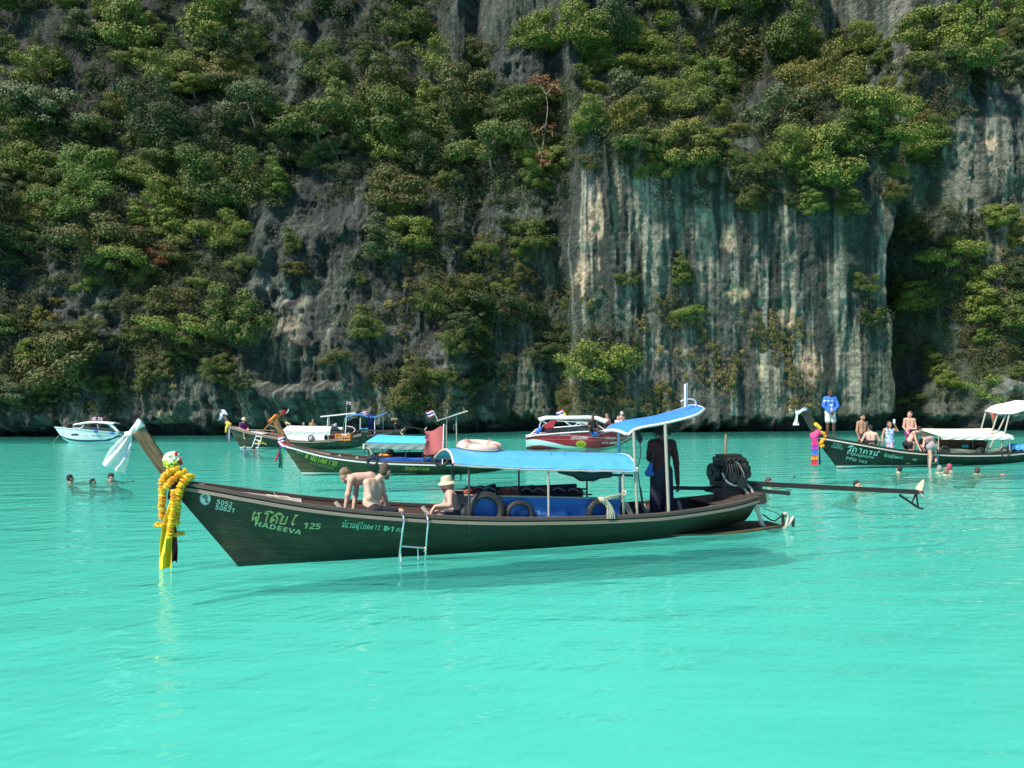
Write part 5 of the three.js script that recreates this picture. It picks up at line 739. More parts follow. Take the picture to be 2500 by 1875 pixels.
    part('hose', tube([L(1797, 1126, 0.2), L(1812, 1150), L(1820, 1176), L(1834, 1194)], 0.022, 8, 40), m2, h); part('hose', tube([L(1834, 1194), L(1848, 1228), L(1855, 1258), L(1868, 1286), L(1890, 1292), L(1912, 1288), L(1923, 1268), L(1920, 1254), L(1911, 1256)], 0.028, 10, 60), m, h); part('hose_end', [bar(L(1937, 1262), L(1936, 1286), 0.028), bar(L(1911, 1256), L(1912, 1282), 0.03)], MET.iron, h); part('iron_rod', [tube([L(1862, 1256, 0.1), L(1890, 1272, 0.1), L(1905, 1262, 0.1), L(1918, 1260, 0.1)], 0.014, 6), tube([L(1862, 1241, 0.1), L(1890, 1250, 0.1), L(1911, 1263, 0.1)], 0.007, 5)], MET.iron, h); }
  // ---- people aboard, all in boat axes
  const at = (x, y, z) => al(x, y, z), base = { pos: A.o, yaw: A.yaw, cell: 0.0135 };
  { const h = at(844, 1162, -0.25), sl = at(857, 1172, 0.0), sr = at(872, 1166, -0.34), pel = at(916, 1176, -0.25);
    person('sandy-haired shirtless man bending over with straight arms in the nearest boat', { head: h, sh: [sr, sl], pelvis: pel, hip: [pel.clone().add(V(0.02, -0.04, -0.1)), pel.clone().add(V(0.02, -0.04, 0.1))], kn: [at(925, 1225, -0.32), at(928, 1225, -0.1)], an: [at(950, 1275, -0.32), at(955, 1275, -0.1)], el: [at(868, 1208, -0.36), at(849, 1208, 0.04)], wr: [at(862, 1247, -0.3), at(842, 1247, 0.05)], face: [-0.62, -0.62, 0.48], up: [-0.7, 0.55, 0.3], toe: [-1, 0, 0], hand: [{ n: [1, 0, 0] }, { n: [1, 0, 0] }], belly: [0, 0.05, 0] }, { ...base, skin: FAIR, hair: HAIRC.sandy, clothes: [{ kind: 'shorts', color: [0.03, 0.03, 0.035] }] }); }
  { const h = at(941, 1152, 0.3), sl = at(896, 1178, 0.46), sr = at(930, 1182, 0.22), pel = at(903, 1246, 0.5);
    person('shirtless dark-haired man sitting with his bare back to us in the nearest boat', { head: h, sh: [sl, sr], pelvis: pel, hip: [pel.clone().add(V(0.06, -0.01, 0.09)), pel.clone().add(V(0.06, -0.01, -0.09))], kn: [at(978, 1252, 0.5), at(972, 1254, 0.26)], an: [at(968, 1290, 0.46), at(985, 1290, 0.26)], el: [at(902, 1215, 0.56), at(940, 1216, 0.1)], wr: [at(930, 1240, 0.5), at(950, 1246, 0.1)], face: [0.75, -0.22, -0.5], up: [0.1, 1, -0.1], toe: [1, 0, 0], hand: [{ n: [0, -1, 0] }, { n: [0, -1, 0] }] }, { ...base, skin: FAIR, hair: HAIRC.brown, beard: true, clothes: [{ kind: 'shorts', color: [0.018, 0.018, 0.022], len: 0.75 }] }); }
  { const h = at(1090, 1184, 0.2), sl = at(1098, 1208, 0.42), sr = at(1098, 1208, 0.06), pel = at(1122, 1252, 0.25);
    person('shirtless man in a cream bucket hat sitting in the nearest boat', { head: h, sh: [sr, sl], pelvis: pel, hip: [pel.clone().add(V(0, -0.02, -0.09)), pel.clone().add(V(0, -0.02, 0.09))], kn: [at(1068, 1255, 0.02), at(1066, 1258, 0.45)], an: [at(1090, 1282, 0.05), at(1092, 1284, 0.45)], el: [at(1086, 1232, 0.0), at(1098, 1233, 0.55)], wr: [at(1062, 1238, 0.1), at(1062, 1236, 0.5)], face: [-1, -0.12, 0.12], toe: [-1, 0, 0], hand: [{ dir: [-0.6, -0.6, 0.2], n: [0, -1, 0], curl: 0.45 }, { dir: [-0.55, -0.7, 0], n: [0.5, -1, 0], curl: 0.45 }], belly: [-0.03, 0, 0] }, { ...base, skin: PINK, hair: HAIRC.grey, curls: 6, beard: true, clothes: [{ kind: 'shorts', color: [0.07, 0.07, 0.085], len: 0.62 }, { kind: 'bucket', color: [0.52, 0.45, 0.30] }] }); }
  { const fx = al(1616, 1250, 0.05).x, hd = at(1614, 1046, 0.05), y0 = 0.14, sc = (hd.y + 0.1 - y0) / 1.72, J = STAND(), m = (p) => [fx + -p[0] * sc, y0 + p[1] * sc, 0.05 - p[2] * sc], mm = (a) => a.map(m); const wrR = at(1655, 1184, 0.05);
    person('boatman in dark red shirt and navy sarong standing at the tiller', { head: hd, sh: [[at(1590, 1082, 0.05)], [at(1642, 1082, 0.05)]].map((a) => a[0]), pelvis: m(J.pelvis), hip: mm(J.hip).reverse(), kn: mm(J.kn).reverse(), an: mm(J.an).reverse(), el: [at(1585, 1118, -0.1), at(1651, 1130, 0.05)], wr: [at(1592, 1130, -0.3), wrR], face: [-0.25, -0.05, -1], toe: [0, 0, -1], hand: [{}, { dir: [0, -1, 0.2], n: [-1, 0, 0], curl: 0.9 }] }, { ...base, skin: BROWN, hair: [0.012, 0.011, 0.01], dreads: true, clothes: [{ kind: 'shirt', color: [0.05, 0.010, 0.011], long: true }, { kind: 'sarong', color: [0.011, 0.012, 0.03] }] }); }
  { const p = al(1586, 1146, 0.1), b = thing('blue_bag', 'blue bag hanging at the side of the boatman in red', 'bag', W(p), A.yaw); part('pouch', polygonize([cap([0.03, 0.09, 0], [-0.02, -0.06, 0], 0.035, 0.06), cap([-0.04, -0.07, 0], [0.04, -0.08, 0], 0.05, 0.05)], 0.012, 0.03), std([0.03, 0.12, 0.42], 0.6), b); part('strap', tube([[0.03, 0.11, 0], [0.06, 0.2, 0], [0.08, 0.3, 0]], 0.01, 6), MET.dark, b); }
}
// ---------------------------------------------------------------- the other boats
function smallLongtail(fr, label, o) {            // a long-tail boat seen from afar: same build, its own lines and colours
  const t = thing('long_tail_boat', label, 'boat', fr.o, fr.yaw), L = o.len, S = { frame: fr, xs0: o.xs0 ?? -0.75, xs1: L, xk1: L - 0.1, stem: o.stem, sheer: o.sheer, beam: o.beam || [[-0.8, 0.05], [0, 0.3], [0.8, 0.52], [2, 0.72], [3.5, 0.8], [L * 0.62, 0.8], [L * 0.85, 0.62], [L, 0.4]], keel: [[0, -0.08], [7, -0.1], [9, -0.02], [10, 0.12]], ribs: o.ribs || [], deck: o.deck || [-0.4, 1.0, 4], prow: o.prow, gunMat: o.gunMat, rubMat: o.rubMat, deckMat: o.deckMat };
  S.f = hullShape(S); S.hullMat = std(0xffffff, 0.5, { map: hullTexture(S, o.paint || (() => {}), o.base, o.tw || 1024, 256) });
  const f = buildHull(t, S); if (o.boot) for (const sd of [1, -1]) part('boot_stripe', sheet(40, 2, (u, v) => { const uu = 0.0 + u * 0.55, p0 = f(uu, 0, sd), p1 = f(uu, 1, sd), vv2 = clamp((lerp(-0.02, 0.045 * (1 - u), v) - p0.y) / (p1.y - p0.y)), p = f(uu, vv2, sd, -0.006); return p; }), std([0.55, 0.62, 0.58], 0.6), t);
  return { t, S, f };
}
function archCanopy(t, fr, o) {                   // o: eave pixels a, b on the near side, ridge height, half width
  const a = fr.l(...o.a, o.z), b = fr.l(...o.b, o.z), f = (u, v) => { const w = 2 * v - 1, k = Math.abs(w) ** (o.pow || 2.2); return V(lerp(a.x + (o.ov || 0) * (1 - k), b.x - (o.ov2 ?? o.ov ?? 0) * (1 - k), u), lerp(lerp(a.y, b.y, u) + o.rise, lerp(a.y, b.y, u), k) - 0.02 * Math.sin(u * 3.1), o.z * w); };
  part('canopy', sheet(24, 16, f, 0.018), o.mat, t);
  if (o.skirt) part('canopy_skirt', sheet(30, 4, (u, v) => { const p = f(u, 1); return V(p.x, p.y - o.skirt * v, p.z + 0.01 + 0.015 * Math.sin(u * 40 + v * 5) * v); }, 0.006), o.skirtMat || o.mat, t);
  for (const u of o.posts || [0.02, 0.33, 0.66, 0.98]) for (const s of [1, -1]) { const p = f(u, s > 0 ? 0.97 : 0.03); part('canopy_post', bar([p.x, 0.3, p.z], [p.x, p.y, p.z], 0.018, 6), o.postMat || MET.dark, t); }
  return f;
}
const canvasMat = (css, worn = '255,255,255') => std(0xffffff, 0.55, { map: roofCanvas(css, worn) });

// ---- boat moored left of the middle: orange scarf, tricolour sash, bright blue canopy
const B = new Frame([737, 1156], [1250, 1150]);
{
  const l = (x, y, z = 0) => B.l(x, y, z), W = (p) => B.w(p);
  const { t } = smallLongtail(B, 'olive green long boat with orange bow scarf and light blue canopy, behind the nearest boat', { len: 7.5, xs0: -0.68, stem: [[-0.08, 0.06], [0, 0], [0.89, -0.56], [1.02, -0.64], [1.93, -1.04]], sheer: [[-0.68, 1.02], [-0.37, 0.97], [0.4, 0.78], [1.18, 0.62], [2.7, 0.45], [4.4, 0.37], [5.3, 0.34], [6.5, 0.36], [7.5, 0.45]], ribs: [1.2, 1.8, 2.25], deck: [-0.3, 0.95, 4], base: '#4d5230', boot: 1, rubMat: std([0.62, 0.64, 0.62], 0.6), deckMat: std([0.5, 0.36, 0.24], 0.7, { map: WOOD.pale.map }),
    prow: { t: 0.1, poly: [[-0.2, 0.98], [-0.5, 0.86], [-0.56, 0.9], [-0.8, 1.38], [-1.04, 1.93], [-0.85, 1.98], [-0.62, 1.45], [-0.38, 1.02]], mat: std([0.33, 0.17, 0.05], 0.5, { map: WOOD.bow.map }) },
    paint: (g, o) => { for (let i = 0; i < 160; i++) { g.fillStyle = `rgba(125,85,40,${rr(0.02, 0.10)})`; g.fillRect(rr(0, 380) - 60, rr(0, o.h), rr(30, 200), rr(2, 9)); } o.thai('s.hbokdawxn', 744, 1118, 822, 1138, 13, '#a3a832', 2.4); o.thai('kanrdsrysns', 756, 1132, 816, 1146, 6, '#7c8f3a', 1); o.thai('rnyos', 722, 1104, 740, 1111, 4, '#a9a468', 1); o.thai('jxnwnpu/oydsar', 988, 1147, 1028, 1148, 6, '#b3a13e', 1); o.thai('8+1kn', 1031, 1148, 1047, 1148, 6, '#b3a13e', 1); } });
  archCanopy(t, B, { a: [892, 1080], b: [1088, 1083], z: 0.7, rise: 0.22, ov: 0.35, mat: canvasMat('#45b4ea', '170,235,250'), skirt: 0.2, skirtMat: std([0.30, 0.36, 0.36], 0.5, { transparent: true, opacity: 0.75 }), posts: [0.02, 0.2, 0.5, 0.72, 0.95] });
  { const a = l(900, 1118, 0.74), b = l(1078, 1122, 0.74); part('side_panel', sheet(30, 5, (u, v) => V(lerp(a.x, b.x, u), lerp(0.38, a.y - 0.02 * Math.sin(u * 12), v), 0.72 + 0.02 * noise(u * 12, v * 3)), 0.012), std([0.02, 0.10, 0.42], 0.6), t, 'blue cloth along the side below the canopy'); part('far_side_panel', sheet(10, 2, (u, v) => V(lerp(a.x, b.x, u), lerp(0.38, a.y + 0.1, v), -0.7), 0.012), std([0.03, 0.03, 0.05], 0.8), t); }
  tyre('black tyre at the front end of the olive boat\'s blue side cloth', B, l(909, 1124, 0.8), 0.21, 0.035); tyre('black tyre at the back end of the olive boat\'s blue side cloth', B, l(1046, 1124, 0.8), 0.19, 0.035); tyre('grey worn tyre upright beside the flag pole, behind the nearest canopy', B, l(1077, 1120, 0.82), 0.29, 0.05); tyre('black tyre on the far side under the light blue canopy', B, l(951, 1107, -0.6), 0.17, 0.05);
  { const p = l(942, 1111, -0.1), j = thing('life_jacket', 'orange life jacket lying under the light blue canopy', 'life jacket', W(p), B.yaw), m = std([0.80, 0.27, 0.02], 0.8); part('front_panel', polygonize([cap([-0.18, 0, 0.06], [0.16, -0.02, 0.06], 0.06, 0.05)], 0.016, 0.02), m, j); part('back_panel', polygonize([cap([-0.14, -0.02, -0.06], [0.17, -0.03, -0.06], 0.055, 0.05)], 0.016, 0.02), m, j); }
  { const g = part('lamp_post', bar(l(889, 1135, 0.75), l(889, 1096, 0.75), 0.014), MET.dark, t); part('lamp_float', [bar(l(889, 1096, 0.75), l(889, 1083, 0.75), 0.045, 10), tube([l(894, 1092, 0.75), l(903, 1098, 0.75), l(907, 1106, 0.75), l(906, 1112, 0.75)], 0.02, 6)], std([0.65, 0.55, 0.35], 0.7), t); }
  { const r = [[1091, 1126, 1090, 1019], [1116, 1126, 1114, 1017]]; for (const [a, b, c, d] of r) for (const z of [0.4, -0.4]) part('helm_post', bar([l(a, b, z).x, 0.3, z], l(c, d, z), 0.024, 8), MET.pole, t); part('helm_canopy', sheet(12, 4, (u, v) => { const z = lerp(-0.5, 0.5, v), p = l(lerp(1067, 1142, u), lerp(1027, 1003, sst(0, 1, u) * 0.5 + u * 0.5), z); return p; }, 0.02), std([0.16, 0.36, 0.38], 0.6), t); part('helm_canopy_edge', bar(l(1066, 1028, 0.5), l(1142, 1004, 0.5), 0.022), MET.pole, t); part('horn', [bar(l(1135, 1005, 0), l(1131, 993, 0), 0.05, 8, 0.02), bar(l(1138, 1012, 0), l(1140, 1020, 0), 0.08, 8, 0.03)], MET.rust, t); part('hook_rail', tube([l(1108, 1050, 0), l(1108, 1038, 0), l(1113, 1036, 0)], 0.016), MET.pole, t); part('dark_bundle', polygonize([cap(l(1060, 1118, 0), l(1062, 1090, 0), 0.12, 0.1), cap(l(1040, 1120, 0), l(1075, 1112, 0), 0.1, 0.1)], 0.03, 0.05), MET.dark, t); }
  longtailEngine('brownish engine block with grey stack standing behind the life ring', B, [l(1212, 1128, 0).x, 0.52, 0], { s: 0.72, shaft: 2.4, drop: -0.15, block: std([0.20, 0.16, 0.13], 0.5, { metalness: 0.5 }), stackMat: std([0.32, 0.3, 0.27], 0.6) });
  // orange scarf on the prow, tricolour sash and ribbons
  { const p = l(664, 1040, 0), c = thing('prow_scarf', 'orange scarf tied over the bow tip of the moored olive boat', 'scarf', W(p), B.yaw), L = (x, y, z) => l(x, y, z).sub(p), m = std([0.82, 0.22, 0.04], 0.75); part('wrap', sheet(14, 20, (u, v) => { const a = v * 6.283, q = L(lerp(676, 660, u), lerp(1018, 1034, u), 0); return q.add(V(0.09 * Math.cos(a), 0.05 * Math.sin(a) + 0.05, 0.09 * Math.sin(a))); }, 0.004), m, c); ribbon('tail', [L(664, 1026, 0.07), L(658, 1036, 0.1), L(652, 1042, 0.1), L(643, 1050, 0.1)], 0.12, 0.16, m, c, 0.03, V(0.5, 0.8, 0)); }
  { const p = l(690, 1075, 0), c = thing('tricolour_sash', 'red, white and navy sash knotted round the bow of the olive boat', 'sash', W(p), B.yaw), L = (x, y, z) => l(x, y, z).sub(p); const bands = [[[0.62, 0.05, 0.09], 0], [[0.8, 0.8, 0.8], 1], [[0.04, 0.05, 0.2], 2], [[0.8, 0.8, 0.8], 3], [[0.62, 0.05, 0.09], 4]]; for (const [c0, i] of bands) ribbon('band', [L(679, 1068 + i * 3.2, 0.02), L(684, 1067 + i * 3.4, 0.1), L(692, 1064 + i * 4, 0.11), L(699, 1063 + i * 4.4, 0.02)], 0.055, 0.06, std(c0, 0.8), c, 0.0, V(0.2, 1, 0)); for (const [c0, i] of [[[0.62, 0.05, 0.09], 0], [[0.8, 0.8, 0.8], 1], [[0.08, 0.08, 0.35], 2]]) ribbon('loop', [L(682, 1075 + i * 5, 0.1), L(690, 1083 + i * 4, 0.16), L(702, 1086 + i * 3, 0.16), L(716, 1084 + i * 3, 0.1)], 0.07, 0.05, std(c0, 0.8), c, 0.01, V(0, 1, 0)); ribbon('pink_ribbon', [L(687, 1090, 0.12), L(681, 1105, 0.14), L(671, 1128, 0.14)], 0.06, 0.07, std([0.62, 0.05, 0.1], 0.7), c, 0.01); ribbon('dark_ribbon', [L(684, 1092, 0.14), L(684, 1115, 0.16), L(682, 1142, 0.16)], 0.06, 0.08, std([0.01, 0.06, 0.09], 0.7), c, 0.01); ribbon('green_ribbon', [L(691, 1092, 0.14), L(689, 1115, 0.16), L(687, 1145, 0.15)], 0.06, 0.06, std([0.02, 0.35, 0.12], 0.7), c, 0.01); }
  { const b = W(l(1080, 1105, 0.86)), h = l(1084, 1035, 0.86).y - l(1080, 1105, 0.86).y, f = thing('red_flag', 'frayed faded red flag on a pole between the moored boat and the nearest canopy', 'flag', b, B.yaw); part('pole', bar([0, -0.4, 0], [0.06, h, 0], 0.02), MET.white, f); part('cloth', sheet(22, 14, (u, v) => { const y = lerp(h * 0.93, h * 0.06, v); return V(0.045 - u * lerp(0.62, 0.68, v) - (u > 0.9 ? 0.05 * noise(v * 22, 3) : 0), y - 0.22 * u * (1 - v) - 0.16 * u * v + 0.03 * Math.sin(u * 8), 0.08 * Math.sin(u * 6 + v * 2) * u); }, 0.004), std([0.60, 0.13, 0.13], 0.85), f); }
  flag('national_flag', 'red, white and blue striped flag leaning on the thin shelter of the moored olive boat', W(l(1068, 1024, 0.3)), 0.33, 0.27, 0.22, TRI, -0.42, -1).rotation.z = 0.03;
  { const p = l(1110, 1105, -0.2), c = W(p); person('dark-haired person sitting low behind the life ring of the nearest boat', SIT({ head: [0, 0.7, 0.08] }), { pos: c.add(V(0, -0.72, 0)), yaw: 3, cell: 0.03, skin: BROWN, hair: HAIRC.dark, curls: 6, clothes: [{ kind: 'shirt', color: [0.02, 0.02, 0.03] }] }); }
}

// ---- white-canopied boat farther left, and two more behind it
const Cc = new Frame([587, 1093], [885, 1094]);
{
  const l = (x, y, z = 0) => Cc.l(x, y, z), W = (p) => Cc.w(p);
  const { t } = smallLongtail(Cc, 'weathered grey-green long boat with white canopy, leftmost of the long boats', { len: 7.5, xs0: -0.7, stem: [[-0.08, 0.05], [0, 0], [1.1, -0.66], [1.3, -0.8], [2.07, -1.22]], sheer: [[-0.7, 1.25], [-0.28, 1.15], [0.6, 0.95], [2.6, 0.6], [4.1, 0.42], [5.6, 0.45], [6.6, 0.58], [7.5, 0.78]], base: '#3d463c', boot: 1, ribs: [2.2, 2.7, 3.2, 3.7], deck: [-0.4, 1.4, 4], gunMat: WOOD.worn, rubMat: WOOD.worn, deckMat: std([0.68, 0.64, 0.6], 0.7), prow: { t: 0.09, poly: [[-0.3, 1.18], [-0.66, 1.08], [-0.72, 1.15], [-1.0, 1.6], [-1.3, 2.07], [-1.1, 2.12], [-0.8, 1.62], [-0.5, 1.22]], mat: WOOD.grey } });
  const m = canvasMat('#e6e4df');
  archCanopy(t, Cc, { a: [690, 1052], b: [806, 1053], z: 0.7, rise: 0.26, ov: 0.1, mat: m, skirt: 0.22, skirtMat: std([0.50, 0.50, 0.47], 0.6), posts: [0.03, 0.35, 0.66, 0.97], postMat: MET.pole });
  { const a = l(688, 1062, 0.72), b = l(792, 1064, 0.72); part('side_panel', sheet(24, 5, (u, v) => V(lerp(a.x, b.x, u), lerp(0.42, a.y, v), 0.73 + 0.02 * noise(u * 8, v * 3)), 0.012), std([0.76, 0.75, 0.73], 0.7), t); }
  tyre('small tyre hung on the white side cloth of the white-canopied boat', Cc, l(759, 1070, 0.82), 0.18, 0.032);
  for (const [x0, y0, x1, y1, z] of [[800, 1075, 800, 1017, 0.5], [806, 1075, 803, 1017, -0.5], [842, 1068, 846, 1012, 0.5], [830, 1066, 843, 1020, -0.4]]) part('helm_post', bar(l(x1, y1, z), [l(x0, y0, z).x, 0.4, z], 0.025, 6), MET.white, t);
  part('helm_canopy', sheet(12, 5, (u, v) => l(lerp(782, 868, u), lerp(1019, 1010, u), lerp(-0.6, 0.6, v)).add(V(0, 0.06 * Math.sin(Math.PI * v), 0)), 0.02), std([0.52, 0.52, 0.48], 0.7), t);
  part('rope_line', bar(l(610, 1049, 0), l(672, 1051, 0), 0.012, 5), ROPE, t);
  part('grab_rail', tube([l(845, 1040, 0.4), l(860, 1043, 0.4), l(867, 1049, 0.4), l(862, 1056, 0.4)], 0.02, 6), MET.white, t);
  { const p = l(842, 1066, 0.4), c = thing('crate', 'orange slatted wooden crate at the stern of the white-canopied boat', 'crate', W(p), Cc.yaw), mo = std([0.52, 0.17, 0.03], 0.7); for (let i = 0; i < 3; i++) for (const z of [0.25, -0.25]) part('slat', rbox(0.9, 0.09, 0.025, 0, -0.16 + i * 0.14, z), mo, c); for (const x of [-0.45, 0.45]) part('end_board', rbox(0.025, 0.4, 0.48, x, 0, 0), mo, c); for (const x of [-0.4, 0, 0.4]) part('batten', rbox(0.05, 0.42, 0.02, x, 0, 0.275), mo, c); part('bottom_board', rbox(0.88, 0.02, 0.46, 0, -0.2, 0), mo, c); part('white_label', rbox(0.3, 0.06, 0.01, 0.1, 0.12, 0.29), MET.white, c); }
  { const p = l(800, 1067, 0.3), g = thing('red_bundle', 'dark red bundle of life vests beside the orange crate', 'life vests', W(p), Cc.yaw); part('roll', polygonize([cap([-0.3, 0, 0], [0.0, 0.05, 0], 0.16, 0.15)], 0.03, 0.03), std([0.05, 0.02, 0.02], 0.8), g); part('roll', polygonize([cap([0.25, -0.05, 0.05], [0.5, -0.02, 0], 0.13, 0.14)], 0.03, 0.03), std([0.35, 0.05, 0.03], 0.8), g); }
  longtailEngine('grey and black engine with a long pole on the stern of the white-canopied boat', Cc, [l(868, 1060, 0).x, 0.95, 0], { s: 1.0, shaft: 2.6, drop: -0.1 });
  { const p = l(610, 1075, 0.75), c = thing('boarding_ladder', 'white ladder hanging over the side of the white-canopied boat', 'ladder', W(p), Cc.yaw), L = (x, y, z) => l(x, y, z).sub(p), m2 = MET.white; part('rail', bar(L(626, 1063, 0.72), L(615, 1092, 0.95), 0.022), m2, c); part('rail', bar(L(640, 1066, 0.72), L(629, 1095, 0.95), 0.022), m2, c); for (let i = 0; i < 4; i++) { const k = i / 3.4 + 0.06; part('rung', bar(L(lerp(626, 615, k), lerp(1063, 1092, k), lerp(0.72, 0.95, k)), L(lerp(640, 629, k), lerp(1066, 1095, k), lerp(0.72, 0.95, k)), 0.02), m2, c); } }
  { const p = l(545, 1020, 0), c = thing('prow_scarf', 'pale lilac scarf on the bare bow tip at the far left of the moored boats', 'scarf', W(p), Cc.yaw), L = (x, y, z) => l(x, y, z).sub(p), m2 = std([0.62, 0.58, 0.70], 0.8); part('wrap', sheet(8, 14, (u, v) => { const a = v * 6.283; return L(lerp(545, 551, u), lerp(1001, 1012, u), 0).add(V(0.14 * Math.cos(a), 0.03 * Math.sin(a), 0.1 * Math.sin(a))); }, 0.004), m2, c); ribbon('tail', [L(540, 1008, 0.06), L(540, 1018, 0.1), L(535, 1026, 0.1)], 0.16, 0.2, m2, c, 0.03); }
  { const p = l(556, 1050, 0), c = thing('ribbon_sash', 'yellow and dark grey sashes hanging from the bow of the white-canopied boat', 'sash', W(p), Cc.yaw), L = (x, y, z) => l(x, y, z).sub(p); ribbon('yellow_sash', [L(558, 1030, 0.12), L(553, 1040, 0.14), L(551, 1056, 0.14)], 0.14, 0.12, std([0.78, 0.58, 0.06], 0.7), c, 0.01); part('marigold_wrap', polygonize([cap(L(554, 1032, 0.05), L(562, 1036, 0.05), 0.1, 0.09)], 0.03, 0.02), std([0.8, 0.42, 0.08], 0.8), c); ribbon('dark_sash', [L(555, 1048, 0.1), L(554, 1064, 0.1), L(554, 1078, 0.1)], 0.1, 0.1, std([0.05, 0.06, 0.08], 0.7), c, 0.01); ribbon('grey_sash', [L(560, 1046, 0.1), L(559, 1066, 0.1), L(558, 1082, 0.1)], 0.1, 0.1, std([0.3, 0.32, 0.36], 0.7), c, 0.01); }
  person('person in straw hat and purple top on the bow of the white-canopied boat', SIT({ face: [0.5, -0.3, 0.8] }), { pos: W(l(594, 1057, 0)), yaw: Cc.yaw + 0.9, cell: 0.03, skin: TAN, hair: HAIRC.dark, clothes: [{ kind: 'shirt', color: [0.12, 0.02, 0.13] }, { kind: 'shorts', color: [0.45, 0.1, 0.12] }, { kind: 'bucket', color: [0.66, 0.58, 0.36] }] });
}
{ // red-scarfed boat behind
  const D = new Frame([720, 1084], [930, 1080]), l = (x, y, z = 0) => D.l(x, y, z), W = (p) => D.w(p);
  const { t } = smallLongtail(D, 'dark long boat with a red scarf on its bow, half hidden behind the white canopy', { len: 6.2, xs0: -0.6, stem: [[-0.08, 0.05], [0, 0], [1.1, -0.5], [1.3, -0.6], [2.0, -0.9]], sheer: [[-0.6, 1.2], [0.5, 0.95], [2, 0.65], [4, 0.5], [5.4, 0.6], [6.2, 0.75]], base: '#3a2d22', prow: { t: 0.09, poly: [[-0.2, 1.1], [-0.5, 1.08], [-0.9, 1.85], [-0.95, 2.1], [-0.75, 2.15], [-0.6, 1.75], [-0.35, 1.2]], mat: WOOD.bow } });
  { const p = l(690, 1012, 0), c = thing('prow_scarf', 'dark red scarf with a white end on the bow half hidden behind the white canopy', 'scarf', W(p), D.yaw), L = (x, y, z) => l(x, y, z).sub(p), m2 = std([0.45, 0.02, 0.05], 0.8); ribbon('wrap', [L(700, 1008, 0.08), L(692, 1006, 0.12), L(685, 1014, 0.12), L(679, 1021, 0.1)], 0.22, 0.14, m2, c, 0.03, V(0.2, 1, 0)); ribbon('white_end', [L(698, 1010, 0.08), L(703, 1004, 0.1), L(705, 998, 0.1)], 0.14, 0.05, std([0.75, 0.7, 0.72], 0.8), c, 0.02, V(1, 0.3, 0)); part('garland_knot', polygonize([cap(L(700, 1033, 0.1), L(708, 1036, 0.1), 0.08, 0.06)], 0.03, 0.02), std([0.75, 0.6, 0.35], 0.8), c); }
  part('helm_canopy', sheet(12, 5, (u, v) => l(lerp(846, 898, u), lerp(1020, 1014, Math.sin(u * 3.1)), lerp(-0.6, 0.6, v)).add(V(0, 0.1 * Math.sin(Math.PI * v), 0)), 0.02), std([0.06, 0.2, 0.45], 0.6), t); part('helm_canopy', sheet(12, 5, (u, v) => l(lerp(902, 945, u), lerp(1020, 1008, u * u), lerp(-0.6, 0.6, v)).add(V(0, 0.06 * Math.sin(Math.PI * v), 0)), 0.02), std([0.05, 0.18, 0.38], 0.6), t);
  for (const [x0, x1, y1, z] of [[879, 880, 1018, 0.5], [850, 851, 1020, 0.5], [915, 915, 1018, 0.5], [936, 934, 1012, -0.5]]) part('helm_post', bar([l(x0, 1060, z).x, 0.5, z], l(x1, y1, z), 0.03, 6), MET.white, t);
  person('boatman in dark blue standing at the stern shelter behind the white-canopied boat', STAND({ face: [-1, 0, 0.2] }), { pos: W(l(905, 1064, 0)).add(V(0, 0, 0)), yaw: 0.2, scale: 0.92, cell: 0.03, skin: BROWN, hair: HAIRC.dark, clothes: [{ kind: 'shirt', color: [0.02, 0.03, 0.18], long: true }, { kind: 'sarong', color: [0.02, 0.03, 0.14] }] });
  { const p = l(888, 1052, 0.2), c = thing('cool_box', 'light blue cool box beside the boatman in dark blue', 'box', W(p), D.yaw); part('tub', rbox(0.5, 0.22, 0.35, 0, 0, 0, 0.03), std([0.06, 0.4, 0.62], 0.5), c); part('lid', rbox(0.53, 0.07, 0.38, 0, 0.14, 0, 0.02), std([0.1, 0.5, 0.7], 0.5), c); }
  longtailEngine('black engine in front of the boatman in dark blue', D, [l(878, 1056, 0).x, 1.0, 0], { s: 0.95, shaft: 2.2, stack: false });
  flag('national_flag', 'small striped flag waving above the blue stern shelter behind the white canopy', W(l(896, 1018, 0)), 0.38, 0.42, 0.26, TRI, 0, -1); flag('national_flag', 'tiny striped flag on a thin tall pole high before the dark rock', W(l(845, 1020, 0)), 1.05, 0.26, 0.2, TRI, 0.03, 1, 0.006); flag('national_flag', 'little striped flag low on the white bundle beside the helm posts', W(l(822, 1045, 0)), 0.3, 0.3, 0.18, TRI, 0, -1);
  { const p = l(818, 1050, 0.2), c = thing('white_bundle', 'rolled white tarp lying behind the white canopy', 'tarp', W(p), D.yaw); part('roll', polygonize([cap([-0.45, 0, 0], [0.4, 0.02, 0], 0.14, 0.16)], 0.03, 0.02), std([0.72, 0.72, 0.7], 0.7), c); part('tie', new THREE.TorusGeometry(0.16, 0.015, 6, 18).rotateY(Math.PI / 2), ROPE, c); }
  person('bare-chested person sitting behind the white canopy with arms folded', SIT({ wr: [[-0.02, 0.34, 0.22], [0.04, 0.36, 0.22]] }), { pos: W(l(764, 1056, 0)), yaw: 0.3, cell: 0.03, skin: TAN, hair: HAIRC.dark, clothes: [{ kind: 'shorts', color: [0.4, 0.12, 0.08] }] });
  person('dark-clothed person sitting low left of the folded-arms person behind the white canopy', SIT(), { pos: W(l(743, 1060, 0)).add(V(0, -0.15, 0)), yaw: -0.4, cell: 0.03, skin: TAN, hair: HAIRC.grey, clothes: [{ kind: 'shirt', color: [0.12, 0.15, 0.18] }] });
}
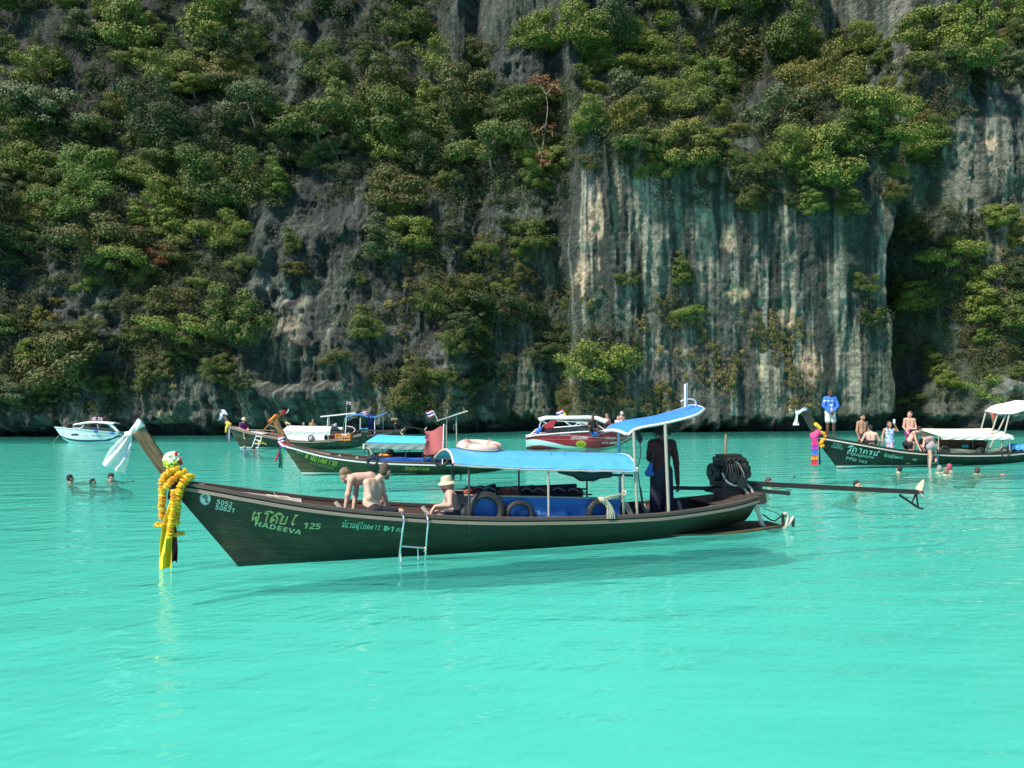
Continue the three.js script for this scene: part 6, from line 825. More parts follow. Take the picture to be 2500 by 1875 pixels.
{ // hindmost boat: bare grey prow and yellow-topped engine
  const D = new Frame([668, 1080], [950, 1074]), l = (x, y, z = 0) => D.l(x, y, z), W = (p) => D.w(p);
  smallLongtail(D, 'hindmost long boat with a bare grey bow post, mostly hidden by the boats before it', { len: 8.6, xs0: -0.5, stem: [[-0.08, 0.03], [0, 0], [1.1, -0.3], [1.3, -0.36], [2.1, -0.6]], sheer: [[-0.5, 1.2], [0.5, 0.9], [2, 0.6], [5, 0.48], [7.5, 0.6], [8.6, 0.75]], base: '#41392f', prow: { t: 0.09, poly: [[-0.05, 1.1], [-0.3, 1.08], [-0.62, 2.0], [-0.45, 2.12], [-0.3, 1.7], [-0.15, 1.2]], mat: WOOD.grey } });
  { const p = l(665, 1045, 0.1), c = thing('ribbon_sash', 'red sash hanging from the hindmost bare bow post', 'sash', W(p), D.yaw), L = (x, y, z) => l(x, y, z).sub(p); ribbon('red_sash', [L(664, 1040, 0.1), L(665, 1050, 0.12), L(666, 1060, 0.12)], 0.12, 0.14, std([0.5, 0.05, 0.06], 0.8), c, 0.01); part('knot', polygonize([cap(L(662, 1039, 0.1), L(667, 1041, 0.1), 0.07, 0.06)], 0.03, 0.02), std([0.6, 0.25, 0.2], 0.8), c); }
  longtailEngine('far engine with a yellow-topped cover and long shaft pointing right', D, [l(972, 1052, 0).x, 0.95, 0], { s: 0.9, shaft: 2.0, drop: -0.4, stack: false, cover: std([0.5, 0.36, 0.16], 0.6) });
  { const p = l(966, 1036, 0), c = thing('yellow_cap', 'yellow cloth lying on top of the far engine', 'cloth', W(p), D.yaw); part('cloth', polygonize([cap([-0.1, 0, 0], [0.12, 0.04, 0], 0.07, 0.09)], 0.025, 0.02), std([0.75, 0.5, 0.03], 0.8), c); }
}

// ---- speedboats
function speedboat(name, label, fr, o) {          // x runs from the stern at p1 to the bow at p2
  const t = thing(name, label, 'speedboat', fr.o, fr.yaw), L = o.len, sheer = (u) => stab(o.sheer, u * L), top = [], nu = 60, nv = 14;
  const half = (u) => stab(o.beam, u), keel = (u) => stab(o.keel, u), f = (u, v, sd, ins = 0) => { const ys = sheer(u), yk = keel(u), y = lerp(yk, ys, v), x = u * L + (o.rake || 0.5) * sst(0.5, 1, u) * (v - 0.35) * 1.2, ch = v < 0.3 ? 0.78 * Math.pow(v / 0.3, 0.8) : lerp(0.78, 1, Math.pow((v - 0.3) / 0.7, 0.7)); return V(x, y, sd * Math.max(0.01, half(u) * ch - ins)); };
  const S = { frame: fr, f: (u, v) => f(u, v, o.side || 1), grainTint: '150,150,150' }, map = o.paint ? (() => { const [c, g] = canvas(1024, 512); g.fillStyle = o.base; g.fillRect(0, 0, 1024, 512); return c; })() : null;
  const hm = std(0xffffff, 0.28, { map: speedTex(S, o) });
  part('hull', [sheet(nu, nv, (u, v) => f(u, v, 1)), sheet(nu, nv, (u, v) => f(u, v, -1)), sheet(4, 6, (a, b) => { const p = f(0, b, 1); return V(p.x, p.y, lerp(-p.z, p.z, a)); })], hm, t);
  part('deck', sheet(30, 4, (u, v) => { const p = f(u, 0.93, 1, 0.02); return V(p.x, p.y, lerp(-p.z, p.z, v)); }, 0.02), o.deckMat || std([0.66, 0.66, 0.64], 0.5), t);
  for (const sd of [1, -1]) part('rub_strip', tube(Array.from({ length: 20 }, (_, i) => f(i / 19, 1, sd)), 0.035, 6, 50), o.rub || MET.white, t);
  return { t, f, L };
}
function speedTex(S, o) {
  const w = 1024, h = 512, [c, g] = canvas(w, h); g.fillStyle = o.base; g.fillRect(0, 0, w, h);
  const S2 = { ...S }; const uvAt = (px, py) => { let best = 1e9, bu = 0, bv = 0, s = 0.5, cu = 0.5, cv = 0.5; for (let pass = 0; pass < 5; pass++) { const n = pass ? 6 : 36; for (let i = -n; i <= n; i++) for (let j = -n; j <= n; j++) { const u = clamp(cu + s * i / n), v = clamp(cv + s * j / n), q = S2.frame.toPx(S2.f(u, v)), d = (q[0] - px) ** 2 + (q[1] - py) ** 2; if (d < best) { best = d; bu = u; bv = v; } } cu = bu; cv = bv; s *= pass ? 0.3 : 0.06; } return [bu * w, (1 - bv) * h]; };
  const text = (str, ax, ay, bx, by, hgt, fill, font = 'bold') => { const p = uvAt(ax, ay), q = uvAt(bx, by), L = Math.hypot(bx - ax, by - ay), t2 = uvAt(ax, ay - hgt); g.setTransform((q[0] - p[0]) / L, (q[1] - p[1]) / L, (p[0] - t2[0]) / hgt, (p[1] - t2[1]) / hgt, p[0], p[1]); g.fillStyle = fill; g.font = `${font} ${hgt * 1.38}px sans-serif`; g.scale(L / g.measureText(str).width, 1); g.fillText(str, 0, 0); g.resetTransform(); };
  const poly = (pts, fill) => { g.fillStyle = fill; g.beginPath(); pts.forEach((p, i) => { const q = uvAt(...p); g[i ? 'lineTo' : 'moveTo'](...q); }); g.fill(); };
  const line = (pts, col, lw) => { g.strokeStyle = col; g.lineWidth = lw; g.beginPath(); pts.forEach((p, i) => { const q = uvAt(...p); g[i ? 'lineTo' : 'moveTo'](...q); }); g.stroke(); };
  o.paint(g, { uvAt, text, poly, line, thai(str, ax, ay, bx, by, hgt, fill, lw) { const p = uvAt(ax, ay), q = uvAt(bx, by), L = Math.hypot(bx - ax, by - ay), t2 = uvAt(ax, ay - hgt); g.setTransform((q[0] - p[0]) / L, (q[1] - p[1]) / L, (p[0] - t2[0]) / hgt, (p[1] - t2[1]) / hgt, p[0], p[1]); g.strokeStyle = g.fillStyle = fill; thai(g, str, L / str.length, hgt, lw); g.resetTransform(); } });
  return tex(c);
}
const fender = (label, fr, a, b, r, group) => { a = fr.w(a); b = fr.w(b); const t = thing('fender', label, 'fender', a, 0, group), d = b.clone().sub(a), n = d.clone().normalize(); part('cylinder', polygonize([cap(n.clone().multiplyScalar(r), d.clone().addScaledVector(n, -r), r, r)], r / 4, 0.02), std([0.02, 0.14, 0.55], 0.45), t); part('rope', bar(d, d.clone().addScaledVector(n, r * 1.6), 0.012, 5), ROPE, t); return t; };
{ // red speedboat
  const R = new Frame([1284, 1093], [1550, 1091]), l = (x, y, z = 0) => R.l(x, y, z), W = (p) => R.w(p);
  const { t, f } = speedboat('red_speedboat', 'red and white speedboat with a white hard top and blue fenders before the cliff', R, { len: 5.8, rake: 0.7, deckMat: std([0.40, 0.03, 0.05], 0.4), base: '#a8202f', sheer: [[0, 0.62], [0.6, 0.72], [2.5, 0.86], [4.5, 0.95], [5.8, 1.05]], beam: [[0, 1.0], [0.3, 1.12], [0.6, 1.08], [0.85, 0.72], [1, 0.2]], keel: [[0, -0.2], [0.6, -0.28], [0.85, -0.08], [1, 0.28]],
    paint: (g, o) => { o.poly([[1284, 1074], [1300, 1072], [1330, 1076], [1380, 1088], [1440, 1094], [1500, 1088], [1560, 1070], [1560, 1077], [1500, 1096], [1440, 1099], [1380, 1096], [1320, 1087], [1300, 1088], [1284, 1092]], '#e4ece8'); o.poly([[1500, 1086], [1560, 1068], [1560, 1076], [1500, 1094]], '#86c9a0'); o.poly([[1510, 1094], [1556, 1079], [1556, 1088], [1510, 1099]], '#8c6a2a'); o.line([[1295, 1066], [1310, 1064], [1400, 1063.5], [1550, 1063]], '#f3dcdc', 7); o.line([[1290, 1074], [1380, 1073], [1480, 1074], [1556, 1070]], '#f3c9c0', 4); for (let i = 0; i < 90; i++) { const q = o.uvAt(rr(1300, 1540), rr(1076, 1090)); g.fillStyle = rnd() < 0.5 ? 'rgba(230,120,110,.5)' : 'rgba(90,10,20,.4)'; g.fillRect(q[0], q[1], rr(1, 4), rr(1, 4)); }
      o.text("LIFE'S A JOURNEY", 1394, 1072, 1436, 1072, 6.2, '#f4eeee'); o.text('0793-01363', 1480, 1071, 1503, 1071, 3.4, '#f4e4e4'); o.thai('jxnpuyds', 1326, 1061, 1344, 1061, 3, '#f4e4e4', 0.7); o.text('3912', 1346, 1061, 1357, 1061, 3, '#f4e4e4'); o.text('TEL.088-0721185', 1366, 1061, 1392, 1061, 2.8, '#f4e4e4'); o.thai('99wisndsrk', 1470, 1084, 1516, 1080, 5, '#d9d3cf', 1.2);
      const p = o.uvAt(1418.5, 1084), q = o.uvAt(1432, 1084), r2 = o.uvAt(1418.5, 1075); g.setTransform(q[0] - p[0], q[1] - p[1], r2[0] - p[0], r2[1] - p[1], p[0], p[1]); g.fillStyle = '#c9b32c'; g.beginPath(); g.arc(0, 0, 0.95, 0, 7); g.fill(); g.strokeStyle = '#3d3a18'; g.lineWidth = 0.12; g.beginPath(); g.arc(0, 0.1, 0.55, 3.4, 6); g.moveTo(-0.6, 0.1); g.lineTo(-0.2, 0.25); g.lineTo(0.1, 0.05); g.lineTo(0.6, 0.2); g.stroke(); g.resetTransform(); } });
  // cabin side, glass, arch, hard top
  const red = std([0.40, 0.03, 0.05], 0.35), glass = new THREE.MeshPhysicalMaterial({ color: new THREE.Color().setRGB(0.02, 0.025, 0.03), roughness: 0.08, clearcoat: 1, side: THREE.DoubleSide });
  const H = (pts, z0, z1, name, m) => part(name, slab(pts.map(([x, y]) => { const p = l(x, y, z1); return [p.x, p.y]; }), z0, z1, 0.015), m, t);
  for (const sd of [1, -1]) { const z = 0.9 * sd, a = Math.min(z, z - 0.05 * sd), b = Math.max(z, z - 0.05 * sd); H([[1322, 1056], [1336, 1046], [1436, 1042], [1440, 1056]], a, b, 'cabin_side', std([0.05, 0.02, 0.025], 0.4)); H([[1343, 1054], [1349, 1046], [1371, 1045], [1366, 1054]], a + 0.01 * sd, b + 0.012 * sd, 'window', glass); H([[1370, 1054], [1374, 1045], [1404, 1044], [1402, 1054]], a + 0.01 * sd, b + 0.012 * sd, 'window', glass); H([[1406, 1054], [1408, 1044], [1430, 1043], [1434, 1054]], a + 0.01 * sd, b + 0.012 * sd, 'window', glass); H([[1323, 1040], [1348, 1026], [1368, 1022], [1358, 1028], [1350, 1045], [1330, 1047]], a, b + 0.02, 'arch', red); H([[1352, 1042], [1360, 1030], [1388, 1028], [1420, 1036], [1424, 1040], [1400, 1042]], a + 0.02, b - 0.01, 'side_glass', new THREE.MeshPhysicalMaterial({ color: 0xbbc8c8, transmission: 1, thickness: 0, roughness: 0.05 })); part('frame_bar', [bar(l(1352, 1044, z), l(1440, 1037, z), 0.03), bar(l(1380, 1030, z), l(1395, 1040, z), 0.03), bar(l(1402, 1040, z), l(1412, 1032, z), 0.025), bar(l(1420, 1038, z), l(1410, 1030, z), 0.025), bar(l(1316, 1044, z), l(1322, 1026, z), 0.025), bar(l(1334, 1034, z), l(1322, 1027, z), 0.03), bar(l(1462, 1040, z * 0.8), l(1476, 1050, z * 0.7), 0.05)], MET.white, t); }
  part('hard_top', sheet(30, 10, (u, v) => { const w = 2 * v - 1, x = lerp(1317, 1472, u), y = tab([[0, 1026], [0.12, 1020.5], [0.35, 1021], [0.7, 1020], [0.85, 1022], [1, 1031]], u), p = l(x, y, 0); return V(p.x + 0.25 * (1 - w * w) * (u > 0.5 ? 1 : -0.3), p.y + 0.06 * (1 - w * w) - 0.05 * Math.pow(Math.abs(w), 4), w * lerp(0.98, 0.8, u)); }, 0.07), std([0.8, 0.8, 0.78], 0.35), t);
  part('visor', sheet(12, 4, (u, v) => l(lerp(1360, 1446, u), lerp(1027, 1031, u) + v * tab([[0, 1], [0.6, 2], [1, 7]], u), 1.0).add(V(0, 0, -0.02 * v)), 0.02), std([0.78, 0.78, 0.76], 0.4), t);
  part('roof_rail', [tube([l(1376, 1019, 0.3), l(1384, 1017, 0.3), l(1391, 1018, 0.3), l(1392, 1021, 0.3)], 0.02)], MET.steel, t);
  part('roof_lamp', polygonize([cap(l(1379, 1016, 0), l(1379, 1011, 0), 0.09, 0.08)], 0.03, 0.02), std([0.75, 0.4, 0.05], 0.6), t);
  part('stern_rail', [tube([l(1291, 1066, 0.8), l(1300, 1056, 0.8), l(1312, 1052, 0.8)], 0.025), tube([l(1300, 1060, -0.8), l(1306, 1050, -0.8), l(1316, 1046, -0.8)], 0.025)], MET.white, t);
  flag('national_flag', 'waving striped flag on the roof of the red speedboat', W(l(1376, 1020, 0)), 0.42, 0.4, 0.36, TRI, 0, -1);
  fender('blue fender slanting at the stern of the red speedboat', R, l(1309, 1058, 1.02), l(1323, 1042, 1.0), 0.11); fender('blue fender lying on the bow rail of the red speedboat below the crouching person', R, l(1441, 1060, 1.15), l(1466, 1058, 1.1), 0.13);
  const hi = { cell: 0.028 };
  person('dark person in black tank top crouching on the side of the red speedboat', SIT({ head: [0.02, 0.72, 0.1], kn: [[-0.22, 0.3, 0.35], [0.2, 0.12, 0.4]], an: [[-0.18, -0.1, 0.3], [0.2, -0.3, 0.4]], wr: [[-0.2, 0.3, 0.45], [0.24, 0.0, 0.25]], el: [[-0.28, 0.34, 0.2], [0.3, 0.28, 0.15]] }), { ...hi, pos: W(l(1446, 1054, 1.0)), yaw: 0.1, skin: BROWN, hair: HAIRC.dark, clothes: [{ kind: 'shirt', color: [0.02, 0.02, 0.022], sleeve: 0.1 }, { kind: 'shorts', color: [0.02, 0.02, 0.025] }] });
  person('tanned bald man standing on the bow of the red speedboat, turned right', STAND({ face: [1, -0.3, 0.2] }), { ...hi, pos: W(l(1482, 1060, 0)).setY(0.35), yaw: 0.3, scale: 0.82, skin: PINK, hair: HAIRC.sandy, curls: 2, clothes: [{ kind: 'shorts', color: [0.05, 0.08, 0.2] }] });
  person('white-haired man with a bare back behind the roof on the bow of the red speedboat', STAND({ face: [-0.3, -0.1, -1] }), { ...hi, pos: W(l(1518, 1062, -0.3)).setY(0.45), yaw: 0.2, scale: 0.83, skin: PINK, hair: [0.6, 0.58, 0.55], curls: 4, clothes: [{ kind: 'shorts', color: [0.05, 0.08, 0.2] }] });
  person('shorter pink-shouldered person left of the white-haired man on the red speedboat', STAND({ face: [0.4, 0, 1] }), { ...hi, pos: W(l(1510, 1062, 0.2)).setY(0.3), yaw: -0.2, scale: 0.78, skin: PINK, hair: HAIRC.sandy, clothes: [{ kind: 'shirt', color: [0.75, 0.7, 0.68], sleeve: 0.1 }] });
}
{ // blue and white speedboat, bow to the left
  const R = new Frame([300, 1078], [169, 1080]), l = (x, y, z = 0) => R.l(x, y, z), W = (p) => R.w(p);
  const { t } = speedboat('white_speedboat', 'pale blue and white speedboat with a white roof at the far left', R, { side: -1, len: 3.95, rake: 0.45, base: '#e4eae8', sheer: [[0, 0.62], [2, 0.85], [3.95, 1.05]], beam: [[0, 0.8], [0.4, 0.88], [0.7, 0.75], [0.9, 0.4], [1, 0.12]], keel: [[0, -0.2], [0.6, -0.25], [0.85, -0.1], [1, 0.22]], rub: std([0.5, 0.58, 0.58], 0.5),
    paint: (g, o) => { o.poly([[148, 1062], [160, 1068], [200, 1074], [255, 1074], [275, 1069], [296, 1061], [302, 1061], [302, 1066], [285, 1069], [265, 1077], [220, 1079], [175, 1076], [150, 1067]], '#173a63'); o.line([[148, 1053], [200, 1055], [260, 1057], [300, 1059]], '#55707c', 5); o.text('WWW.ANDAMANSEATRIP.COM', 223, 1066, 270, 1066, 4, '#4a6878'); o.thai('sdsnkds', 174, 1063, 192, 1063, 4, '#22384e', 1.6); o.line([[198, 1061], [203, 1066], [212, 1066], [213, 1062], [204, 1062]], '#22384e', 5); o.line([[152, 1058], [156, 1057], [155, 1061]], '#22384e', 6); o.line([[163, 1062], [169, 1060]], '#7c97a0', 5); } });
  const glass = new THREE.MeshPhysicalMaterial({ color: new THREE.Color().setRGB(0.015, 0.02, 0.025), roughness: 0.08, clearcoat: 1, side: THREE.DoubleSide });
  const H = (pts, z, name, m, th = 0.05) => part(name, slab(pts.map(([x, y]) => { const p = l(x, y, z); return [p.x, p.y]; }), Math.min(z, z * 0.94), Math.max(z, z * 0.94), 0.012), m, t);
  for (const z of [0.74, -0.74]) { H([[192, 1048], [218, 1042], [280, 1046], [288, 1052], [240, 1050]], z, 'cabin_window', glass); H([[262, 1036], [272, 1037], [284, 1050], [270, 1048]], z, 'rear_window', glass); H([[172, 1053], [186, 1050], [200, 1050], [182, 1053]], z * 0.9, 'port_window', glass); H([[258, 1031], [270, 1031], [292, 1054], [284, 1054]], z * 1.02, 'arch', std([0.7, 0.74, 0.73], 0.4)); part('windscreen_bar', [bar(l(192, 1048, z), l(205, 1039, z), 0.025), bar(l(240, 1046, z), l(238, 1036, z), 0.02)], MET.white, t); }
  part('hard_top', sheet(20, 8, (u, v) => { const w = 2 * v - 1, x = lerp(186, 284, u), y = tab([[0, 1036], [0.3, 1031], [0.6, 1030], [1, 1034]], u), p = l(x, y, 0); return V(p.x, p.y + 0.07 * (1 - w * w), w * lerp(0.6, 0.8, Math.min(1, u * 2))); }, 0.06), std([0.8, 0.8, 0.78], 0.4), t);
  part('anchor_rope', bar(l(146, 1060, 0), l(130, 1080, 0), 0.012, 5), ROPE, t);
  part('outboard_motor', [rbox(0.3, 0.3, 0.34, ...l(299, 1064, 0.2).toArray(), 0.06), rbox(0.14, 0.4, 0.16, ...l(300, 1071, 0.2).toArray(), 0.04)], std([0.02, 0.06, 0.25], 0.4), t);
  fender('blue fender nearer the bow of the white speedboat', R, l(228, 1051, -0.92), l(238, 1055, -0.92), 0.09); fender('blue fender nearer the stern of the white speedboat', R, l(268, 1056, -0.88), l(279, 1058, -0.88), 0.09);
  flag('national_flag', 'left of two small striped flags on the white speedboat roof', W(l(234, 1030, 0)), 0.34, 0.28, 0.2, TRI, 0, -1); flag('national_flag', 'right of two small striped flags on the white speedboat roof', W(l(240, 1030, 0)), 0.34, 0.28, 0.2, TRI, 0, 1);
  person('dark figure sitting on the bow of the white speedboat', SIT(), { pos: W(l(169, 1051, 0)), yaw: 0.5, scale: 0.7, cell: 0.03, skin: BROWN, hair: HAIRC.dark, clothes: [{ kind: 'shirt', color: [0.02, 0.02, 0.03] }, { kind: 'shorts', color: [0.02, 0.02, 0.03] }] });
}

// ---- dark green boat full of bathers on the right
const Rb = new Frame([2042, 1140], [2500, 1126]);
{
  const l = (x, y, z = 0) => Rb.l(x, y, z), W = (p) => Rb.w(p), yaw = Rb.yaw;
  const { t } = smallLongtail(Rb, 'glossy dark green long boat with cream canopy and many bathers at right', { len: 9.4, xs0: -0.85, stem: [[-0.08, 0.06], [0, 0], [0.74, -0.58], [1.1, -0.85], [2.15, -1.51]], sheer: [[-0.85, 1.13], [-0.4, 1.06], [0.44, 0.9], [2.1, 0.6], [3.7, 0.45], [5.5, 0.38], [7.5, 0.4], [9.4, 0.62]], base: '#141c12', boot: 1, tw: 2048, rubMat: std([0.62, 0.52, 0.44], 0.6), gunMat: std([0.03, 0.025, 0.02], 0.6), deckMat: std([0.06, 0.05, 0.04], 0.7), deck: [-0.6, 1.1, 4],
    prow: { t: 0.12, poly: [[-0.35, 1.06], [-0.6, 0.85], [-0.66, 0.86], [-1.0, 1.35], [-1.51, 2.15], [-1.22, 2.26], [-0.85, 1.6], [-0.55, 1.12]], mat: std([0.05, 0.042, 0.028], 0.5) },
    paint: (g, o) => { o.text('5752', 2033, 1086, 2055, 1090, 5.5, '#b9dccb', ''); o.text('04852', 2029, 1092, 2058, 1098, 6, '#b9dccb', ''); o.thai('w^fafrn/', 2066, 1099, 2143, 1113, 10, '#cfe9dc', 2.1); o.text('Vipaporn', 2064, 1107, 2132, 1120, 7.5, '#cfe9dc', 'italic', 'serif'); o.text('PPD 165', 2064, 1121, 2116, 1132, 7, '#cfe9dc', ''); o.thai('jxnwnpu/oydsar', 2157, 1114, 2204, 1121, 6, '#a9c9bb', 1.2); o.thai('kn', 2228, 1124, 2238, 1125, 5, '#a9c9bb', 1.2); } });
  archCanopy(t, Rb, { a: [2297, 1066], b: [2474, 1066], z: 0.72, rise: 0.28, ov: -0.6, ov2: 0.35, pow: 1.8, mat: canvasMat('#f0ead6'), skirt: 0.1, posts: [0.0, 0.86, 0.97], postMat: std([0.45, 0.42, 0.32], 0.6) });
  { const a = l(2300, 1098, 0.74), b = l(2470, 1096, 0.74); part('side_panel', sheet(40, 6, (u, v) => V(lerp(a.x, b.x, u), lerp(0.3, lerp(a.y, b.y, u) + 0.03 * Math.sin(u * 9), v), 0.70 + 0.03 * noise(u * 10, v * 3)), 0.012), std([0.22, 0.24, 0.17], 0.6), t, 'grey-green sheet along the side below the cream canopy'); part('far_side_board', sheet(10, 2, (u, v) => V(lerp(l(2245, 1090, -0.72).x, b.x, u), lerp(0.4, 0.92, v), -0.72), 0.02), std([0.30, 0.13, 0.03], 0.6, { map: WOOD.bow.map }), t); }
  tyre('tyre at the front of the grey side sheet, beside the climbing woman', Rb, l(2306, 1104, 0.78), 0.24, 0.035); tyre('tyre in the middle of the grey side sheet of the right boat', Rb, l(2394, 1107, 0.78), 0.23, 0.035); tyre('tyre at the back of the grey side sheet of the right boat', Rb, l(2453, 1105, 0.78), 0.22, 0.035);
  { const p = l(2492, 1095, 0.3), c = thing('blue_tarp', 'bright blue tarp heaped at the right edge of the picture', 'tarp', W(p), yaw); part('folds', sheet(20, 16, (u, v) => { const a = u * Math.PI; return V(-0.25 * Math.cos(a) * (1 + 0.1 * Math.sin(v * 20)), 0.2 * Math.sin(a) + 0.03 * Math.sin(v * 17 + u * 4), lerp(-0.4, 0.4, v)).add(V(0, -0.05, 0)); }, 0.01), std([0.05, 0.28, 0.62], 0.5), c); part('core', polygonize([cap([0, -0.02, -0.35], [0, -0.02, 0.35], 0.17, 0.17)], 0.03, 0.02), std([0.04, 0.22, 0.5], 0.6), c); }
  // tall cream helm shelter of this boat, leaning posts
  part('helm_canopy', sheet(16, 8, (u, v) => { const N = [[2404, 1003], [2440, 1010], [2472, 1010], [2520, 996], [2560, 985]], Fq = [[2450, 985], [2478, 977], [2500, 978], [2530, 975], [2570, 970]], k = u * 4, i = Math.min(3, Math.floor(k)), g = k - i, a = l(lerp(N[i][0], N[i + 1][0], g), lerp(N[i][1], N[i + 1][1], g), 0.65), b = l(lerp(Fq[i][0], Fq[i + 1][0], g), lerp(Fq[i][1], Fq[i + 1][1], g), -0.65); return a.lerp(b, v).add(V(0, 0.08 * Math.sin(Math.PI * v), 0)); }, 0.02), canvasMat('#f2ede2'), t);
  for (const [x0, y0, x1, y1, z] of [[2396, 1045, 2406, 1008, -0.6], [2424, 1046, 2436, 1010, 0.6], [2455, 1048, 2464, 1012, 0.62], [2440, 1046, 2470, 985, -0.6]]) { const a = l(x1, y1, z), b = l(x0, y0, z), k = (0.45 - a.y) / (b.y - a.y); part('helm_post', bar(a.clone().lerp(b, k), a, 0.03, 7), MET.pole, t); }
  { const p = l(2425, 1010, 0), g = thing('hanging_buoy', 'red and brown float hanging under the cream shelter at right', 'float', W(p), yaw); part('float', polygonize([cap([0, 0, 0], [0, -0.12, 0], 0.09, 0.07)], 0.02, 0.02), std([0.5, 0.08, 0.05], 0.6), g); part('net', polygonize([cap([0.02, -0.2, 0], [0.04, -0.42, 0], 0.08, 0.05)], 0.02, 0.02), std([0.16, 0.10, 0.06], 0.8), g); part('string', bar([0, 0, 0], [0, 0.16, 0], 0.01, 5), ROPE, g); }
  { const p = l(1957, 1000, 0), c = thing('prow_cloth', 'white cloth and tassel tied round the bow tip of the dark green boat', 'cloth', W(p), yaw), L = (x, y, z) => l(x, y, z).sub(p), m = std([0.72, 0.75, 0.73], 0.85); part('wrap', sheet(12, 24, (u, v) => { const a = v * 6.283, q = L(lerp(1943, 1970, 0.5 + 0.5 * Math.cos(a)), lerp(1003, 992, 0.5 + 0.5 * Math.cos(a)) + u * 8 + 2 * Math.sin(a * 3), 0); q.z += 0.11 * Math.sin(a); return q; }, 0.006), m, c); ribbon('tassel', [L(1946, 1004, 0.08), L(1945, 1020, 0.1), L(1943, 1038, 0.1)], 0.07, 0.14, m, c, 0.03); }
  { const p = l(1990, 1080, 0), c = thing('bow_ribbons', 'pink, purple, orange and red ribbon stack hanging from the dark green bow', 'ribbons', W(p), yaw), L = (x, y, z) => l(x, y, z).sub(p), cols = [[[0.75, 0.06, 0.25], 1072, 1086], [[0.45, 0.05, 0.42], 1084, 1097], [[0.05, 0.18, 0.60], 1096, 1111], [[0.75, 0.22, 0.03], 1109, 1119], [[0.85, 0.55, 0.04], 1117, 1122], [[0.65, 0.03, 0.05], 1121, 1135]]; cols.forEach(([cc, y0, y1], i) => { for (const k of [0, 1, 2]) ribbon('ribbon', [L(1984 + k * 5.4 - (i > 3 ? 1 : 0), y0, 0.16 + 0.02 * k), L(1984 + k * 5.4 - (i > 3 ? 1 : 0), y1, 0.16 + 0.02 * k)], 0.085, 0.09, std(cc, 0.7), c, 0.012, V(1, 0, 0), 0.005, 8); }); ribbon('navy_ribbon', [L(2000, 1085, 0.05), L(2001, 1110, 0.06), L(2001, 1134, 0.06)], 0.05, 0.06, std([0.02, 0.03, 0.12], 0.7), c, 0.01); ribbon('white_ribbon', [L(1998, 1085, 0.1), L(1998, 1110, 0.11), L(1998, 1134, 0.11)], 0.03, 0.03, std([0.7, 0.7, 0.72], 0.7), c, 0.005);
    part('pink_wrap', polygonize([cap(L(1988, 1066, 0.05), L(1996, 1056, 0.06), 0.13, 0.12), cap(L(1983, 1062, 0.0), L(1990, 1076, 0.08), 0.09, 0.1)], 0.025, 0.03), std([0.72, 0.05, 0.20], 0.7), c); }
  { const p = l(2008, 1065, 0.1), c = thing('flower_garland', 'orange and yellow garland round the bow of the dark green boat', 'garland', W(p), yaw), L = (x, y, z) => l(x, y, z).sub(p), m = [std([0.85, 0.4, 0.03], 0.8), std([0.85, 0.28, 0.02], 0.8), std([0.8, 0.62, 0.06], 0.8)]; const pts = [[2004, 1055], [2010, 1058], [2013, 1064], [2011, 1071], [2006, 1077], [2002, 1082], [2004, 1088], [2008, 1087], [1992, 1036], [1996, 1040], [2000, 1044]]; pts.forEach(([x, y], i) => part('flower_ring', polygonize([cap(L(x, y, 0.1), L(x + 2, y + 1, -0.02), 0.07, 0.07), cap(L(x + 1, y + 2, 0.12), L(x + 1, y + 3, 0.1), 0.06, 0.05)], 0.025, 0.02), m[i > 7 ? 2 : i % 2], c)); }
  // boarding ladder
  { const p = l(2265, 1115, 0.8), c = thing('boarding_ladder', 'thin metal ladder under the woman climbing into the dark green boat', 'ladder', W(p), yaw), L = (x, y, z) => l(x, y, z).sub(p); part('rail', bar(L(2264, 1104, 0.78), L(2267, 1146, 0.9), 0.014), MET.steel, c); part('rail', bar(L(2290, 1104, 0.78), L(2290, 1140, 0.9), 0.014), MET.steel, c); for (const y of [1118, 1130, 1141]) part('rung', bar(L(2265, y + 1, 0.85), L(2290, y, 0.85), 0.014), MET.steel, c); }
  // people aboard
  const on = (x, y, z) => W(l(x, y, z)), c = { cell: 0.022 };
  person('boatman in blue long-sleeved shirt and pale shorts standing on the dark green bow', STAND({ wr: [[-0.06, 0.9, 0.2], [0.02, 0.94, 0.22]], el: [[-0.27, 1.14, 0.06], [0.26, 1.14, 0.06]] }), { ...c, cell: 0.018, pos: on(2028, 1067, 0).setY(1.08), yaw: 0.05, skin: BROWN, hair: HAIRC.dark, clothes: [{ kind: 'shirt', color: [0.045, 0.16, 0.60], long: true, sleeve: 0.7, print: (p, q) => { if (p.z > 0.05 && ((Math.abs(p.y - 1.33) < 0.025 && p.x < 0.1 && noise(p.x * 40, p.y * 50) > -0.1) || (Math.abs(p.y - 1.18) < 0.03 && Math.abs(p.x + 0.01) < 0.06) || (Math.abs(p.y - 1.1) < 0.02 && Math.abs(p.x) < 0.02))) { q[0] = 14; q[1] = 4.5; q[2] = 1.3; } } }, { kind: 'shorts', color: [0.62, 0.58, 0.52], len: 0.75, flare: 0.1 }] });
  { const f = l(2100, 1095, -0.1), y0 = 0.25; person('bearded bare-chested man standing in the dark green boat behind the bow', STAND({ wr: [[-0.2, 0.86, 0.05], [0.05, 0.95, 0.2]] }), { ...c, pos: on(2106, 1095, -0.1).setY(0.2), yaw: 0.3, scale: 0.98, skin: TAN, hair: HAIRC.dark, curls: 2, beard: true, clothes: [{ kind: 'shorts', color: [0.03, 0.03, 0.035] }] }); }
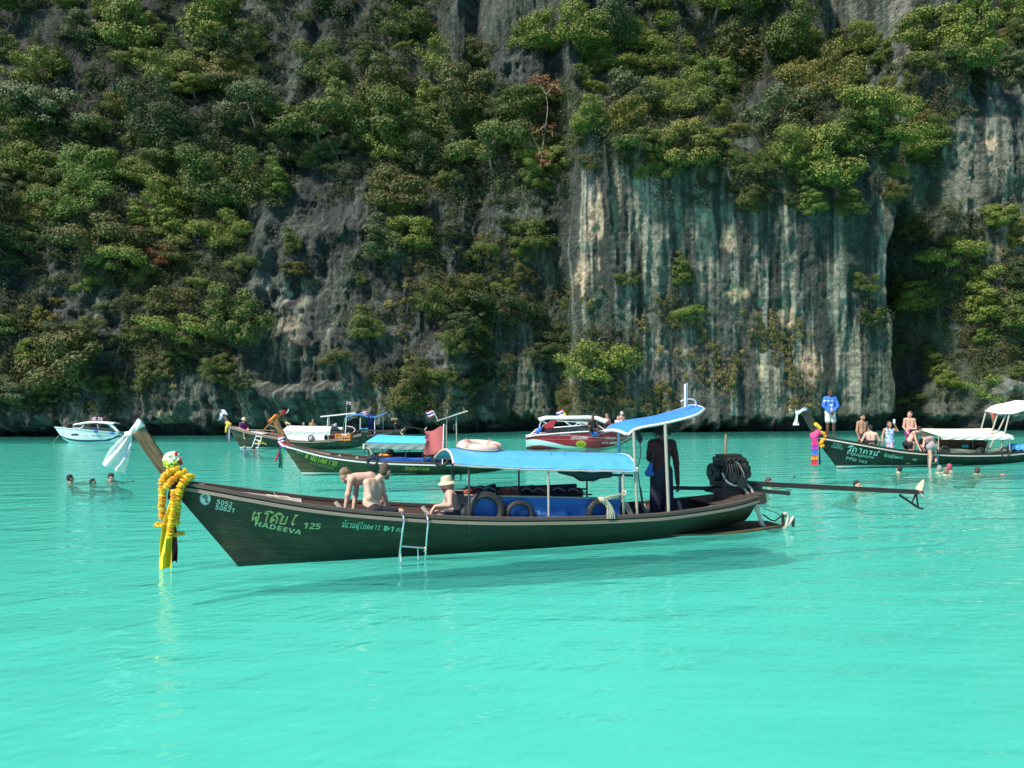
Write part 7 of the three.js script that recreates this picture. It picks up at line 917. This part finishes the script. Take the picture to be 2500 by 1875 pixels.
  person('dark-haired person with a pale bare back sitting beside the bearded man', SIT({ face: [0.1, -0.2, 1], el: [[-0.3, 0.3, 0.05], [0.3, 0.3, 0.05]], wr: [[-0.32, 0.1, 0.15], [0.34, 0.1, 0.12]] }), { ...c, pos: on(2127, 1096, 0.25).setY(0.64), yaw: Math.PI - 0.2, skin: FAIR, hair: HAIRC.dark, clothes: [{ kind: 'band', color: [0.02, 0.02, 0.02], name: 'bikini_top', off: [0, -0.12, 0] }, { kind: 'shorts', color: [0.02, 0.02, 0.02] }] });
  person('woman in a blue flowered dress and sunglasses holding a phone up for a picture', STAND({ wr: [[-0.34, 1.02, 0.12], [0.1, 1.62, 0.24]], el: [[-0.3, 1.14, 0.02], [0.24, 1.38, 0.2]], face: [0.05, 0.15, 1] }), { ...c, pos: on(2172, 1100, 0.1).setY(0.02), yaw: 0, scale: 0.92, skin: TAN, hair: HAIRC.brown, long: true, clothes: [{ kind: 'dress', color: [0.55, 0.62, 0.74], print: (p, q) => { const a = noise(p.x * 26 + 5, p.y * 26 + p.z * 9), b = noise(p.x * 21, p.y * 24 + 9); if (a > 0.15) { q[0] *= 0.25; q[1] *= 0.4; q[2] *= 0.75; } else if (p.y < 0.85 && b > 0.3) { q[1] *= 0.1; q[2] *= 0.15; } else if (b < -0.5) { q[0] *= 0.5; q[2] *= 0.5; } } }] });
  { const w = on(2172, 1100, 0.1); const p = thing('phone', 'white phone held up by the woman in the flowered dress', 'phone', w.clone().setY(0.02 + 1.70 * 0.92 + 0.06).add(V(0.06, 0, 0.26)), 0.1); part('case', rbox(0.08, 0.155, 0.012, 0, 0, 0, 0.005), std([0.8, 0.78, 0.78], 0.4), p); part('screen', rbox(0.068, 0.135, 0.003, 0, 0, -0.0085, 0.001), std([0.02, 0.02, 0.025], 0.15), p); }
  person('man in purple shorts standing aboard, looking left over the water', STAND({ face: [-1, 0.15, 0.3], wr: [[-0.2, 0.95, 0.15], [0.1, 1.05, 0.22]] }), { ...c, pos: on(2222, 1100, -0.45).setY(0.28), yaw: 0.1, scale: 0.98, skin: PINK, hair: HAIRC.brown, clothes: [{ kind: 'shorts', color: [0.30, 0.03, 0.22] }] });
  { const P = (x, y, z) => l(x, y, z), A0 = W(V()), pel = P(2216, 1082, 0.3); person('man in black trunks bending down to help the climbing woman aboard', { head: P(2244, 1050, 0.35), sh: [P(2231, 1056, 0.48), P(2236, 1060, 0.16)], pelvis: pel, hip: [pel.clone().add(V(0, -0.04, 0.1)), pel.clone().add(V(0, -0.04, -0.1))], kn: [P(2224, 1108, 0.4), P(2214, 1106, 0.15)], an: [P(2214, 1128, 0.4), P(2210, 1128, 0.15)], el: [P(2238, 1080, 0.55), P(2240, 1080, 0.2)], wr: [P(2246, 1097, 0.65), P(2254, 1095, 0.4)], face: [0.8, -0.5, 0.3], up: [0.3, 0.9, 0], toe: [1, 0, 0], hand: [{ n: [1, 0, 0] }, { n: [1, 0, 0] }] }, { ...c, pos: A0, yaw, skin: PINK, hair: HAIRC.dark, clothes: [{ kind: 'shorts', color: [0.02, 0.02, 0.025], len: 0.35 }] });
    const pl = P(2274, 1087, 0.95); person('woman in a striped bikini climbing the ladder into the dark green boat', { head: P(2256, 1066, 0.6), sh: [P(2258, 1072, 0.8), P(2276, 1070, 0.6)], pelvis: pl, hip: [pl.clone().add(V(-0.09, -0.06, 0)), pl.clone().add(V(0.1, -0.05, 0))], kn: [P(2272, 1116, 0.98), P(2284, 1112, 0.7)], an: [P(2270, 1141, 0.98), P(2285, 1124, 0.95)], el: [P(2254, 1090, 0.8), P(2286, 1082, 0.5)], wr: [P(2256, 1104, 0.75), P(2290, 1098, 0.6)], face: [-0.3, -0.5, -0.8], up: [-0.4, 0.7, -0.5], toe: [0, -0.6, -1], hand: [{ n: [0, 0, -1] }, { n: [0, 0, -1] }] }, { ...c, pos: A0, yaw, skin: PINK, hair: HAIRC.brown, clothes: [{ kind: 'band', color: [0.16, 0.14, 0.16], name: 'bikini_top' }, { kind: 'shorts', color: [0.30, 0.28, 0.28], len: 0.18 }] }); }
  person('person sitting in the shade under the cream canopy, seen from behind', SIT({ face: [-0.5, 0, -1] }), { ...c, cell: 0.028, pos: on(2398, 1104, 0).setY(0.22), yaw: Math.PI, skin: BROWN, hair: HAIRC.brown, long: true, clothes: [{ kind: 'band', color: [0.02, 0.02, 0.02] }] });
  { const p = on(2356, 1090, 0.3), g = thing('turquoise_bag', 'small turquoise bag on the side board under the cream canopy', 'bag', p, yaw); part('pouch', polygonize([cap([-0.08, 0, 0], [0.08, 0.0, 0], 0.07, 0.07)], 0.018, 0.02), std([0.02, 0.42, 0.40], 0.6), g); part('strap', tube([[-0.08, 0.05, 0], [0, 0.14, 0], [0.08, 0.05, 0]], 0.01, 5), MET.dark, g); }
}

// ---- swimmers
const swim = (label, px, py, yaw, o, J = {}) => { const p = onWater(px, py), B = (a, y, w = 0) => [Math.sin(yaw) * a + w * Math.cos(yaw), y, -Math.cos(yaw) * a + w * Math.sin(yaw)]; return person(label, SWIM({ pelvis: B(0.4, -0.38), hip: [B(0.43, -0.4, -0.09), B(0.43, -0.4, 0.09)], kn: [B(0.8, -0.5, -0.12), B(0.84, -0.46, 0.1)], an: [B(1.15, -0.52, -0.1), B(1.2, -0.56, 0.1)], ...J }), { pos: p, yaw, cell: 0.024, ...o }); };
swim('dark-haired swimmer at the far left with shoulders out of the water', 170, 1176, 2.2, { skin: TAN, hair: HAIRC.dark, curls: 10 });
swim('swimmer almost under water between the two at far left, only the crown showing', 224, 1176, 1.6, { skin: FAIR, hair: HAIRC.dark, curls: 4 }, { head: [0, -0.03, 0.04], sh: [[-0.19, -0.18, 0], [0.19, -0.18, 0]], el: [[-0.36, -0.22, 0.18], [0.36, -0.22, 0.18]], wr: [[-0.4, -0.2, 0.42], [0.4, -0.2, 0.42]] });
swim('swimmer in a dark cap below the white bow cloth at left', 270, 1172, 1.4, { skin: PINK, hair: HAIRC.dark, curls: 4, clothes: [{ kind: 'cap', color: [0.03, 0.03, 0.05] }] });
swim('short-haired swimmer looking right beside the engine shaft of the nearest boat', 1876, 1186, 1.35, { skin: FAIR, hair: HAIRC.brown, curls: 8, scale: 1.02 });
swim('swimmer with a wet dark head behind the middle of the long shaft', 2092, 1194, 0.6, { skin: PINK, hair: HAIRC.dark, curls: 4, scale: 1.02 });
swim('swimmer with pale shoulders before the lettered bow of the dark green boat', 2196, 1153, Math.PI, { skin: FAIR, hair: HAIRC.dark, curls: 4 });
swim('swimmer by the foot of the boarding ladder at right', 2294, 1153, Math.PI - 0.5, { skin: FAIR, hair: HAIRC.grey, curls: 4 });
swim('light-haired swimmer nearest to us beside the ladder at right', 2310, 1159, 2.7, { skin: FAIR, hair: HAIRC.sandy, curls: 12 });
swim('swimmer with a pink hair band behind the light-haired one', 2318, 1150, 2.4, { skin: PINK, hair: [0.5, 0.06, 0.12], curls: 8 }, { head: [0, 0.12, 0.02] });
swim('swimmer farthest right, wet brown hair and one arm stretched out', 2386, 1157, 2.6, { skin: TAN, hair: HAIRC.brown, curls: 12 }, { el: [[-0.42, -0.06, 0.05], [0.36, -0.12, 0.18]], wr: [[-0.66, -0.02, 0.05], [0.4, -0.08, 0.42]] });
swim('bald swimmer below the ladder of the white-canopied boat', 597, 1098, Math.PI, { skin: PINK, hair: HAIRC.grey, curls: 2, clothes: [{ kind: 'shirt', color: [0.12, 0.16, 0.4] }] });
swim('snorkelling swimmer with a dark mask at the foot of the white ladder', 620, 1098, Math.PI - 0.4, { skin: TAN, hair: HAIRC.dark, curls: 6, clothes: [{ kind: 'shirt', color: [0.02, 0.03, 0.06] }] });
{ const p = onWater(636, 1098), f = thing('swim_fins', 'pair of yellow swim fins held beside the white ladder', 'swim fins', p.clone().add(V(0, 0.28, 0.15)), 0.2), m = std([0.72, 0.6, 0.04], 0.5); for (const k of [0, 1]) { part('blade', sheet(8, 4, (u, v) => V(0.05 + 0.3 * u, 0.08 + 0.1 * k - 0.18 * u * (k ? 1 : 0.2), (v - 0.5) * lerp(0.1, 0.2, u)), 0.012), m, f); part('foot_pocket', polygonize([cap([-0.06, 0.08 + 0.1 * k, 0], [0.06, 0.08 + 0.1 * k, 0], 0.045, 0.035)], 0.014, 0.02), m, f); } }
{ const a = onWater(1905, 1190), b = a.clone().add(V(0.38, 0.24, 0.02)), s = thing('selfie_stick', 'thin camera stick held out by the swimmer beside the shaft', 'camera', a, 0); part('stick', bar([0, -0.05, 0], b.clone().sub(a), 0.008, 6), MET.dark, s); const e = b.clone().sub(a); part('camera', rbox(0.07, 0.055, 0.04, e.x + 0.02, e.y + 0.05, e.z, 0.01), std([0.03, 0.03, 0.035], 0.4), s); part('lens', bar([e.x + 0.02, e.y + 0.05, e.z + 0.02], [e.x + 0.02, e.y + 0.05, e.z + 0.035], 0.016, 10), std([0.2, 0.22, 0.24], 0.2), s); }
renderer.render(scene, camera);
